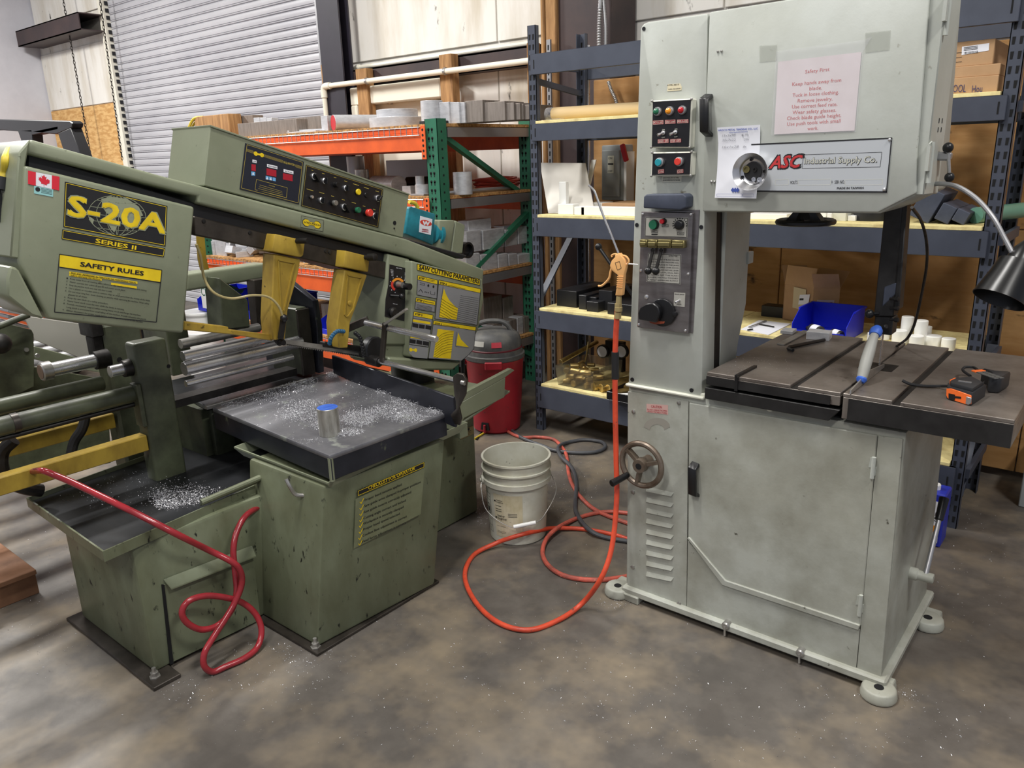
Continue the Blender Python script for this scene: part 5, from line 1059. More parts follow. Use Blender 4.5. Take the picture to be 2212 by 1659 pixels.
m_ = MB(); zC.knob(m_, 1948, 1225, 26, [(0, 1), (.001, 1)], 18); m_.done('plug_hole', M['hole'], kb); m_ = MB(); zC.knob(m_, 1942, 1290, 10, [(0, 1), (.003, 1), (.004, .5)], 10); m_.done('screw', M['darksteel'], kb)
m_ = MB(); a = PX(422, 302, XK); b_ = zC.p(0, 0); c = PY(427, 301, kb.location.y+WO[hb].y); m_.lathe(PY(425, 301, PX(454, 271, XK).y+.006), (0, -1, 0), [(0, .006), (.012, .006)], 10); m_.done('lock', M['chrome'], kb)
zH = Pm(AX(XH), XN, 500, 260, 5.53)
m_ = MB(); zH.slab(m_, [(828, 1135), (1098, 1190), (1088, 1328), (820, 1278)], .000, .002); lp_ = m_.done('maker_plate', M['sg'], hb)
t = MB(); zH.loop(t, [(830, 1138), (1096, 1192), (1086, 1326), (822, 1276)], 3, .0024); barbell(zH, t, 843, 1212, 1066, 1258, 92, .0022); lo_ = t.done('logo_outline', M['ink'], lp_)
t = MB(); barbell(zH, t, 850, 1213, 1060, 1257, 78, .0026); t.done('logo', M['ylw'], lp_)
t = MB(); zH.text(t, 'HYD-MECH', 862, 1226, 1052, 1266, 24, .02, .003); t.done('lettering', M['ink'], lp_)
# guide arms
def arm(front, blk, dep, lab, x=XH+.02):
    o = xp(front, x, dep, 'guide_arm', 'sy', sw, bev=.004, label=lab)
    xp(blk, x+.015, .10, 'arm_clamp', 'sy', o, bev=.005, bseg=2)
    return o
g1_ = arm([(592, 548), (650, 560), (645, 590), (622, 672), (616, 735), (590, 735), (586, 690)], [(594, 505), (656, 519), (659, 526), (656, 552), (650, 556), (587, 543)], .07, 'left yellow guide arm')
g2_ = arm([(745, 582), (794, 594), (778, 640), (757, 697), (752, 752), (732, 752), (728, 700)], [(746, 541), (798, 554), (798, 568), (796, 588), (742, 577)], .07, 'right yellow guide arm')
for g, pts in ((g1_, [(600, 561), (635, 568), (617, 650), (612, 672), (606, 672)]), (g2_, [(750, 594), (780, 600), (762, 668), (750, 685), (744, 680)])):
    m_ = MB(); z = Pm(AX(XH+.02), XN); z.loop(m_, pts, 2.2, .003)
    for a, b in zip(pts, pts[1:]+pts[:1]): m_.bar(z.p(*a, .001), z.p(*b, .001), .005, .006, up=XN)
    m_.done('raised_rib', M['sy'], g)
for x, y, g in ((641, 521, g1_), (789, 556, g2_)):
    m_ = MB(); c = PX(x-6, y, XH+.02); m_.lathe(c, (1, .15, .05), [(0, .009), (.03, .009), (.03, .014 if x > 700 else .010), (.065, .014 if x > 700 else .010), (.068, .009)], 16); m_.done('clamp_knob', M['darksteel'], g)
m_ = MB(); Pm(AX(XH+.02), XN).knob(m_, 755, 655, 5.5, [(0, 1), (.004, 1), (.005, .8)], 14); m_.done('boss', M['sy'], g2_)
# guard plate over the blade, blade, coolant nozzles
gd = xp([(397, 694), (494, 706), (494, 712), (590, 724), (590, 737), (494, 722), (397, 713)], XH+.0, .045, 'blade_guard', 'sy', sw, bev=.003, label='long yellow blade guard bar')
xb = XH-.03
bp = [(612, 733), (700, 745), (800, 763), (830, 770), (830, 779), (800, 776), (700, 757), (612, 744)]
m_ = MB().prism([V((xb, PX(a, b, xb).y, PX(a, b, xb).z)) for a, b in bp], (-.0012, 0, 0))
for i in range(46):
    x = 600+i*4.6; y = 742+(x-612)*.158; a, b, c = PX(x, y, xb), PX(x+4.4, y+.7, xb), PX(x+3.2, y+4.6, xb); m_.prism([a, b, c], (-.0014, 0, 0))
m_.done('saw_blade', M['steel'], sw, label='toothed blade')
xp([(700, 738), (815, 752), (830, 768), (700, 750)], XH-.02, .03, 'blade_guide_block', 'darksteel', sw)
m_ = MB(); c = PX(606, 739, XH+.02); m_.cyl(PX(600, 733, XH), c, .016, seg=14).cyl(c, c+XN*.02, .010, seg=12); m_.done('guide_roller', M['darksteel'], g1_)
m_ = MB(); a, b = PX(612, 690, XH+.04), PX(606, 732, XH+.04); m_.bar(a, b, .018, .012, up=XN); m_.done('pivot_link', M['darksteel'], g1_); MB().ball(PX(613.5, 687, XH+.05), .014, 14).done('ball_knob', M['blackp'], g1_)
m_ = MB().tube(bez([PX(424, 528, XH+.01), PX(434, 556, XH+.0), PX(441, 600, XH-.02), PX(462, 632, XH), PX(500, 645, XH+.01), PX(545, 638, XH+.03), PX(580, 642, XH+.04), PX(602, 662, XH+.05), PX(612, 688, XH+.05)], 6), .0045, 8); m_.done('coolant_hose', M['clearhose'], sw, label='yellowed clear coolant hose')
m_ = MB()
for i, p in enumerate(bez([PX(742, 716, XH+.03), PX(728, 716, XH+.04), PX(716, 728, XH+.05), PX(712, 742, XH+.04)], 3)): m_.ball(p, .0085, 8)
m_.done('segmented_hose', M['blueh'], g2_)
m_ = MB()
ps = bez([PX(768, 720, XH+.04), PX(778, 730, XH+.05), PX(783, 750, XH+.05), PX(786, 768, XH+.04)], 3)
for p in ps: m_.ball(p, .009, 8)
m_.done('coolant_nozzle', M['blackp'], g2_)
m_ = MB(); b = PX(800, 752, XH-.01); m_.lathe(b, XN, [(0, .05), (.03, .052), (.035, .046)], 18); m_.done('chip_brush', M['black'], sw)
m_ = MB(); m_.prism([V((-2.95, PX(x, y, -2.95).y, PX(x, y, -2.95).z)) for x, y in ((424, 498), (441, 502), (446, 560), (452, 582), (434, 584), (428, 560))], (-.006, 0, 0)); m_.done('yellow_strip', M['sy'], sw)
# right side: dial column, cover, cutting chart
xp([(838, 548), (886, 560), (884, 690), (876, 745), (828, 745)], XH-.005, .26, 'dial_column', 'sg', sw, bev=.008, bseg=3)
xp([(828, 730), (888, 745), (890, 790), (826, 790)], XH-.02, .2, 'lower_shroud', 'sg', sw, bev=.006)
zP = Pm(AX(XH-.005), XN, 820, 520, 5.53)
m_ = MB(); zP.slab(m_, [(118, 282), (340, 333), (332, 560), (300, 740), (292, 960), (60, 905), (70, 700), (105, 520)], 0, .002); dp = m_.done('dial_plate', M['panel'], sw, label='black feed control plate')
t = MB()
c_ = (213, 520)
for i in range(20):
    a0 = math.radians(-60+i*12-100); 
def arc(z, mb, cx, cy, r0, r1, t0, t1, k, n=14):
    A = [(cx+r1*math.cos(t0+(t1-t0)*i/n), cy+r1*math.sin(t0+(t1-t0)*i/n)) for i in range(n+1)]; B = [(cx+r0*math.cos(t0+(t1-t0)*i/n), cy+r0*math.sin(t0+(t1-t0)*i/n)) for i in range(n+1)]
    for i in range(n): z.poly(mb, [A[i], A[i+1], B[i+1], B[i]], k)
arc(zP, t, 213, 525, 55, 82, math.radians(-150), math.radians(-30), .0024); t.done('dial_scale', M['abtn'], dp)
t = MB(); arc(zP, t, 213, 525, 55, 82, math.radians(120), math.radians(210), .0024); t.done('dial_scale', M['obtn'], dp)
t = MB(); zP.text(t, 'FEED FORCE', 195, 328, 262, 340, 10, .01, .0024); zP.text(t, 'FEED RATE', 155, 755, 208, 765, 9, .01, .0024)
for i in range(9): a = math.radians(110+i*31); zP.circ(t, 213+95*math.cos(a), 525+100*math.sin(a), 6, .0024, 8)
for i in range(5): zP.line(t, [(125+i*3, 345+i*17), (160, 352+i*17)], 4, .0024); zP.line(t, [(295, 385+i*17), (328, 392+i*17)], 4, .0024)
t.done('lettering', M['paper'], dp)
m_ = MB(); zP.knob(m_, 218, 525, 42, [(.002, 1), (.02, .8), (.03, .8)], 18); b = m_.done('feed_dial', M['steel'], dp); c = zP.p(250, 538, .045); MB().cyl(c-XN*.02, c+XN*.012, .014, seg=16).done('dial_knob', M['blackp'], b)
MB().ball(zP.p(205, 655, .03), .013, 14).cyl(zP.p(120, 650, .004), zP.p(205, 655, .03), .005, seg=8).done('lever_ball', M['blackp'], dp)
m_ = MB(); zP.knob(m_, 145, 850, 60, [(.002, 1), (.014, 1), (.02, .6)], 24); m_.done('feed_valve', M['darksteel'], dp)
XV_ = -2.385
wcr = xp([(889, 563), (1043, 603), (1046, 645), (1034, 712), (1010, 760), (998, 778), (889, 772)], XV_, .28, 'wheel_cover', 'sg', sw, bev=.008, bseg=3, label='right wheel cover with the yellow cutting chart')
xp([(840, 772), (1000, 782), (978, 800), (880, 800), (840, 790)], XV_-.01, .26, 'cover_base', 'sg', wcr, bev=.008)
zp = Pm(AX(XV_), XN, 820, 520, 5.53)
def stepbox(quad, hh, txt, tx, par=wcr):
    m_ = MB(); zp.poly(m_, quad, .0012); b = m_.done('chart_panel', M['foilgrey'], par)
    a, c = quad[0], quad[1]; m_ = MB(); zp.poly(m_, [a, c, (c[0]-hh*.06, c[1]+hh), (a[0]-hh*.06, a[1]+hh)], .0016); m_.done('header', M['ylw'], b)
    t = MB(); zp.loop(t, quad, 5, .002); zp.line(t, [(a[0]-hh*.06, a[1]+hh), (c[0]-hh*.06, c[1]+hh)], 4, .002); zp.text(t, txt, *tx, 24, .03, .002); return b, t
m_ = MB(); zp.poly(m_, [(445, 275), (1195, 458), (1195, 532), (445, 350)], .0012); h_ = m_.done('chart_header', M['ylw'], wcr)
t = MB(); zp.loop(t, [(445, 275), (1195, 458), (1195, 532), (445, 350)], 6, .0018); zp.text(t, 'SAW CUTTING PARAMETERS', 465, 339, 1180, 511, 55, .03, .002); t.done('lettering', M['ink'], h_)
b, t = stepbox([(452, 412), (688, 470), (680, 693), (440, 645)], 52, 'STEP 1', (465, 453, 550, 470)); 
zp.line(t, [(478, 500), (535, 512), (533, 532), (476, 520)], 4, .002); zp.circ(t, 578, 535, 16, .002, 12); zp.circ(t, 640, 548, 16, .002, 12); zp.line(t, [(462, 610), (488, 578), (515, 622)], 5, .002)
for i in range(3): zp.circ(t, 540+i*20, 612+i*4, 8, .002, 8)
zp.line(t, [(605, 600), (605, 635), (655, 645), (655, 610)], 4, .002); zp.line(t, [(560, 458), (660, 480)], 4, .002); zp.line(t, [(560, 472), (640, 490)], 4, .002); t.done('lettering', M['ink'], b)
b, t = stepbox([(432, 678), (662, 722), (656, 853), (416, 813)], 48, 'STEP 2', (443, 717, 530, 734))
for i in range(4): zp.line(t, [(440-i, 762+i*14), (625-i, 795+i*14)], 3.5, .002)
zp.line(t, [(540, 725), (645, 745)], 6, .002); t.done('lettering', M['ink'], b)
b, t = stepbox([(407, 845), (635, 887), (580, 1268), (348, 1236)], 52, 'STEP 3', (418, 884, 503, 902))
for i in range(3):
    for (x, y) in ((392, 982), (361, 1172)): zp.poly(t, [(x+i*77, y+i*12), (x+68+i*77, y+12+i*12), (x+64+i*77, y+58+i*12), (x-4+i*77, y+46+i*12)], .002)
zp.line(t, [(400, 925), (600, 960)], 4, .002); t.done('lettering', M['ink'], b)
m_ = MB(); zp.poly(m_, [(395, 938), (605, 972), (602, 1000), (391, 966)], .0016); zp.poly(m_, [(366, 1130), (590, 1160), (587, 1188), (363, 1158)], .0016); m_.done('table_band', M['ylw'], b)
m_ = MB(); zp.poly(m_, [(349, 1243), (580, 1276), (568, 1408), (400, 1392), (350, 1340)], .0012); b = m_.done('chart_panel', M['foilgrey'], wcr); t = MB(); barbell(zp, t, 352, 1300, 445, 1308, 44, .0016); t.done('logo', M['ylw'], b)
b, t = stepbox([(705, 468), (1205, 575), (1160, 1008), (657, 933)], 50, 'STEP 4', (715, 513, 795, 532))
for i in range(14): zp.line(t, [(965-i*4, 655+i*22), (1180-i*3, 690+i*24)], 3, .0018)
zp.line(t, [(755, 545), (706, 915)], 3, .002); zp.line(t, [(706, 918), (925, 950)], 3, .002); zp.line(t, [(810, 530), (1020, 575)], 4, .002)
for i in range(7): y = 700+i*32; zp.line(t, [(735-i*4, y-10), (790, y+30), (850, y+65+i*2), (925, y+100 if y < 840 else 938)][:4 if y < 830 else 3], 3.5, .0026)
m_ = MB(); zp.poly(m_, [(765, 570), (790, 640), (830, 712), (880, 765), (932, 808), (918, 945), (708, 912), (728, 750)], .0018); m_.done('chart_area', M['ylw'], b); t.done('lettering', M['ink'], b)
b, t = stepbox([(642, 953), (1148, 1030), (1122, 1290), (1062, 1360), (975, 1432), (578, 1405)], 44, 'STEP 5', (653, 998, 737, 1013))
for i in range(9): y = 1120+i*30; zp.line(t, [(668-i*3, y+60), (740, y-5), (810, y-30), (880-i*3, y-35)], 3.5, .0026)
zp.line(t, [(905, 1262), (1065, 1280)], 3, .002); zp.line(t, [(912, 1090), (905, 1262)], 3, .002); zp.line(t, [(755, 1005), (950, 1035)], 4, .002)
m_ = MB(); zp.poly(m_, [(690, 1052), (885, 1078), (845, 1410), (638, 1392)], .0018); zp.poly(m_, [(935, 1095), (970, 1180), (1062, 1272), (910, 1250)], .0018); m_.done('chart_area', M['ylw'], b); t.done('lettering', M['ink'], b)
# drive: teal gearbox, green belt box
XM = -2.62
gb = xp([(884, 449), (889, 446), (941, 462), (936, 530), (876, 505)], XM, .12, 'gearbox', 'teal', hb, bev=.006, bseg=2)
zM = Pm(AX(XM), XN, 700, 400, 3.95)
m_ = MB(); zM.slab(m_, [(818, 262), (922, 290), (908, 425), (808, 400)], .001, .002); lb = m_.done('maker_label', M['paper'], gb)
t = MB(); zM.poly(t, [(866+50*math.cos(i*.314), 322+24*math.sin(i*.314)+.2*50*math.cos(i*.314)) for i in range(20)], .0026); t.done('logo', M['obtn'], lb)
t = MB(); zM.text(t, 'W', 838, 338, 894, 346, 34, .06, .003); t.done('lettering', M['paper'], lb)
t = MB(); zM.text(t, 'WINSMITH', 832, 382, 885, 390, 12, .04, .003); zM.line(t, [(830, 392), (888, 400)], 5, .003); t.done('lettering', M['lred'], lb)
MB().lathe(PX(934, 505, XM-.04), (0, 1, -.25), [(0, .045), (.02, .045), (.02, .055), (.035, .055)], 24).done('flange', M['teal'], gb)
m_ = MB().tube(bez([PX(884, 436, XM-.02), PX(897, 440, XM-.02), PX(903, 450, XM-.02)], 5), .009, 10); m_.done('yellow_cable', M['yellow'], gb)
bb_ = xp([(950, 476), (983, 476), (973, 546), (948, 540)], XM+.0, .16, 'belt_box', 'sg', hb, bev=.006, bseg=2); xp([(984, 476), (1006, 486), (1000, 548), (974, 550)], XM-.004, .16, 'belt_box', 'sg', hb, bev=.006)
m_ = MB(); c = PX(1006, 540, XM-.04); m_.lathe(c-XN*.03, XN, [(0, .04), (.05, .04), (.05, .03), (.03, .028)], 24); m_.done('pulley', M['blackp'], hb)
xp([(875, 515), (1010, 552), (1000, 560), (872, 520)], XH-.03, .2, 'drive_plate', 'black', hb)
# swivel post behind, black support under cover
MB().cyl((-2.62, 2.43, .0), (-2.62, 2.43, .85), .10, .10, 24).done('swivel_column', M['black'], sw)
MB().cyl(PX(1000, 775, XV_-.12), PX(1000, 880, XV_-.12), .010, seg=10).done('support_rod', M['black'], sw)
# --- length stop on the outfeed table
a, b = V((-2.70, 2.035, .70)), V((-1.862, 1.915, .70)); d = (b-a).normalized(); nn = V((d.y, -d.x, 0))
lsp = MB().prism([a+ZV*.008, b-ZV*.04, b+ZV*.075, a+ZV*.09], -nn*.012).done('stop_plate', M['skirt'], sw, bev=.002, label='long dark angle plate along the table')
m_ = MB(); q = [PY(x, y, 1.912) for x, y in ((981, 812), (990, 806), (1003, 808), (1011, 822), (1008, 852), (994, 880), (999, 905), (996, 918), (985, 915), (976, 895), (990, 880), (984, 850))]
m_.prism([V((p.x, 1.905, p.z)) for p in q], (-.006, .014, 0)).done('end_plate', M['rail'], sw, bev=.001)
yS = 2.0
r1 = MB().cyl(PY(800, 775, yS), PY(992, 824, yS), .0105, seg=18).done('stop_rod', M['chrome'], sw); r2_ = MB().cyl(PY(790, 697, yS), PY(943, 733, yS), .0125, seg=18).done('stop_rod', M['chrome'], sw, bev=.001)
MB().cyl(PY(997, 826, 1.90), PY(1004, 828, 1.90), .008, seg=12).done('end_bolt', M['steel'], sw)
MB().bar(PY(745, 712, yS-.05), PY(796, 690, yS+.02), .028, .028).done('stop_finger', M['rail'], sw, bev=.002)
MB().bar(PY(832, 698, yS-.01), PY(825, 782, yS-.01), .022, .014, up=YN).done('stop_link', M['rail'], sw, bev=.002)
MB().cyl(PY(795, 775, yS), PY(820, 782, yS), .022, seg=18).done('stop_clamp', M['darksteel'], sw, bev=.002)
MB().bar(PY(832, 700, yS-.02), PY(878, 668, yS-.0), .020, .008).done('flat_bar', M['steel'], sw)
# ================================================================ loose things
M['hred'] = mat('orange-red rubber hose', (222, 82, 52), .42, c2=(176, 62, 44), amt=.4, scale=14, c3=(96, 70, 62), a3=.2, s3=30)
M['hsalmon'] = mat('scuffed red hose', (214, 96, 78), .5, c2=(120, 76, 68), amt=.42, scale=16, c3=(240, 150, 130), a3=.2, s3=40)
M['hgrey'] = mat('grey rubber cable', (78, 80, 84), .5, c2=(60, 60, 64), amt=.4, scale=12)
M['hdark'] = mat('dark red coolant hose', (158, 44, 52), .22, c2=(112, 34, 40), amt=.4, scale=8)
M['pail'] = mat('dirty white pail plastic', (216, 216, 204), .42, c2=(190, 186, 166), amt=.4, scale=6, c3=(84, 80, 66), a3=.14, s3=50)
M['vred'] = mat('vacuum red plastic', (168, 34, 46), .45, c2=(140, 30, 42), amt=.4, scale=6, c3=(110, 40, 44), a3=.2, s3=30)
M['vgrey'] = mat('dusty grey plastic', (70, 70, 70), .55, c2=(100, 98, 92), amt=.35, scale=14)
M['peach'] = mat('pale orange plastic', (232, 176, 112), .45)
M['blk2'] = mat('black delrin', (24, 25, 28), .4, c2=(36, 37, 42), amt=.3, scale=9)
M['woodslat'] = mat('brown pallet wood', (146, 106, 78), .8, c2=(112, 78, 56), amt=.4, scale=7)
M['chips'] = mat('aluminium chips', (235, 235, 238), .3, .6)
M['film'] = mat('blue marker paint', (52, 96, 196), .5, c2=(84, 130, 220), amt=.35, scale=30, stretch=(3, .4, 1))
M['ggrey'] = mat('grey electrical enamel', (150, 154, 154), .4)
# --- hoses on the floor
def fl(pts, r, z0=None): return [PZ(x, y, (r if z0 is None else z0)) for x, y in pts]
hp = [PY(1334, 660, 2.19), PY(1329, 760, 2.19), PY(1329, 880, 2.185), PY(1331, 990, 2.18), PY(1332, 1080, 2.165)]
q = PY(1322, 1180, 2.12); hp.append(q); q = PY(1299, 1248, 2.07); hp.append(q); q = PZ(1258, 1303, .03); hp += [q]
hp += fl([(1205, 1340), (1140, 1361), (1075, 1344), (1027, 1300), (1004, 1245), (1022, 1200)], .0095)+[PZ(1070, 1174, .026), PZ(1100, 1163, .05), PZ(1130, 1154, .065), PZ(1160, 1147, .05), PZ(1195, 1141, .022)]+fl([(1260, 1143), (1325, 1155), (1372, 1170)], .0095)
ah = thing('air_hose', 'orange-red air hose hanging from the blow gun and looping over the floor', 'hose', tuple(PZ(1140, 1361, 0)))
MB().tube(bez(hp, 7), .0095, 12).done('hose', M['hred'], ah)
a, b = PY(1329, 760, 2.19), PY(1329, 818, 2.19); MB().cyl(a, b, .0128, seg=16).done('tape_wrap', M['rubber'], ah, label='black tape wrapped round the hose')
a, b = PY(1336, 648, 2.19), PY(1334, 698, 2.19); MB().lathe(a, b-a, [(0, .007), (.012, .007), (.012, .012), (.03, .012), (.032, .008), (.04, .008), (.04, .0115), (.062, .0115)], 8).done('hose_coupling', mat('tan coupling', (176, 158, 112), .4, .4), ah)
MB().lathe(PY(1337, 640, 2.19), PY(1336, 668, 2.19)-PY(1337, 640, 2.19), [(0, .009), (.035, .010), (.036, .013), (.05, .013)], 14).done('quick_connector', mat('tan coupling', (176, 158, 112)), ah)
# blow gun hooked on the column
gun = thing('air_blow_gun', 'pale orange air blow gun with long steel nozzle hooked on the saw column', 'air gun', tuple(PY(1337, 640, 2.19)))
zg = Pm(AY(2.19), NF, 1120, 400, 3.95)
gb_ = MB().prism([zg.p(x, y, -.009) for x, y in ((832, 590), (872, 575), (885, 600), (900, 612), (918, 640), (925, 700), (910, 760), (900, 880), (895, 940), (835, 940), (845, 880), (862, 770), (830, 745), (795, 715), (790, 680), (805, 640), (835, 610))], NF*.018).done('gun_body', M['peach'], gun, bev=.0035, bseg=2)
m_ = MB().tube(bez([zg.p(850, 590, 0), zg.p(820, 588, 0), zg.p(795, 600, 0), zg.p(800, 612, 0)], 4), .003, 8); m_.done('hook', M['peach'], gb_)
m_ = MB().tube(bez([zg.p(880, 598, 0), zg.p(920, 610, 0), zg.p(942, 650, 0), zg.p(915, 690, 0)], 5), .0035, 8); m_.done('hanging_loop', M['peach'], gb_)
m_ = MB().tube(bez([zg.p(800, 690, 0), zg.p(785, 740, 0), zg.p(775, 790, 0), zg.p(745, 830, 0), zg.p(710, 858, 0), zg.p(682, 860, 0)], 4), .0038, 8); m_.done('trigger', M['peach'], gb_)
m_ = MB()
for i in range(6): m_.box(zg.p(858, 0).x, zg.p(910, 0).x, 2.177, 2.181, zg.p(0, 790+i*17).z, zg.p(0, 782+i*17).z)
bmesh.ops.delete(m_.bm, geom=m_.bm.verts, context='VERTS')
for i in range(6): a, b = zg.p(856-i*1.5, 775+i*18, .0095), zg.p(908-i*1.5, 779+i*18, .0095); m_.bar(a, b, .003, .0025, up=NF)
m_.done('grip_rib', M['peach'], gb_)
m_ = MB(); z2g = Pm(AY(2.19), NF, 1120, 400, 3.95); z2g.loop(m_, [(838, 660), (875, 648), (890, 705), (858, 722)], 4, .0098); m_.done('lettering', M['ink'], gb_)
m_ = MB().tube(bez([zg.p(852, 578, 0), zg.p(790, 420, 0), zg.p(720, 250, .0), zg.p(660, 80, 0), zg.p(640, 40, 0), zg.p(600, 0, 0)], 6), .0038, 8); m_.done('nozzle_tube', M['chrome'], gun)
MB().cyl(PY(1358, 570, 2.19)-XV*.012, PY(1358, 570, 2.19)+XV*.035, .002, seg=8).done('hook_pin', M['white'], gun)
# scuffed hose and cable behind the bucket
sh = MB().tube(bez(fl([(1082, 921), (1100, 934), (1128, 945), (1160, 944), (1195, 949), (1213, 965), (1224, 985), (1228, 1020), (1238, 1050), (1262, 1082), (1298, 1108), (1372, 1136)], .0095), 6), .0095, 10).done('air_hose', M['hsalmon'], label='scuffed red hose running from the vacuum past the white bucket', cat='hose')
MB().tube(bez(fl([(1385, 1112), (1330, 1106), (1290, 1108), (1245, 1120), (1205, 1140), (1180, 1165), (1172, 1195), (1185, 1222), (1220, 1244), (1280, 1253), (1345, 1247), (1400, 1235)], .0095)[:4]+[PZ(1205, 1140, .026), PZ(1180, 1165, .018)]+fl([(1172, 1195), (1185, 1222), (1220, 1244), (1280, 1253), (1345, 1247), (1385, 1235)], .0095), 6), .0095, 10).done('air_hose', M['hsalmon'], label='scuffed red hose loop between the bucket and the grey band saw', cat='hose')
MB().tube(bez([PZ(1100, 924, .011), PZ(1112, 935, .011), PZ(1132, 948, .011), PZ(1175, 964, .011), PZ(1198, 973, .011), PZ(1240, 978, .011), PZ(1282, 977, .011), PZ(1306, 968, .011), PZ(1300, 955, .011), PZ(1262, 950, .011), PZ(1225, 956, .011), PZ(1206, 966, .026), PZ(1211, 985, .027), PZ(1235, 1010, .028), PZ(1245, 1040, .026), PZ(1243, 1085, .011), PZ(1246, 1110, .011), PZ(1270, 1142, .027), PZ(1305, 1160, .011), PZ(1375, 1172, .011)], 6), .010, 10).done('power_cable', M['hgrey'], label='grey cable with a wide loop on the floor behind the bucket', cat='cable')
MB().tube(bez(fl([(1025, 948), (1050, 933), (1072, 923), (1092, 920), (1118, 923)], .006), 5), .0062, 8).done('extension_lead', M['yellow'], label='yellow lead on the floor by the foot of the vacuum', cat='lead')
MB().tube(bez(fl([(1030, 950), (1045, 925), (1065, 910), (1085, 903)], .004), 5), .0042, 8).done('extension_lead', M['rubber'], label='thin black lead curving from the green base to the vacuum', cat='cord')
# --- red coolant hose over the yellow bar, looped in front of the base
hp = [(52, 1030, -2.80), (66, 1020, -2.76), (92, 1017, -2.72), (120, 1027, -2.68), (160, 1044, -2.62), (220, 1073, -2.53), (300, 1112, -2.42), (380, 1153, -2.31), (450, 1188, -2.25), (500, 1213, -2.21), (519, 1233, -2.20), (522, 1262, -2.20), (508, 1300, -2.20), (488, 1335, -2.195), (462, 1375, -2.19), (442, 1410, -2.18), (441, 1438, -2.175), (460, 1455, -2.17), (492, 1456, -2.16), (530, 1432, -2.15), (556, 1398, -2.16), (565, 1362, -2.18), (553, 1328, -2.20), (525, 1303, -2.215), (488, 1291, -2.225), (445, 1287, -2.235), (408, 1298, -2.24), (393, 1322, -2.24), (404, 1345, -2.235), (435, 1360, -2.23), (472, 1350, -2.225), (500, 1318, -2.222), (511, 1280, -2.22), (508, 1235, -2.235), (504, 1190, -2.25), (511, 1150, -2.27), (530, 1115, -2.29), (557, 1096, -2.33)]
pts = [PX(x, y, X) for x, y, X in hp]
ZH_ = {2: .68, 3: .666, 4: .644, 5: .61, 6: .564, 7: .498}
for i_, z_ in ZH_.items(): pts[i_] = PZ(hp[i_][0], hp[i_][1], z_)
for p in pts: p.z = max(p.z, .0115)
MB().tube(bez(pts, 5), .0105, 12).done('coolant_hose', M['hdark'], label='dark red coolant hose draped over the yellow bar and looped before the green base', cat='hose')
# --- the round bar piece on the table
c = PZ(713, 938, .70); r = abs((PZ(735, 938, .70)-PZ(691, 938, .70)).length)/2
ro = thing('round_bar_offcut', 'short aluminium round bar with its top painted blue, standing on the saw table', 'bar', tuple(c))
MB().lathe(c, ZV, [(0, r), (PX(713, 878, c.x).z-.70, r)], 32).done('bar', mat('stained aluminium', (188, 186, 178), .4, .55, c2=(110, 104, 92), amt=.35, scale=16, stretch=(3, 3, .5)), ro, bev=.001)
MB().lathe(c+ZV*(PX(713, 878, c.x).z-.70), ZV, [(0, r*.97), (.0008, r*.97)], 32).done('painted_end', M['film'], ro, label='blue painted end')
# --- bucket
c = V((-1.985, 2.405, 0)); bk = thing('bucket', 'dirty white plastic bucket with a wire handle, between the two saws', 'bucket', tuple(c))
MB().lathe(c, ZV, [(0, .118), (.004, .122), (.26, .136), (.262, .136), (.262, .1485), (.283, .1495), (.284, .1405), (.318, .142), (.319, .151), (.326, .151), (.327, .142), (.362, .1435), (.363, .150), (.371, .150), (.371, .1405), (.30, .138), (.008, .119), (.006, .001)], 40).done('bucket_body', M['pail'], bk, smooth=30)
ga = math.radians(232); e0 = c+V((math.cos(ga)*.151, math.sin(ga)*.151, .272)); gb2 = math.radians(52); e1 = c+V((math.cos(gb2)*.151, math.sin(gb2)*.151, .272))
MB().lathe(e0-V((math.cos(ga), math.sin(ga), 0))*.004, (math.cos(ga), math.sin(ga), 0), [(0, .021), (.008, .020), (.01, .008), (.014, .008)], 14).done('handle_boss', M['pail'], bk)
fr = V((.64, -.77, 0)); mid = c+fr*.165+V((.02, .02, .105))
hm = mid
MB().tube(bez([e0, e0+V((.02, -.03, -.03)), c+V((-.03, -.165, .16)), hm+V((-.045, -.03, .0)), hm+V((.03, .04, .018)), c+V((.175, -.02, .16)), c+V((.16, .07, .22)), e1], 6), .0020, 6).done('wire_handle', M['steel'], bk)
MB().cyl(hm+V((-.04, -.026, .002)), hm+V((.03, .036, .018)), .0085, seg=12).done('handle_grip', M['white'], bk)
def on_cyl(c, a, z, r0, r1, h): rr = r0+(r1-r0)*z/h+.0008; return V((c.x+math.cos(a)*rr, c.y+math.sin(a)*rr, z))
def cyl_patch(mb, c, a0, a1, z0, z1, r0, r1, h, off=0, n=8):
    for i in range(n):
        A, B = a0+(a1-a0)*i/n, a0+(a1-a0)*(i+1)/n; mb.face([mb.bm.verts.new(on_cyl(c, a, z, r0+off, r1+off, h)) for a, z in ((A, z0), (B, z0), (B, z1), (A, z1))])
R0, R1 = .1215, .136; A0 = -2.30
m_ = MB(); cyl_patch(m_, c, -1.72, -.72, .035, .235, R0, R1, .26); lb_ = m_.done('paper_label', mat('oily paper label', (222, 214, 188), .5, c2=(188, 176, 138), amt=.4, scale=9, c3=(120, 104, 74), a3=.16, s3=18), bk)
def ctext(mb, txt, a0, a1, z, h, bold=.01):
    n = len(txt); 
    for i, ch in enumerate(txt):
        if ch == ' ': continue
        a = a0+(a1-a0)*(i+.08)/n; b = a0+(a1-a0)*(i+.88)/n; mb.text(ch, on_cyl(c, a, z, R0+.001, R1+.001, .26), on_cyl(c, b, z, R0+.001, R1+.001, .26), ZV*h, bold=bold)
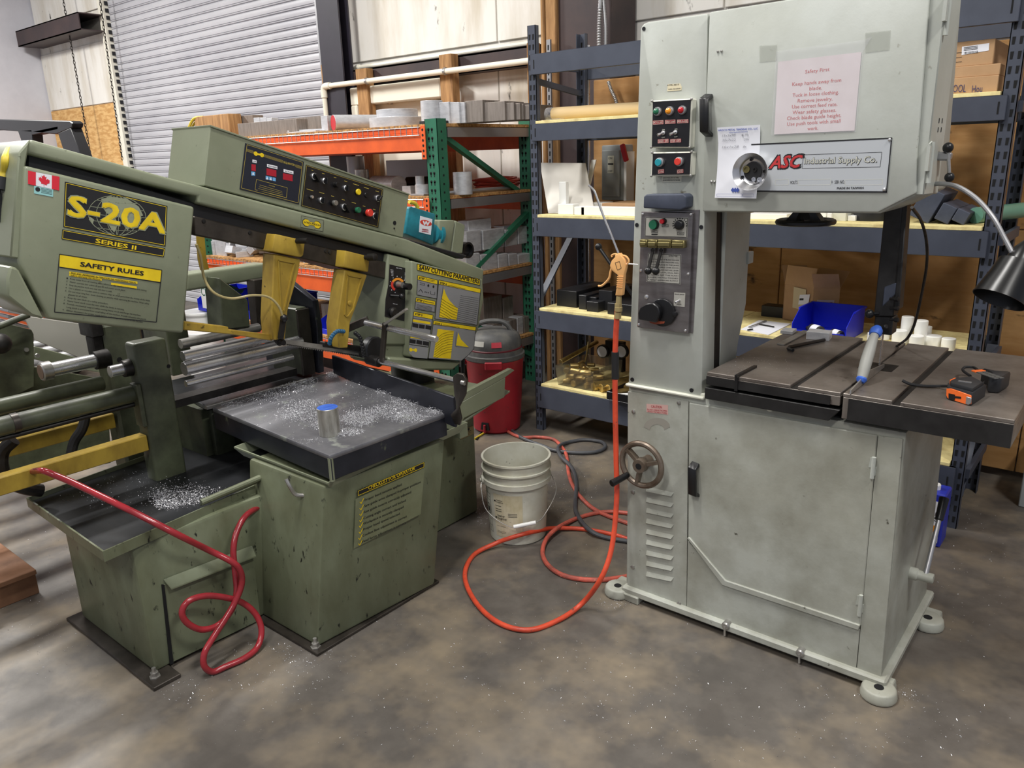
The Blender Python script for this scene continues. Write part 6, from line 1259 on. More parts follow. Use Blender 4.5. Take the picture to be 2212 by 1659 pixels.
t = MB(); ctext(t, 'Quaker', -1.60, -1.36, .205, .007); ctext(t, 'Houghton', -1.60, -1.34, .196, .007); ctext(t, 'Quaker', -1.60, -1.30, .132, .010, .02); ctext(t, 'Houghton', -1.60, -1.25, .119, .010, .02)
for z_ in (.180, .165, .155): cyl_patch(t, c, -1.66, -1.42, z_, z_+.0025, R0, R1, .26, .0006, 4)
for z_ in (.060, .054, .085): cyl_patch(t, c, -1.66, -1.30, z_, z_+.0012, R0, R1, .26, .0006, 4)
for z_ in (.150, .143, .136): cyl_patch(t, c, -1.20, -.9, z_, z_+.002, R0, R1, .26, .0006, 4)
t.done('lettering', M['ink'], lb_)
m_ = MB(); cyl_patch(m_, c, -1.70, -1.63, .120, .128, R0, R1, .26, .0008, 3); cyl_patch(m_, c, -1.70, -1.63, .198, .205, R0, R1, .26, .0008, 3); m_.done('logo', M['ink'], lb_)
m_ = MB()
for z_ in (.04, .07, .10, .19, .205, .222): cyl_patch(m_, c, -2.22, -1.92, z_, z_+.0015, R0, R1, .26, .0002, 4)
for a_ in (-2.22, -2.07, -1.925): cyl_patch(m_, c, a_, a_+.010, .04 if a_ != -2.07 else .04, .2235 if a_ != -2.07 else .10, R0, R1, .26, .0002, 1)
for i in range(20):
    a, b = i*math.pi/10, (i+1)*math.pi/10; pts = [(-2.07+.13*math.cos(t_), .147+.026*math.sin(t_)) for t_ in (a, b)]+[(-2.07+.112*math.cos(t_), .147+.0225*math.sin(t_)) for t_ in (b, a)]; m_.face([m_.bm.verts.new(on_cyl(c, x, y, R0+.0003, R1+.0003, .26)) for x, y in pts])
cyl_patch(m_, c, -2.12, -2.02, .135, .158, R0, R1, .26, .0003, 2); m_.done('warning_print', M['ink'], bk)
# --- wet and dry vacuum
c = V((-2.965, 3.42, 0)); vc = thing('shop_vacuum', 'red drum shop vacuum with a grey motor head beside the grey rack post', 'vacuum', tuple(c))
zt1 = .50
MB().lathe(c, ZV, [(.0, .13), (.012, .142), (.10, .15), (.43, .172), (.44, .178), (.455, .178)], 36).done('drum', M['vred'], vc)
for a in (-2.5, -.9): 
    d = V((math.cos(a), math.sin(a), 0)); MB().obox(c+d*.18+ZV*.435, d*.012, V((-d.y, d.x, 0))*.05, ZV*.022).done('latch', M['vred'], vc, bev=.004)
MB().lathe(c, ZV, [(.445, .176), (.452, .182), (.475, .182), (.48, .172), (.505, .168)], 36).done('rim', M['vgrey'], vc)
MB().lathe(c, ZV, [(.50, .166), (.512, .168), (.515, .165)], 36).done('red_band', mat('dark red band', (96, 22, 34), .5), vc)
hd2 = MB().lathe(c, ZV, [(.512, .164), (.54, .166), (.585, .150), (.61, .115), (.618, .06), (.62, .001)], 36).done('motor_head', M['vgrey'], vc)
MB().tube(bez([c+V((-.10, -.09, .585)), c+V((-.08, -.08, .635)), c+V((-.02, -.03, .665)), c+V((.06, .03, .655)), c+V((.10, .06, .59))], 6), .015, 10).done('carry_handle', M['vgrey'], vc)
m_ = MB(); 
for i in range(6):
    A, B = -1.95+i*.12, -1.95+(i+1)*.12; f = lambda a, z: c+V((math.cos(a)*(.168-(z-.54)*.35), math.sin(a)*(.168-(z-.54)*.35), z)); m_.face([m_.bm.verts.new(f(a, z)) for a, z in ((A, .543), (B, .543), (B, .572), (A, .572))])
m_.done('warning_label', M['lab'], hd2)
m_ = MB()
for i in range(3):
    A, B = -.95+i*.12, -.95+(i+1)*.12; m_.face([m_.bm.verts.new(f(a, z)) for a, z in ((A, .538), (B, .538), (B, .568), (A, .568))])
m_.done('switch_plate', M['lred'], hd2)
d = V((math.cos(-1.35), math.sin(-1.35), 0)); u = V((-d.y, d.x, 0)); o = c+d*.147
m_ = MB(); m_.prism([o+u*.03+ZV*.03, o-u*.03+ZV*.03, o-u*.022+ZV*.075, o+u*.022+ZV*.075], d*.006); dn = m_.done('drain_recess', M['black'], vc); MB().cyl(o+d*.012+ZV*.015, o+d*.012+ZV*.062, .007, seg=10).done('drain_plug', M['vred'], vc)
# --- things on the grey rack
z = Z(2)
tbe = thing('cardboard_tube', 'long cardboard mailing tube lying on the second shelf', 'tube', tuple(PY(1188, 250, 3.62)))
a = PY(1190, 250, 3.62); b = PY(1430, 240, 3.70); a.z = b.z = z+.035
MB().cyl(a, b, .034, seg=24).done('tube', mat('kraft tube', (218, 190, 142), .7), tbe); MB().cyl(a-XV*.02, a+XV*.02, .035, seg=24).done('taped_end', mat('silver tape end', (190, 186, 184), .35, .3, c2=(90, 88, 100), amt=.4, scale=40), tbe)
m_ = MB(); 
for i in range(6): m_.obox(PY(1200+i*5, 259, 3.56)*0+V((a.x+.02+i*.018, 3.56, z+.004+.002*(i % 2))), (.012, 0, .002), (0, .02, 0), (0, 0, .002))
m_.done('crumpled_film', M['sleeve'], label='crumpled clear film in front of the cardboard tube', cat='film', kind='stuff')
def cbx(x0, x1, yt, yb, Y, d, label, zb, rot=0, name='cardboard_box'):
    a, b, t = PY(x0, yb, Y), PY(x1, yb, Y), PY((x0+x1)/2, yt, Y)
    return MB().box(a.x, b.x, Y, Y+d, zb, max(t.z, zb+.01)).done(name, M['card'], label=label, cat='box', bev=.002), a, b
q1, a, b = cbx(1990, 2153, 168, 200, 3.54, .36, 'lowest brown board box with partly hidden blue lettering, second shelf', z)
t = MB(); a1, b1 = PY(2034, 199, 3.537), PY(2075, 198, 3.537); t.text('SS TOOL', PY(2034, 200, 3.537), PY(2086, 199, 3.537), ZV*.028, n=NF); t.text('Hou', PY(2099, 200, 3.537), PY(2121, 199, 3.537), ZV*.026, n=NF); t.done('lettering', mat('navy print', (40, 40, 90), .6), q1)
zz = WO[q1].z+max(v.co.z for v in q1.data.vertices)
q2, a, b = cbx(1985, 2158, 144, 172, 3.55, .34, 'middle flat cardboard box in the stack of three', zz)
zz = WO[q2].z+max(v.co.z for v in q2.data.vertices)
q3, a, b = cbx(1980, 2143, 92, 144, 3.56, .30, 'top cardboard box with a white shipping label, second shelf', zz)
m_ = MB(); m_.face([m_.bm.verts.new(PY(x, y, 3.5588)) for x, y in ((2078, 101), (2137, 93), (2136, 109), (2077, 119))]); lb_ = m_.done('shipping_label', M['paper'], q3)
t = MB()
zl = Pm(AY(3.558), NF); 
for i in range(3): zl.line(t, [(2082, 103+i*3), (2112, 99+i*3)], 1, .0004)
for i in range(12): zl.line(t, [(2083+i*2.6, 117-i*.25), (2083+i*2.6, 112-i*.25)], 1.2 if i % 3 else .6, .0004)
t.done('lettering', M['ink'], lb_)
t = MB()
for y in (118, 128, 138): zl.line(t, [(2030, y), (2078, y-5)], .8, -.0002)
t.done('printed_line', M['ink'], q3)
# third shelf
z = Z(3)
def leanp(pts, Y0, Y1, label, m='mdf', t=.012, name='board'):   # board leaning back: bottom edge at Y0, top at Y1
    (a, b, c_, d_) = pts; P = [PY(*a, Y1), PY(*b, Y1), PY(*c_, Y0), PY(*d_, Y0)]
    zmin = min(p.z for p in P); 
    for p in P[2:]: p.z = max(p.z, Z(3)+.001)
    return MB().prism(P, (0, t, t*.2)).done(name, M[m], label=label, cat='board', bev=.001)
leanp(((1166, 352), (1264, 353), (1284, 462), (1184, 464)), 3.60, 3.88, 'off-white board leaning at the left end of the third shelf', t=.008)
leanp(((1277, 346), (1287, 346), (1274, 400), (1266, 402)), 3.85, 3.95, 'narrow white strip leaning behind the off-white board', 'acryl')
for k, (x0, x1, yt, Y, d, l) in enumerate(((1207, 1222, 393, 3.60, .03, 'upright white square bar leaning on the board'), (1205, 1238, 441, 3.565, .06, 'white block at the foot of the leaning board'), (1240, 1262, 447, 3.56, .08, 'small white block next to the first one'), (1225, 1300, 438, 3.72, .12, 'flat white sheet behind the small blocks'), (1255, 1372, 447, 3.56, .05, 'long white bar on the front edge of the third shelf'))):
    block(x0, x1, yt, Y, z, d, l, 'acryl', 'plastic_block', 'block')
block(1300, 1400, 440, 3.66, z, .25, 'flat brown cardboard piece behind the long white bar', 'card', 'cardboard_piece', 'cardboard')
for k, (x0, x1, yt, Y, l) in enumerate(((1615, 1700, 462, 3.58, 'stack of white boards seen in the gap left of the tension wheel'), (1660, 1722, 458, 3.80, 'second white board behind the stack'), (1765, 1785, 458, 3.6, 'first white block right of the tension wheel'), (1787, 1797, 460, 3.58, 'narrow white block, second right of the tension wheel'), (1799, 1828, 459, 3.6, 'wide cream block right of the narrow one'), (1831, 1848, 466, 3.62, 'pale slatted piece between cream block and black disc'))):
    block(x0, x1, yt, Y, z, .12, l, 'acryl' if k != 4 else 'cream', 'plastic_block', 'block')
a = PY(1880, 470, 3.68); MB().lathe((a.x, 3.70, z), ZV, [(0, .075), (.045, .075)], 32).done('plastic_disc', M['blk2'], label='thick black disc on the third shelf behind the guide post', cat='disc', bev=.002)
def tilt(x0, x1, yt, yb, Y, w, label, ang, m='bluegrey', d=.26):
    a, b = PY(x0, yb, Y), PY(x1, yb, Y); W = b.x-a.x; h = PY((x0+x1)/2, yt, Y).z-PY((x0+x1)/2, yb, Y).z
    mb = MB().box(-W/2, W/2, 0, d, -h/2, h/2); bmesh.ops.rotate(mb.bm, cent=(0, 0, 0), matrix=Matrix.Rotation(math.radians(ang), 3, 'Y'), verts=mb.bm.verts)
    zm = min(v.co.z for v in mb.bm.verts); bmesh.ops.translate(mb.bm, vec=((a.x+b.x)/2, Y, z-zm), verts=mb.bm.verts)
    return mb.done('cast_block', M[m], bev=.002, label=label, cat='block')
tilt(1974, 2022, 408, 476, 3.60, 0, 'largest blue-grey block tilted against its neighbours', 24)
tilt(2024, 2058, 436, 474, 3.58, 0, 'second blue-grey block, leaning right of the largest', 24)
tilt(2060, 2090, 446, 474, 3.57, 0, 'small blue-grey block at the right end of the leaning row', 24)
a = PY(2106, 470, 3.66); MB().cyl((a.x, 3.66, z+.032), (a.x+.12, 3.98, z+.032), .032, seg=20).done('paper_roll', mat('green foil roll', (110, 160, 140), .35), label='pale green roll at the right end of the third shelf', cat='roll')
# fourth shelf
z = Z(4)
for k, (x0, x1, yt, Y, d, l) in enumerate(((1202, 1245, 628, 3.62, .36, 'largest black slab at the left of the fourth shelf'), (1250, 1266, 638, 3.60, .36, 'narrow black slab beside the largest'), (1267, 1292, 652, 3.57, .30, 'low black bar in front of the slabs'), (1293, 1322, 628, 3.64, .28, 'tall black block behind the low bars'), (1270, 1288, 642, 3.63, .2, 'short black bar between slab and tall block'), (1312, 1390, 658, 3.56, .24, 'wide flat black bar nearest the saw column'))):
    block(x0, x1, yt, Y, z, d, l, 'blk2', 'plastic_slab', 'slab', 'black plastic stock on the fourth shelf')
block(1335, 1420, 656, 3.82, z, .1, 'white bar behind the flat black bar', 'acryl', 'plastic_block', 'block')
# open carton
b = PY(1752, 695, 3.84)
h = PY(1755, 622, 3.84).z-z; o = thing('cardboard_box', 'open cardboard carton with raised flaps behind the blue bin', 'box', (b.x, b.y, z))
B0, B1, B2 = V((b.x, b.y, z)), V((b.x-.165, b.y+.06, z)), V((b.x+.11, b.y+.05, z)); B3 = B1+B2-B0; T = .004
MB().prism([B0, B1, B3, B2], (0, 0, T)).done('carton_base', M['card'], o)
m_ = MB()
for p, q in ((B0, B1), (B1, B3), (B3, B2), (B2, B0)): d = (q-p).normalized(); nn = V((-d.y, d.x, 0)); m_.prism([p, q, q+ZV*h, p+ZV*h], nn*-.003)
m_.done('carton_body', M['card'], o, smooth=0)
for p, q, up in ((B0, B1, V((.02, -.03, .10))), (B2, B0, V((.0, -.045, .075))), (B1, B3, V((-.03, .02, .09))), (B3, B2, V((.03, .03, .08)))): m_ = MB().prism([p+ZV*h, q+ZV*h, q+ZV*h+up, p+ZV*h+up], (.001, -.002, 0)); m_.done('flap', M['card'], o)
d = (B1-B0).normalized(); nn = V((d.y, -d.x, 0)); nn = nn if nn.y < 0 else -nn
def onf(p, d, n, s, zz, k=.004): return p+d*s+ZV*zz+n*k
t = MB(); t.face([t.bm.verts.new(onf(B0, d, nn, s, zz)) for s, zz in ((.115, .07), (.04, .065), (.04, .17), (.115, .175))]); t.done('paper_label', mat('manila label', (206, 190, 154), .7), o)
t = MB(); t.face([t.bm.verts.new(onf(B0, d, nn, s, zz, .005)) for s, zz in ((.08, .09), (.02, .10), (.015, .15), (.075, .14))]); l_ = t.done('paper_label', M['paper'], o); t = MB(); t.face([t.bm.verts.new(onf(B0, d, nn, s, zz, .0056)) for s, zz in ((.074, .112), (.05, .116), (.05, .126), (.074, .122))]); t.done('print_mark', M['ink'], l_)
d2_ = (B2-B0).normalized(); n2 = V((d2_.y, -d2_.x, 0)); n2 = n2 if n2.y < 0 else -n2
t = MB(); t.face([t.bm.verts.new(onf(B0, d2_, n2, s, zz)) for s, zz in ((.012, .02), (.098, .02), (.098, .125), (.02, .125))]); l_ = t.done('packing_pouch', mat('pouch film', (190, 176, 190), .3), o)
t = MB(); t.face([t.bm.verts.new(onf(B0, d2_, n2, s, zz, .005)) for s, zz in ((.022, .085), (.09, .09), (.09, .115), (.024, .11))]); t.done('red_stripe', mat('maroon stripe', (110, 24, 44), .5), l_)
# blue bin with bottles
a, b = PY(1714, 708, 3.56), PY(1832, 715, 3.56)
bb = bin_(a.x, b.x+.0, 3.535, 3.80, z, .125, 'bright blue open-front bin on the fourth shelf behind the saw table')
for k, (x, y, L_, r, l) in enumerate(((1760, 700, .10, .026, 'larger dark bottle with a white label lying in the blue bin'), (1806, 705, .085, .02, 'smaller dark bottle with a white label lying in the blue bin'))):
    p = PY(x, y, 3.60); p.z = z+.004+r; d = V((-.8, .55, 0)).normalized(); bt = thing('bottle', l, 'bottle', (p.x, p.y, p.z-r)); s = p+d*(-.5*L_)
    MB().lathe(s, d, [(0, r*.8), (.006, r), (L_*.7, r), (L_*.82, r*.45), (L_, r*.4)], 20).done('bottle_body', mat('dark bottle plastic', (52, 50, 48), .35), bt); MB().lathe(s+d*.012, d, [(0, r+.0006), (L_*.42, r+.0006)], 20, cap=False).done('paper_label', M['paper'], bt)
# cut strips and templates left of the bin
m_ = MB(); m_.prism([PZ(x, y, z+.001) for x, y in ((1600, 712), (1640, 692), (1708, 700), (1660, 724))], (0, 0, .002)); m_.done('paper_sheet', M['paper'], label='pale sheet lying on the fourth shelf left of the blue bin', cat='paper')
for k, (a, b, w_, l) in enumerate((((1618, 707), (1655, 693), .008, 'thin metal strip on the pale sheet'), ((1640, 700), (1672, 706), .006, 'dark cut strip crossing the thin metal strip'), ((1615, 713), (1626, 711), .006, 'tiny clip at the shelf corner'))):
    MB().bar(PZ(*a, z+.008), PZ(*b, z+.008), w_, .005).done('metal_strip', M['steel' if k == 0 else 'darksteel'], label=l, cat='strip')
# black tray behind, at the column
block(1645, 1698, 662, 3.92, z, .08, 'black box lying at the back of the fourth shelf, left of the carton', 'blk2', 'tool_case', 'case')
# white round stock
for k, (x, y0, y1, r, Y, l) in enumerate(((1955, 683, 718, 17, 3.66, 'tall white cylinder, left one of the raised pair'), (1983, 691, 742, 18, 3.62, 'tallest white cylinder in the middle of the group'), (2000, 704, 735, 11, 3.72, 'white cylinder half hidden behind the tallest'), (1937, 712, 745, 20, 3.60, 'wide low white cylinder at the front left'), (1880, 718, 745, 14, 3.58, 'white disc by the handle of the blade tool'), (1908, 712, 745, 12, 3.68, 'short white cylinder right of the blade'), (2010, 724, 750, 24, 3.62, 'flat white disc at the right of the group'), (2045, 730, 750, 20, 3.60, 'rightmost low white cylinder'), (1975, 724, 750, 20, 3.56, 'flat white disc at the very front'))):
    p = PY(x, y1, Y); rr = abs(PY(x+r, y1, Y).x-p.x)*.8; zt_2 = PY(x, y0, Y+rr).z
    MB().lathe((p.x, Y+rr, z), ZV, [(0, rr), (max(zt_2-z, .02), rr)], 28).done('plastic_round', M['acryl'], bev=.002, label=l, cat='plastic round', group='white plastic rounds on the fourth shelf')
# bottom shelf: clear bin with brass, brass bars, tray
z = Z(5)
a, b = PY(1208, 835, 3.56), PY(1262, 842, 3.56)
cb2 = thing('clear_bin', 'clear plastic bin heaped with brass offcuts on the bottom shelf', 'bin', ((a.x+b.x)/2, 3.6, z))
bx0, bx1 = a.x-.0, a.x+.24
m_ = MB(); m_.box(bx0, bx1, 3.55, 3.84, z, z+.003)
for P_ in ([(bx0, 3.55), (bx1, 3.55)], [(bx1, 3.55), (bx1, 3.84)], [(bx1, 3.84), (bx0, 3.84)], [(bx0, 3.84), (bx0, 3.55)]):
    (x0, y0), (x1, y1) = P_; d = V((x1-x0, y1-y0, 0)).normalized(); nn = V((d.y, -d.x, 0)); m_.prism([V((x0, y0, z)), V((x1, y1, z)), V((x1, y1, z+.12))+nn*.012+d*.012, V((x0, y0, z+.12))+nn*.012-d*.012], nn*-.002)
m_.done('bin_shell', M['clear'], cb2)
k = 0; pos = []
for L_ in range(3):
    for i in range(8):
        x = bx0+.035+(bx1-bx0-.07)*((i % 3)+.5*(L_ % 2))/2.5; y = 3.59+.075*(i//3)+rnd.uniform(-.005, .005); r = rnd.choice((.012, .016, .019)); ang = rnd.uniform(0, 3.14); d = V((math.cos(ang), math.sin(ang), rnd.uniform(-.1, .1))); ln = rnd.uniform(.02, .035)
        p = V((min(x, bx1-.04), y, z+.02+L_*.036+.0))
        (MB().cyl(p-d*ln, p+d*ln, r, seg=14 if k % 3 else 6)).done('brass_offcut', M['brass'], bev=.0012, label='short brass offcut in the clear plastic bin', cat='offcut', group='brass offcuts in the clear bin'); k += 1
a = PY(1207, 812, 3.60); MB().cyl((a.x, 3.62, z+.12), (a.x+.02, 3.98, z+.17), .014, seg=16).done('brass_bar', M['brass'], bev=.001, label='long brass bar leaning over the back of the clear bin', cat='bar')
for k, (x, y, r, l) in enumerate(((1281, 833, 10, 'left brass round bar right of the clear bin'), (1298, 837, 10, 'middle brass round bar with stamped end'), (1313, 842, 11, 'right large brass round bar'), (1263, 836, 6, 'small square brass bar touching the bin'), (1330, 846, 7, 'short brass bar next to the black tray'))):
    p = PY(x, y, 3.56); rr = abs(PY(x+r, y, 3.56).x-p.x)*.8; p.z = z+rr
    MB().cyl(p, p+V((.12, .26, 0)), rr, seg=4 if k == 3 else 20).done('brass_bar', M['brass'], bev=.001, label=l, cat='bar')
MB().tube(bez([PY(1258, 800, 3.8), PY(1266, 770, 3.82), PY(1271, 738, 3.85)], 4), .004, 6).done('brass_wire', M['brass'], label='thin brass strip standing up behind the clear bin', cat='wire')
a, b = PY(1312, 862, 3.40), PY(1420, 890, 3.40); o = thing('tool_tray', 'black tool tray jutting over the front of the bottom shelf', 'tray', (a.x+.15, 3.5, z))
tx = PY(1312, 862, 3.47).x
MB().box(tx, tx+.34, 3.46, 3.76, z+.001, z+.006).box(tx, tx+.006, 3.46, 3.76, z+.006, z+.05).box(tx, tx+.34, 3.46, 3.466, z+.006, z+.05).box(tx, tx+.34, 3.754, 3.76, z+.006, z+.05).done('tray_body', M['blackp'], o, bev=.002)
MB().cyl((tx+.04, 3.52, z+.02), (tx+.16, 3.62, z+.02), .008, seg=8).done('screwdriver', M['white'], label='white-handled tool lying in the black tray', cat='tool')
for k, x in enumerate((1305, 1346)):
    p = PY(x, 758, 3.92); o = thing('pressure_gauge', ['left', 'right'][k]+' round white gauge behind the bottom shelf stock', 'gauge', (p.x, p.y, p.z)); MB().lathe(p, NF, [(0, .042), (.02, .042), (.024, .038)], 24).done('gauge_case', M['black'], o); MB().lathe(p, NF, [(.0215, .034), (.0245, .034)], 24).done('gauge_face', M['paper'], o)
block(1307, 1345, 738, 3.98, z, .04, 'dark regulator block behind the gauges', 'blk2', 'regulator', 'regulator')
# --- electrical gear on the column behind the rack
Ye = 4.16
e0_, e1_ = PY(1299, 425, Ye), PY(1350, 312, Ye)
eb = thing('disconnect_switch', 'grey electrical disconnect box with a red handle marked ON and OFF', 'switch box', (e0_.x, Ye, e0_.z))
MB().box(e0_.x, e1_.x, Ye, Ye+.1, e0_.z-.02, e1_.z).done('switch_body', M['ggrey'], eb, bev=.008, bseg=2)
MB().box(e0_.x+.01, e1_.x-.03, Ye-.012, Ye, e0_.z+.0, e1_.z-.03).done('cover', M['ggrey'], eb, bev=.004)
ze = Pm(AY(Ye-.013), NF, 1120, 0, 3.95)
m_ = MB(); ze.poly(m_, [(762, 1330), (815, 1328), (812, 1478), (760, 1478)], .0006); lb_ = m_.done('switch_label', M['cream'], eb)
t = MB(); ze.text(t, 'ON', 768, 1360, 800, 1359, 20, .02); ze.text(t, 'OFF', 765, 1470, 802, 1469, 18, .02); ze.line(t, [(764, 1400), (810, 1400)], 14, .0009); t.done('lettering', M['ink'], lb_)
MB().bar(PY(1344, 312, Ye-.03), PY(1353, 348, Ye-.05), .03, .02, up=NF).done('handle', M['red'], eb, bev=.004, label='red throw handle')
MB().box(e1_.x-.005, e1_.x+.012, Ye+.0, Ye+.09, e0_.z-.1, e1_.z-.04).done('side_bracket', M['white'], eb)
MB().cyl(PY(1268, 98, 4.12), V((PY(1268, 98, 4.12).x, 4.12, .0)), .017, seg=14).done('conduit', M['chrome'], label='straight steel conduit rising behind the grey rack', cat='conduit')
def flexc(pts, label, r=.011):
    P = bez(pts, 14); m_ = MB(); m_.tube(P, r, 8, rs=[r*(1 if i % 2 else .8) for i in range(len(P))]); m_.done('flexible_conduit', M['galv'], label=label, cat='conduit')
flexc([PY(1300, -30, 4.34), PY(1296, 20, 4.34), PY(1294, 60, 4.34), PY(1294, 100, 4.34)], 'left flexible metal conduit at the top of the brown column', .014)
flexc([PY(1301, -25, 4.36), PY(1305, 20, 4.36), PY(1308, 60, 4.36), PY(1308, 100, 4.36)], 'right flexible metal conduit at the top of the brown column')
flexc([PY(1314, 176, 4.2), PY(1321, 196, 4.2), PY(1330, 216, 4.2), PY(1338, 250, 4.2)], 'short flexible conduit hanging before the plywood')
m_ = MB(); a, b = PY(1180, 86, 4.33), PY(1187, 470, 4.33); m_.box(a.x, a.x+.03, 4.33, 4.345, b.z-1.3, a.z); so = m_.done('strut_channel', M['galv'], label='slotted steel strut fixed to the timber post', cat='strut')
m_ = MB(); slots(m_, a.x+.015, 4.33, b.z-1.25, a.z, 'y', .05, .010, .03); m_.done('slot', M['hole'], so, kind='stuff')
# --- on the band saw table
X = bx-.0
k_ = thing('pull_saw_tool', 'blue and grey handled scraper standing on the saw table beside the blade', 'hand tool', tuple(PZ(1862, 826, TZ)))
XT = -.603
h = bez([PX(1859, 826, XT), PX(1863, 812, XT), PX(1870, 785, XT), PX(1879, 755, XT), PX(1887, 730, XT), PX(1896, 708, XT)], 4)
n_ = len(h); rr = [.011+.006*math.sin(math.pi*min(1, i/(n_-1)*1.1)) for i in range(n_)]
MB().tube(h[3:-3], .015, 14, rs=rr[3:-3]).done('handle', mat('grey grip', (158, 158, 152), .5), k_); MB().tube(h[:4], .012, 14, rs=[.010, .013, .0155, .014]).done('handle_end', M['film'], k_, label='blue lower ferrule'); MB().tube(h[-4:], .012, 14, rs=[.015, .0185, .0175, .012]).done('handle_end', M['film'], k_, label='blue top cap')
MB().prism([V((XT, PZ(1824, 850, TZ).y, TZ+.0015)), V((XT, PZ(1898, 793, TZ).y, TZ+.0015)), V((XT, PZ(1898, 793, TZ).y, TZ+.012)), V((XT, PZ(1866, 820, TZ).y, TZ+.03)), V((XT, PZ(1826, 850, TZ).y, TZ+.012))], (.004, 0, 0)).done('blade', M['steel'], k_)
SO = mat('safety orange', (244, 112, 44), .4); CA = mat('black rubber case', (40, 41, 44), .5)
def flat_case(P, z0, z1, name, m, par, bev): return MB().prism([V((p.x, p.y, z0)) for p in P], (0, 0, z1-z0)).done(name, m, par, bev=bev, bseg=2)
def shrink(P, f): c = sum(P, V())/len(P); return [c+(p-c)*f for p in P]
A_, B_, C_ = PZ(2045, 862, TZ), PZ(2098, 877, TZ), PZ(2127, 857, TZ)
P1 = [A_, B_, C_, PZ(2127, 826, TZ+.045), PZ(2100, 812, TZ+.045), PZ(2057, 817, TZ+.045), PZ(2047, 828, TZ+.036)]
t1 = thing('tape_measure', 'front black and orange tape measure on the saw table, its orange mouth facing forward', 'tape measure', (A_.x, A_.y, TZ))
flat_case(P1, TZ+.0005, TZ+.036, 'case', CA, t1, .004); flat_case(shrink(P1, .88), TZ+.036, TZ+.046, 'upper_shell', CA, t1, .004)
nf = (B_-A_).normalized(); nf = V((nf.y, -nf.x, 0)); zf = Pm(lambda x, y: pp(x, y, A_, nf), nf, 2000, 760, 5.948)
m_ = MB(); zf.slab(m_, [(272, 470), (330, 470), (480, 520), (590, 560), (590, 670), (540, 680), (290, 600), (268, 560)], .0, .003); fp = m_.done('front_plate', SO, t1, bev=.001)
m_ = MB(); zf.slab(m_, [(305, 530), (385, 548), (385, 565), (462, 575), (462, 600), (385, 590), (380, 622), (305, 605)], .003, .0045); m_.done('mouth_slot', M['blackp'], t1)
m_ = MB(); zf.slab(m_, [(535, 570), (600, 585), (598, 655), (565, 680), (525, 665)], .003, .006); m_.done('tape_hook', M['galv'], t1, bev=.001)
m_ = MB(); q_ = shrink(P1, .9); m_.prism([V((p.x, p.y, TZ+.030)) for p in (q_[6], q_[6]+(q_[0]-q_[6])*.35, q_[5]+(q_[4]-q_[5])*.15, q_[5])], (0, 0, .0168)); m_.done('orange_inset', SO, t1, bev=.001)
c = sum(P1, V())/7; MB().box(c.x-.018, c.x+.014, c.y-.016, c.y-.006, TZ+.046, TZ+.0475).done('belt_clip', M['galv'], t1)
P2 = [PZ(2130, 849, TZ), PZ(2158, 851, TZ), PZ(2181, 830, TZ+.01), PZ(2150, 799, TZ+.05), PZ(2120, 791, TZ+.05), PZ(2105, 801, TZ+.045)]
for p_ in (P2[0], P2[5]): p_.x = max(p_.x, P2[0].x-.0)
t2 = thing('tape_measure', 'rear tape measure turned away, grey ribbed grip and orange corner showing', 'tape measure', (P2[0].x, P2[0].y, TZ))
flat_case(P2, TZ+.0005, TZ+.050, 'case', CA, t2, .008)
zt2 = TZ+.0505; a_, b_ = PZ(2118, 803, zt2), PZ(2160, 818, zt2); d_ = (b_-a_)/5; e_ = V((-d_.y, d_.x, 0)).normalized()
for r_i in (-.008, .008):
    for k in range(5): q_ = a_+d_*(k+.5)+e_*r_i; MB().obox(q_, d_*.4, e_*.0065, (0, 0, .0016)).done('grip_rib', M['vgrey'], t2, bev=.0008)
MB().obox(a_-d_*.5, d_*.55, e_*.017, (0, 0, .002)).done('orange_inset', SO, t2, bev=.001)
MB().tube(bez([PZ(1949, 822, TZ+.016), PZ(1968, 830, TZ+.008), PZ(2000, 834, TZ+.006), PZ(2030, 834, TZ+.008), PZ(2052, 834, TZ+.016)], 5), .0045, 8).done('wrist_strap', M['rubber'], t1)
MB().tube(bez([PZ(2096, 812, TZ+.02), PZ(2080, 800, TZ+.025), PZ(2086, 793, TZ+.03), PZ(2104, 794, TZ+.03), PZ(2114, 802, TZ+.03)], 5), .004, 8).done('wrist_strap', M['rubber'], t2)
def tblk(x0, x1, y, yt, d, label, m='alu', ang=0, name='metal_block', cat='block'):
    a, b = PZ(x0, y, TZ), PZ(x1, y, TZ); L_ = (b-a).length; h_ = max(PY(x0, yt, a.y).z-TZ, .006)
    mb = MB().box(0, L_, 0, d, 0, h_); bmesh.ops.rotate(mb.bm, cent=(0, 0, 0), matrix=Matrix.Rotation(math.radians(ang), 3, 'Z'), verts=mb.bm.verts); bmesh.ops.translate(mb.bm, vec=(a.x, a.y, TZ+.0005), verts=mb.bm.verts); return mb.done(name, M[m], bev=.001, label=label, cat=cat)
tblk(1741, 1790, 733, 716, .055, 'small grey aluminium block resting beside the steel rule on the saw table', ang=8)
tblk(1685, 1712, 721, 714, .06, 'thin square plate at the back left of the saw table', ang=6)
MB().bar(PZ(1686, 744, TZ+.003), PZ(1742, 715, TZ+.003), .026, .004).done('steel_rule', M['steel'], label='short steel rule lying on the saw table under the small block', cat='ruler')
a, b, c_ = PZ(1713, 757, TZ+.007), PZ(1698, 751, TZ+.007), PZ(1781, 734, TZ+.007)
MB().tube([a, b+(a-b)*.3, b+(c_-b)*.08, c_], .006, 6).done('hex_key', M['black'], label='black hex key lying on the saw table near the small block', cat='hex key')
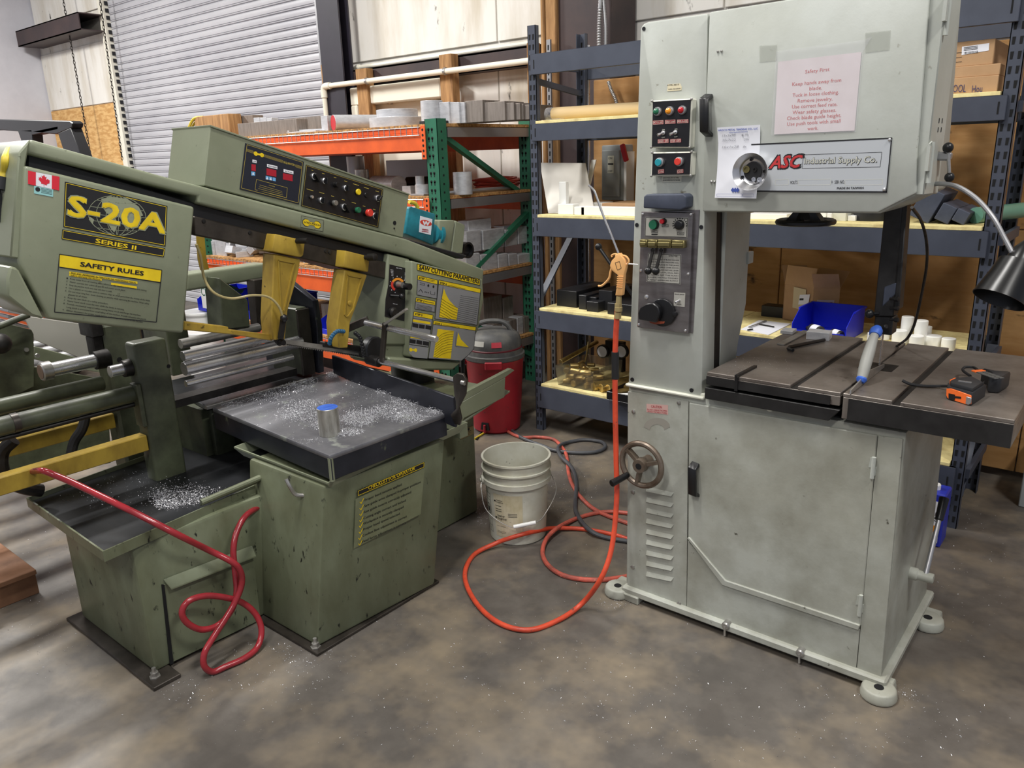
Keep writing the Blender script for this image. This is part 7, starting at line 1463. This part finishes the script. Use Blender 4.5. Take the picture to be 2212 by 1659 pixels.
m_ = MB(); a, b = PZ(1632, 791, TZ+.004), PZ(1590, 813, TZ+.004); m_.bar(a, b, .010, .007); m_.box(b.x-.006, b.x+.004, ty0-.008, ty0-.002, TZ-.045, TZ+.004); m_.done('table_stop', M['blackp'], bs)
# --- solvent can, cabinet edge, bits on the right
c = PZ(2012, 1180, 0); cw = .17
sc = thing('solvent_can', 'blue rectangular solvent can with a white label under the rack', 'can', (c.x, c.y+.06, 0))
x1_ = PZ(2031, 1182, 0).x; MB().box(x1_-.17, x1_, c.y, c.y+.11, 0, .235).done('can_body', mat('blue tin', (40, 52, 170), .35), sc, bev=.006)
MB().lathe((x1_-.05, c.y+.05, .235), ZV, [(0, .018), (.018, .018), (.022, .015)], 14).done('cap', M['white'], sc)
MB().box(x1_-.16, x1_-.012, c.y-.0015, c.y, .02, .20).done('can_label', M['paper'], sc)
t = MB().text('SPIRITS', (x1_-.125, c.y-.0018, .115), (x1_-.02, c.y-.0018, .115), ZV*.018, n=NF, bold=.02); t.text('MINERAL', (x1_-.125, c.y-.0018, .14), (x1_-.02, c.y-.0018, .14), ZV*.014, n=NF, bold=.02); t.done('lettering', M['ink'], sc)
MB().box(x1_-.06, x1_-.02, c.y-.0022, c.y-.0014, .065, .095).done('orange_mark', M['abtn'], sc)
MB().box(-.30, .5, 3.93, 4.2, .0, .28).done('metal_cabinet', M['ggrey'], label='grey metal cabinet corner at the far right edge', cat='cabinet', bev=.004)
# --- far left: forklift, conveyor, pallet boards
YL = 2.6
fk = thing('forklift', 'orange forklift with a black overhead guard, mostly hidden behind the green saw', 'forklift', (PY(60, 600, YL).x, YL+.3, 0))
m_ = MB(); P = [PY(x, y, YL) for x, y in ((-260, 262), (-20, 257), (150, 261), (157, 266), (155, 276), (122, 290), (0, 281), (-260, 290))]; m_.prism([V((p.x, YL, p.z)) for p in P], (0, .08, 0)); go = m_.done('overhead_guard', M['black'], fk, bev=.006)
for pts in (((125, 288), (152, 276), (178, 345), (190, 400), (150, 400), (137, 325)), ((38, 282), (68, 280), (72, 320), (78, 380), (50, 380), (48, 310)), ((68, 284), (125, 272), (125, 280), (68, 292))):
    m_ = MB(); m_.prism([V((PY(x, y, YL).x, YL, PY(x, y, YL).z)) for x, y in pts], (0, .08, 0)); m_.done('guard_post', M['black'], fk, bev=.004)
pL = PY(190, 400, YL); MB().box(PY(152, 400, YL).x, pL.x, YL, YL+.08, .9, PY(170, 399, YL).z).done('guard_post', M['black'], fk)
xo = PY(18, 600, 2.3).x; MB().box(xo-1.3, xo, 2.3, 3.2, .25, PY(10, 545, 2.3).z).done('counterweight', M['orange'], fk, bev=.08, bseg=4, label='rounded orange counterweight')
MB().box(xo-1.4, PY(160, 600, 2.6).x, 2.6, 3.3, .15, .92).done('chassis', M['black'], fk, bev=.03, bseg=2)
for x in (xo-1.1, xo+.5): MB().cyl((x, 2.3, .24), (x, 2.5, .24), .24, seg=28).done('tyre', M['rubber'], fk, bev=.02)
cv = thing('infeed_conveyor', 'grey and green sheet steel infeed conveyor behind the vise cylinders', 'conveyor', (-3.9, 1.2, 0))
XI = -3.45
def ip(pts, x, d, name, m, bev=.002): return MB().prism([V((x, PX(a, b, x).y, PX(a, b, x).z)) for a, b in pts], (-d, 0, 0)).done(name, M[m], cv, bev=bev)
ip([(-60, 800), (60, 790), (232, 820), (240, 1000), (-60, 1060)], XI-.05, .02, 'tank_side', 'sg_dark')
ip([(-60, 690), (0, 695), (68, 712), (73, 722), (74, 788), (74, 835), (-60, 900)], XI+.02, .02, 'side_plate', 'sg_dark')
ip([(52, 682), (215, 705), (222, 786), (170, 772), (75, 735)], XI-.25, .01, 'trough_plate', 'lab')
ip([(74, 748), (150, 768), (222, 790), (222, 806), (120, 788), (74, 776)], XI-.1, .02, 'rail', 'sg')
for k in range(3): ip([(18, 668+k*13), (95, 690+k*13-4), (95, 694+k*13-4), (18, 675+k*13)], XI-.5-.1*k, .3, 'slide_rail', 'galv')
MB().cyl(PX(-40, 720, XI+.08), PX(62, 680, XI+.08), .012, seg=12).done('lever', M['sg_dark'], cv)
MB().ball(PX(0, 742, XI+.1), .04, 16).done('knob', M['darksteel'], cv)
m_ = MB()
for x, y in ((56, 755), (80, 768)): m_.lathe(PX(x, y, XI+.02), XN, [(0, .009), (.008, .009)], 8)
m_.done('bolt', M['steel'], cv)
for k in range(4): MB().box(-6.2, -3.75, .5+k*.25, .52+k*.25, .66, .70).done('frame_bar', M['sg_dark'], cv)
for k in range(10): MB().cyl((-3.8-k*.2, .7, .73), (-3.8-k*.2, 1.5, .73), .028, seg=14).done('roller', M['galv'], cv)
for x, y in ((-5.9, .6), (-5.9, 1.5)): MB().box(x, x+.06, y, y+.06, 0, .70).done('leg', M['sg_dark'], cv)
MB().tube(bez([PX(188, 885, -2.9), PX(178, 925, -2.9), PX(160, 955, -2.92), PX(150, 1000, -2.92)], 5), .018, 10).done('hydraulic_hose', M['rubber'], sw)
MB().tube(bez([PX(30, 950, -2.86), PX(6, 975, -2.88), PX(4, 1010, -2.88), PX(20, 1040, -2.88), PX(55, 1055, -2.86), PX(90, 1060, -2.86)], 5), .022, 10).done('hydraulic_hose', M['darksteel'], sw)
m_ = MB(); a = PZ(-40, 1150, .0); o = thing('wood_pallet', 'brown wooden pallet boards at the lower left edge behind the tray', 'pallet', (-3.4, .75, 0))
for k in range(3): MB().box(-4.6, -3.18, .45+k*.16, .58+k*.16, .09, .11).done('board', M['woodslat'], o, bev=.002)
for k in range(2): MB().box(-3.3-k*1.1, -3.2-k*1.1, .45, .90, 0, .09).done('bearer', M['woodslat'], o, bev=.002)
# --- chips and swarf
def inside(p, poly):
    c = False
    for i in range(len(poly)):
        a, b = poly[i], poly[i-1]
        if (a[1] > p.y) != (b[1] > p.y) and p.x < (b[0]-a[0])*(p.y-a[1])/(b[1]-a[1])+a[0]: c = not c
    return c
def swarf(name, label, polys, n, z, s, parent=None, clump=.5, up=.012, clip=None):
    m_ = MB(); r_ = random.Random(5)
    for (cx_, cy_, rx, ry, dens) in polys:
        for i in range(int(n*dens)):
            a = r_.uniform(0, 6.283); rr_ = math.sqrt(r_.random()) if r_.random() > .25 else r_.random()**.3*1.25; x, y = cx_+rx*rr_*math.cos(a), cy_+ry*rr_*math.sin(a)
            p = PZ(x, y, z)
            if clip and not inside(p, clip): continue
            zz = z+r_.random()**2*up; L_ = s*r_.uniform(.4, 1.4); th = r_.uniform(0, 6.283); d = V((math.cos(th), math.sin(th), r_.uniform(-.5, .8)))*L_; e = V((-math.sin(th), math.cos(th), r_.uniform(-.4, .6)))*L_*r_.uniform(.25, .6)
            p.z = zz; v = [m_.bm.verts.new(q) for q in (p, p+d*.5+e*.5, p+d, p+d*.5-e*.2+V((0, 0, L_*.3)))]
            for q in v: q.co.z = max(q.co.z, z+.0004)
            m_.face(v[:3]); m_.face([v[0], v[2], v[3]])
    return m_.done(name, M['chips'], label=label, cat='metal chips', kind='stuff', smooth=0, recalc=False)
swarf('metal_chips', 'curled aluminium chips scattered over the outfeed table of the green saw', [(590, 840, 70, 16, 1.2), (640, 825, 40, 14, .9), (560, 858, 60, 10, .5), (660, 880, 50, 14, .8), (650, 900, 45, 10, .5), (700, 920, 28, 10, .5), (775, 905, 35, 16, 1.0), (745, 935, 35, 8, .5), (850, 890, 50, 13, 1.1), (890, 905, 45, 9, .5), (845, 848, 30, 6, .35), (880, 870, 40, 7, .35), (940, 890, 22, 6, .35), (720, 810, 12, 7, .5), (700, 870, 170, 55, .7), (500, 872, 25, 8, .2), (700, 1015, 30, 5, .2), (620, 955, 80, 5, .15)], 2000, .7005, .0042, clip=[(q_.x, q_.y) for q_ in TA])
swarf('metal_chips', 'bright chips lying in the lower coolant tray', [(385, 1078, 55, 16, 1.0), (405, 1065, 75, 14, .6), (360, 1090, 25, 12, .4), (300, 1060, 140, 40, .3), (520, 1030, 60, 20, .45)], 1500, .4845, .0042, clip=[(-2.32, .86), (-2.39, 1.33), (-2.9, 1.33), (-2.9, .87)])
swarf('metal_chips', 'chips heaped on the infeed table beside the rods', [(555, 823, 22, 8, .7), (510, 835, 35, 9, .4), (460, 850, 40, 10, .2)], 900, .7005, .004, clip=[(-2.76, 1.5), (-2.76, 2.05), (-3.2, 2.1), (-3.2, 1.45)])
swarf('metal_chips', 'tiny chips strewn over the workshop floor', [(1230, 1060, 60, 50, .35), (1120, 1300, 500, 250, 1.0), (800, 1450, 500, 160, .8), (1700, 1560, 450, 90, .7), (2080, 1250, 100, 160, .25), (600, 1440, 120, 60, .4), (1920, 1500, 60, 20, .35), (1345, 1300, 60, 15, .35), (100, 1300, 100, 150, .35), (1230, 1030, 80, 60, .3), (1040, 1080, 12, 60, .5), (660, 1410, 60, 25, .3), (400, 1490, 60, 30, .2)], 420, .0003, .0045, up=.002)
swarf('metal_chips', 'silver swarf hanging round the blade entry of the green saw', [(800, 768, 18, 12, 1.0)], 300, .86, .006, up=.03) if False else None
swarf('metal_chips', 'fine chips on the vertical saw table and its ledge', [(1640, 780, 60, 14, .3), (1740, 800, 120, 30, .12), (1580, 800, 40, 10, .12)], 300, TZ+.0004, .0022, up=.001)
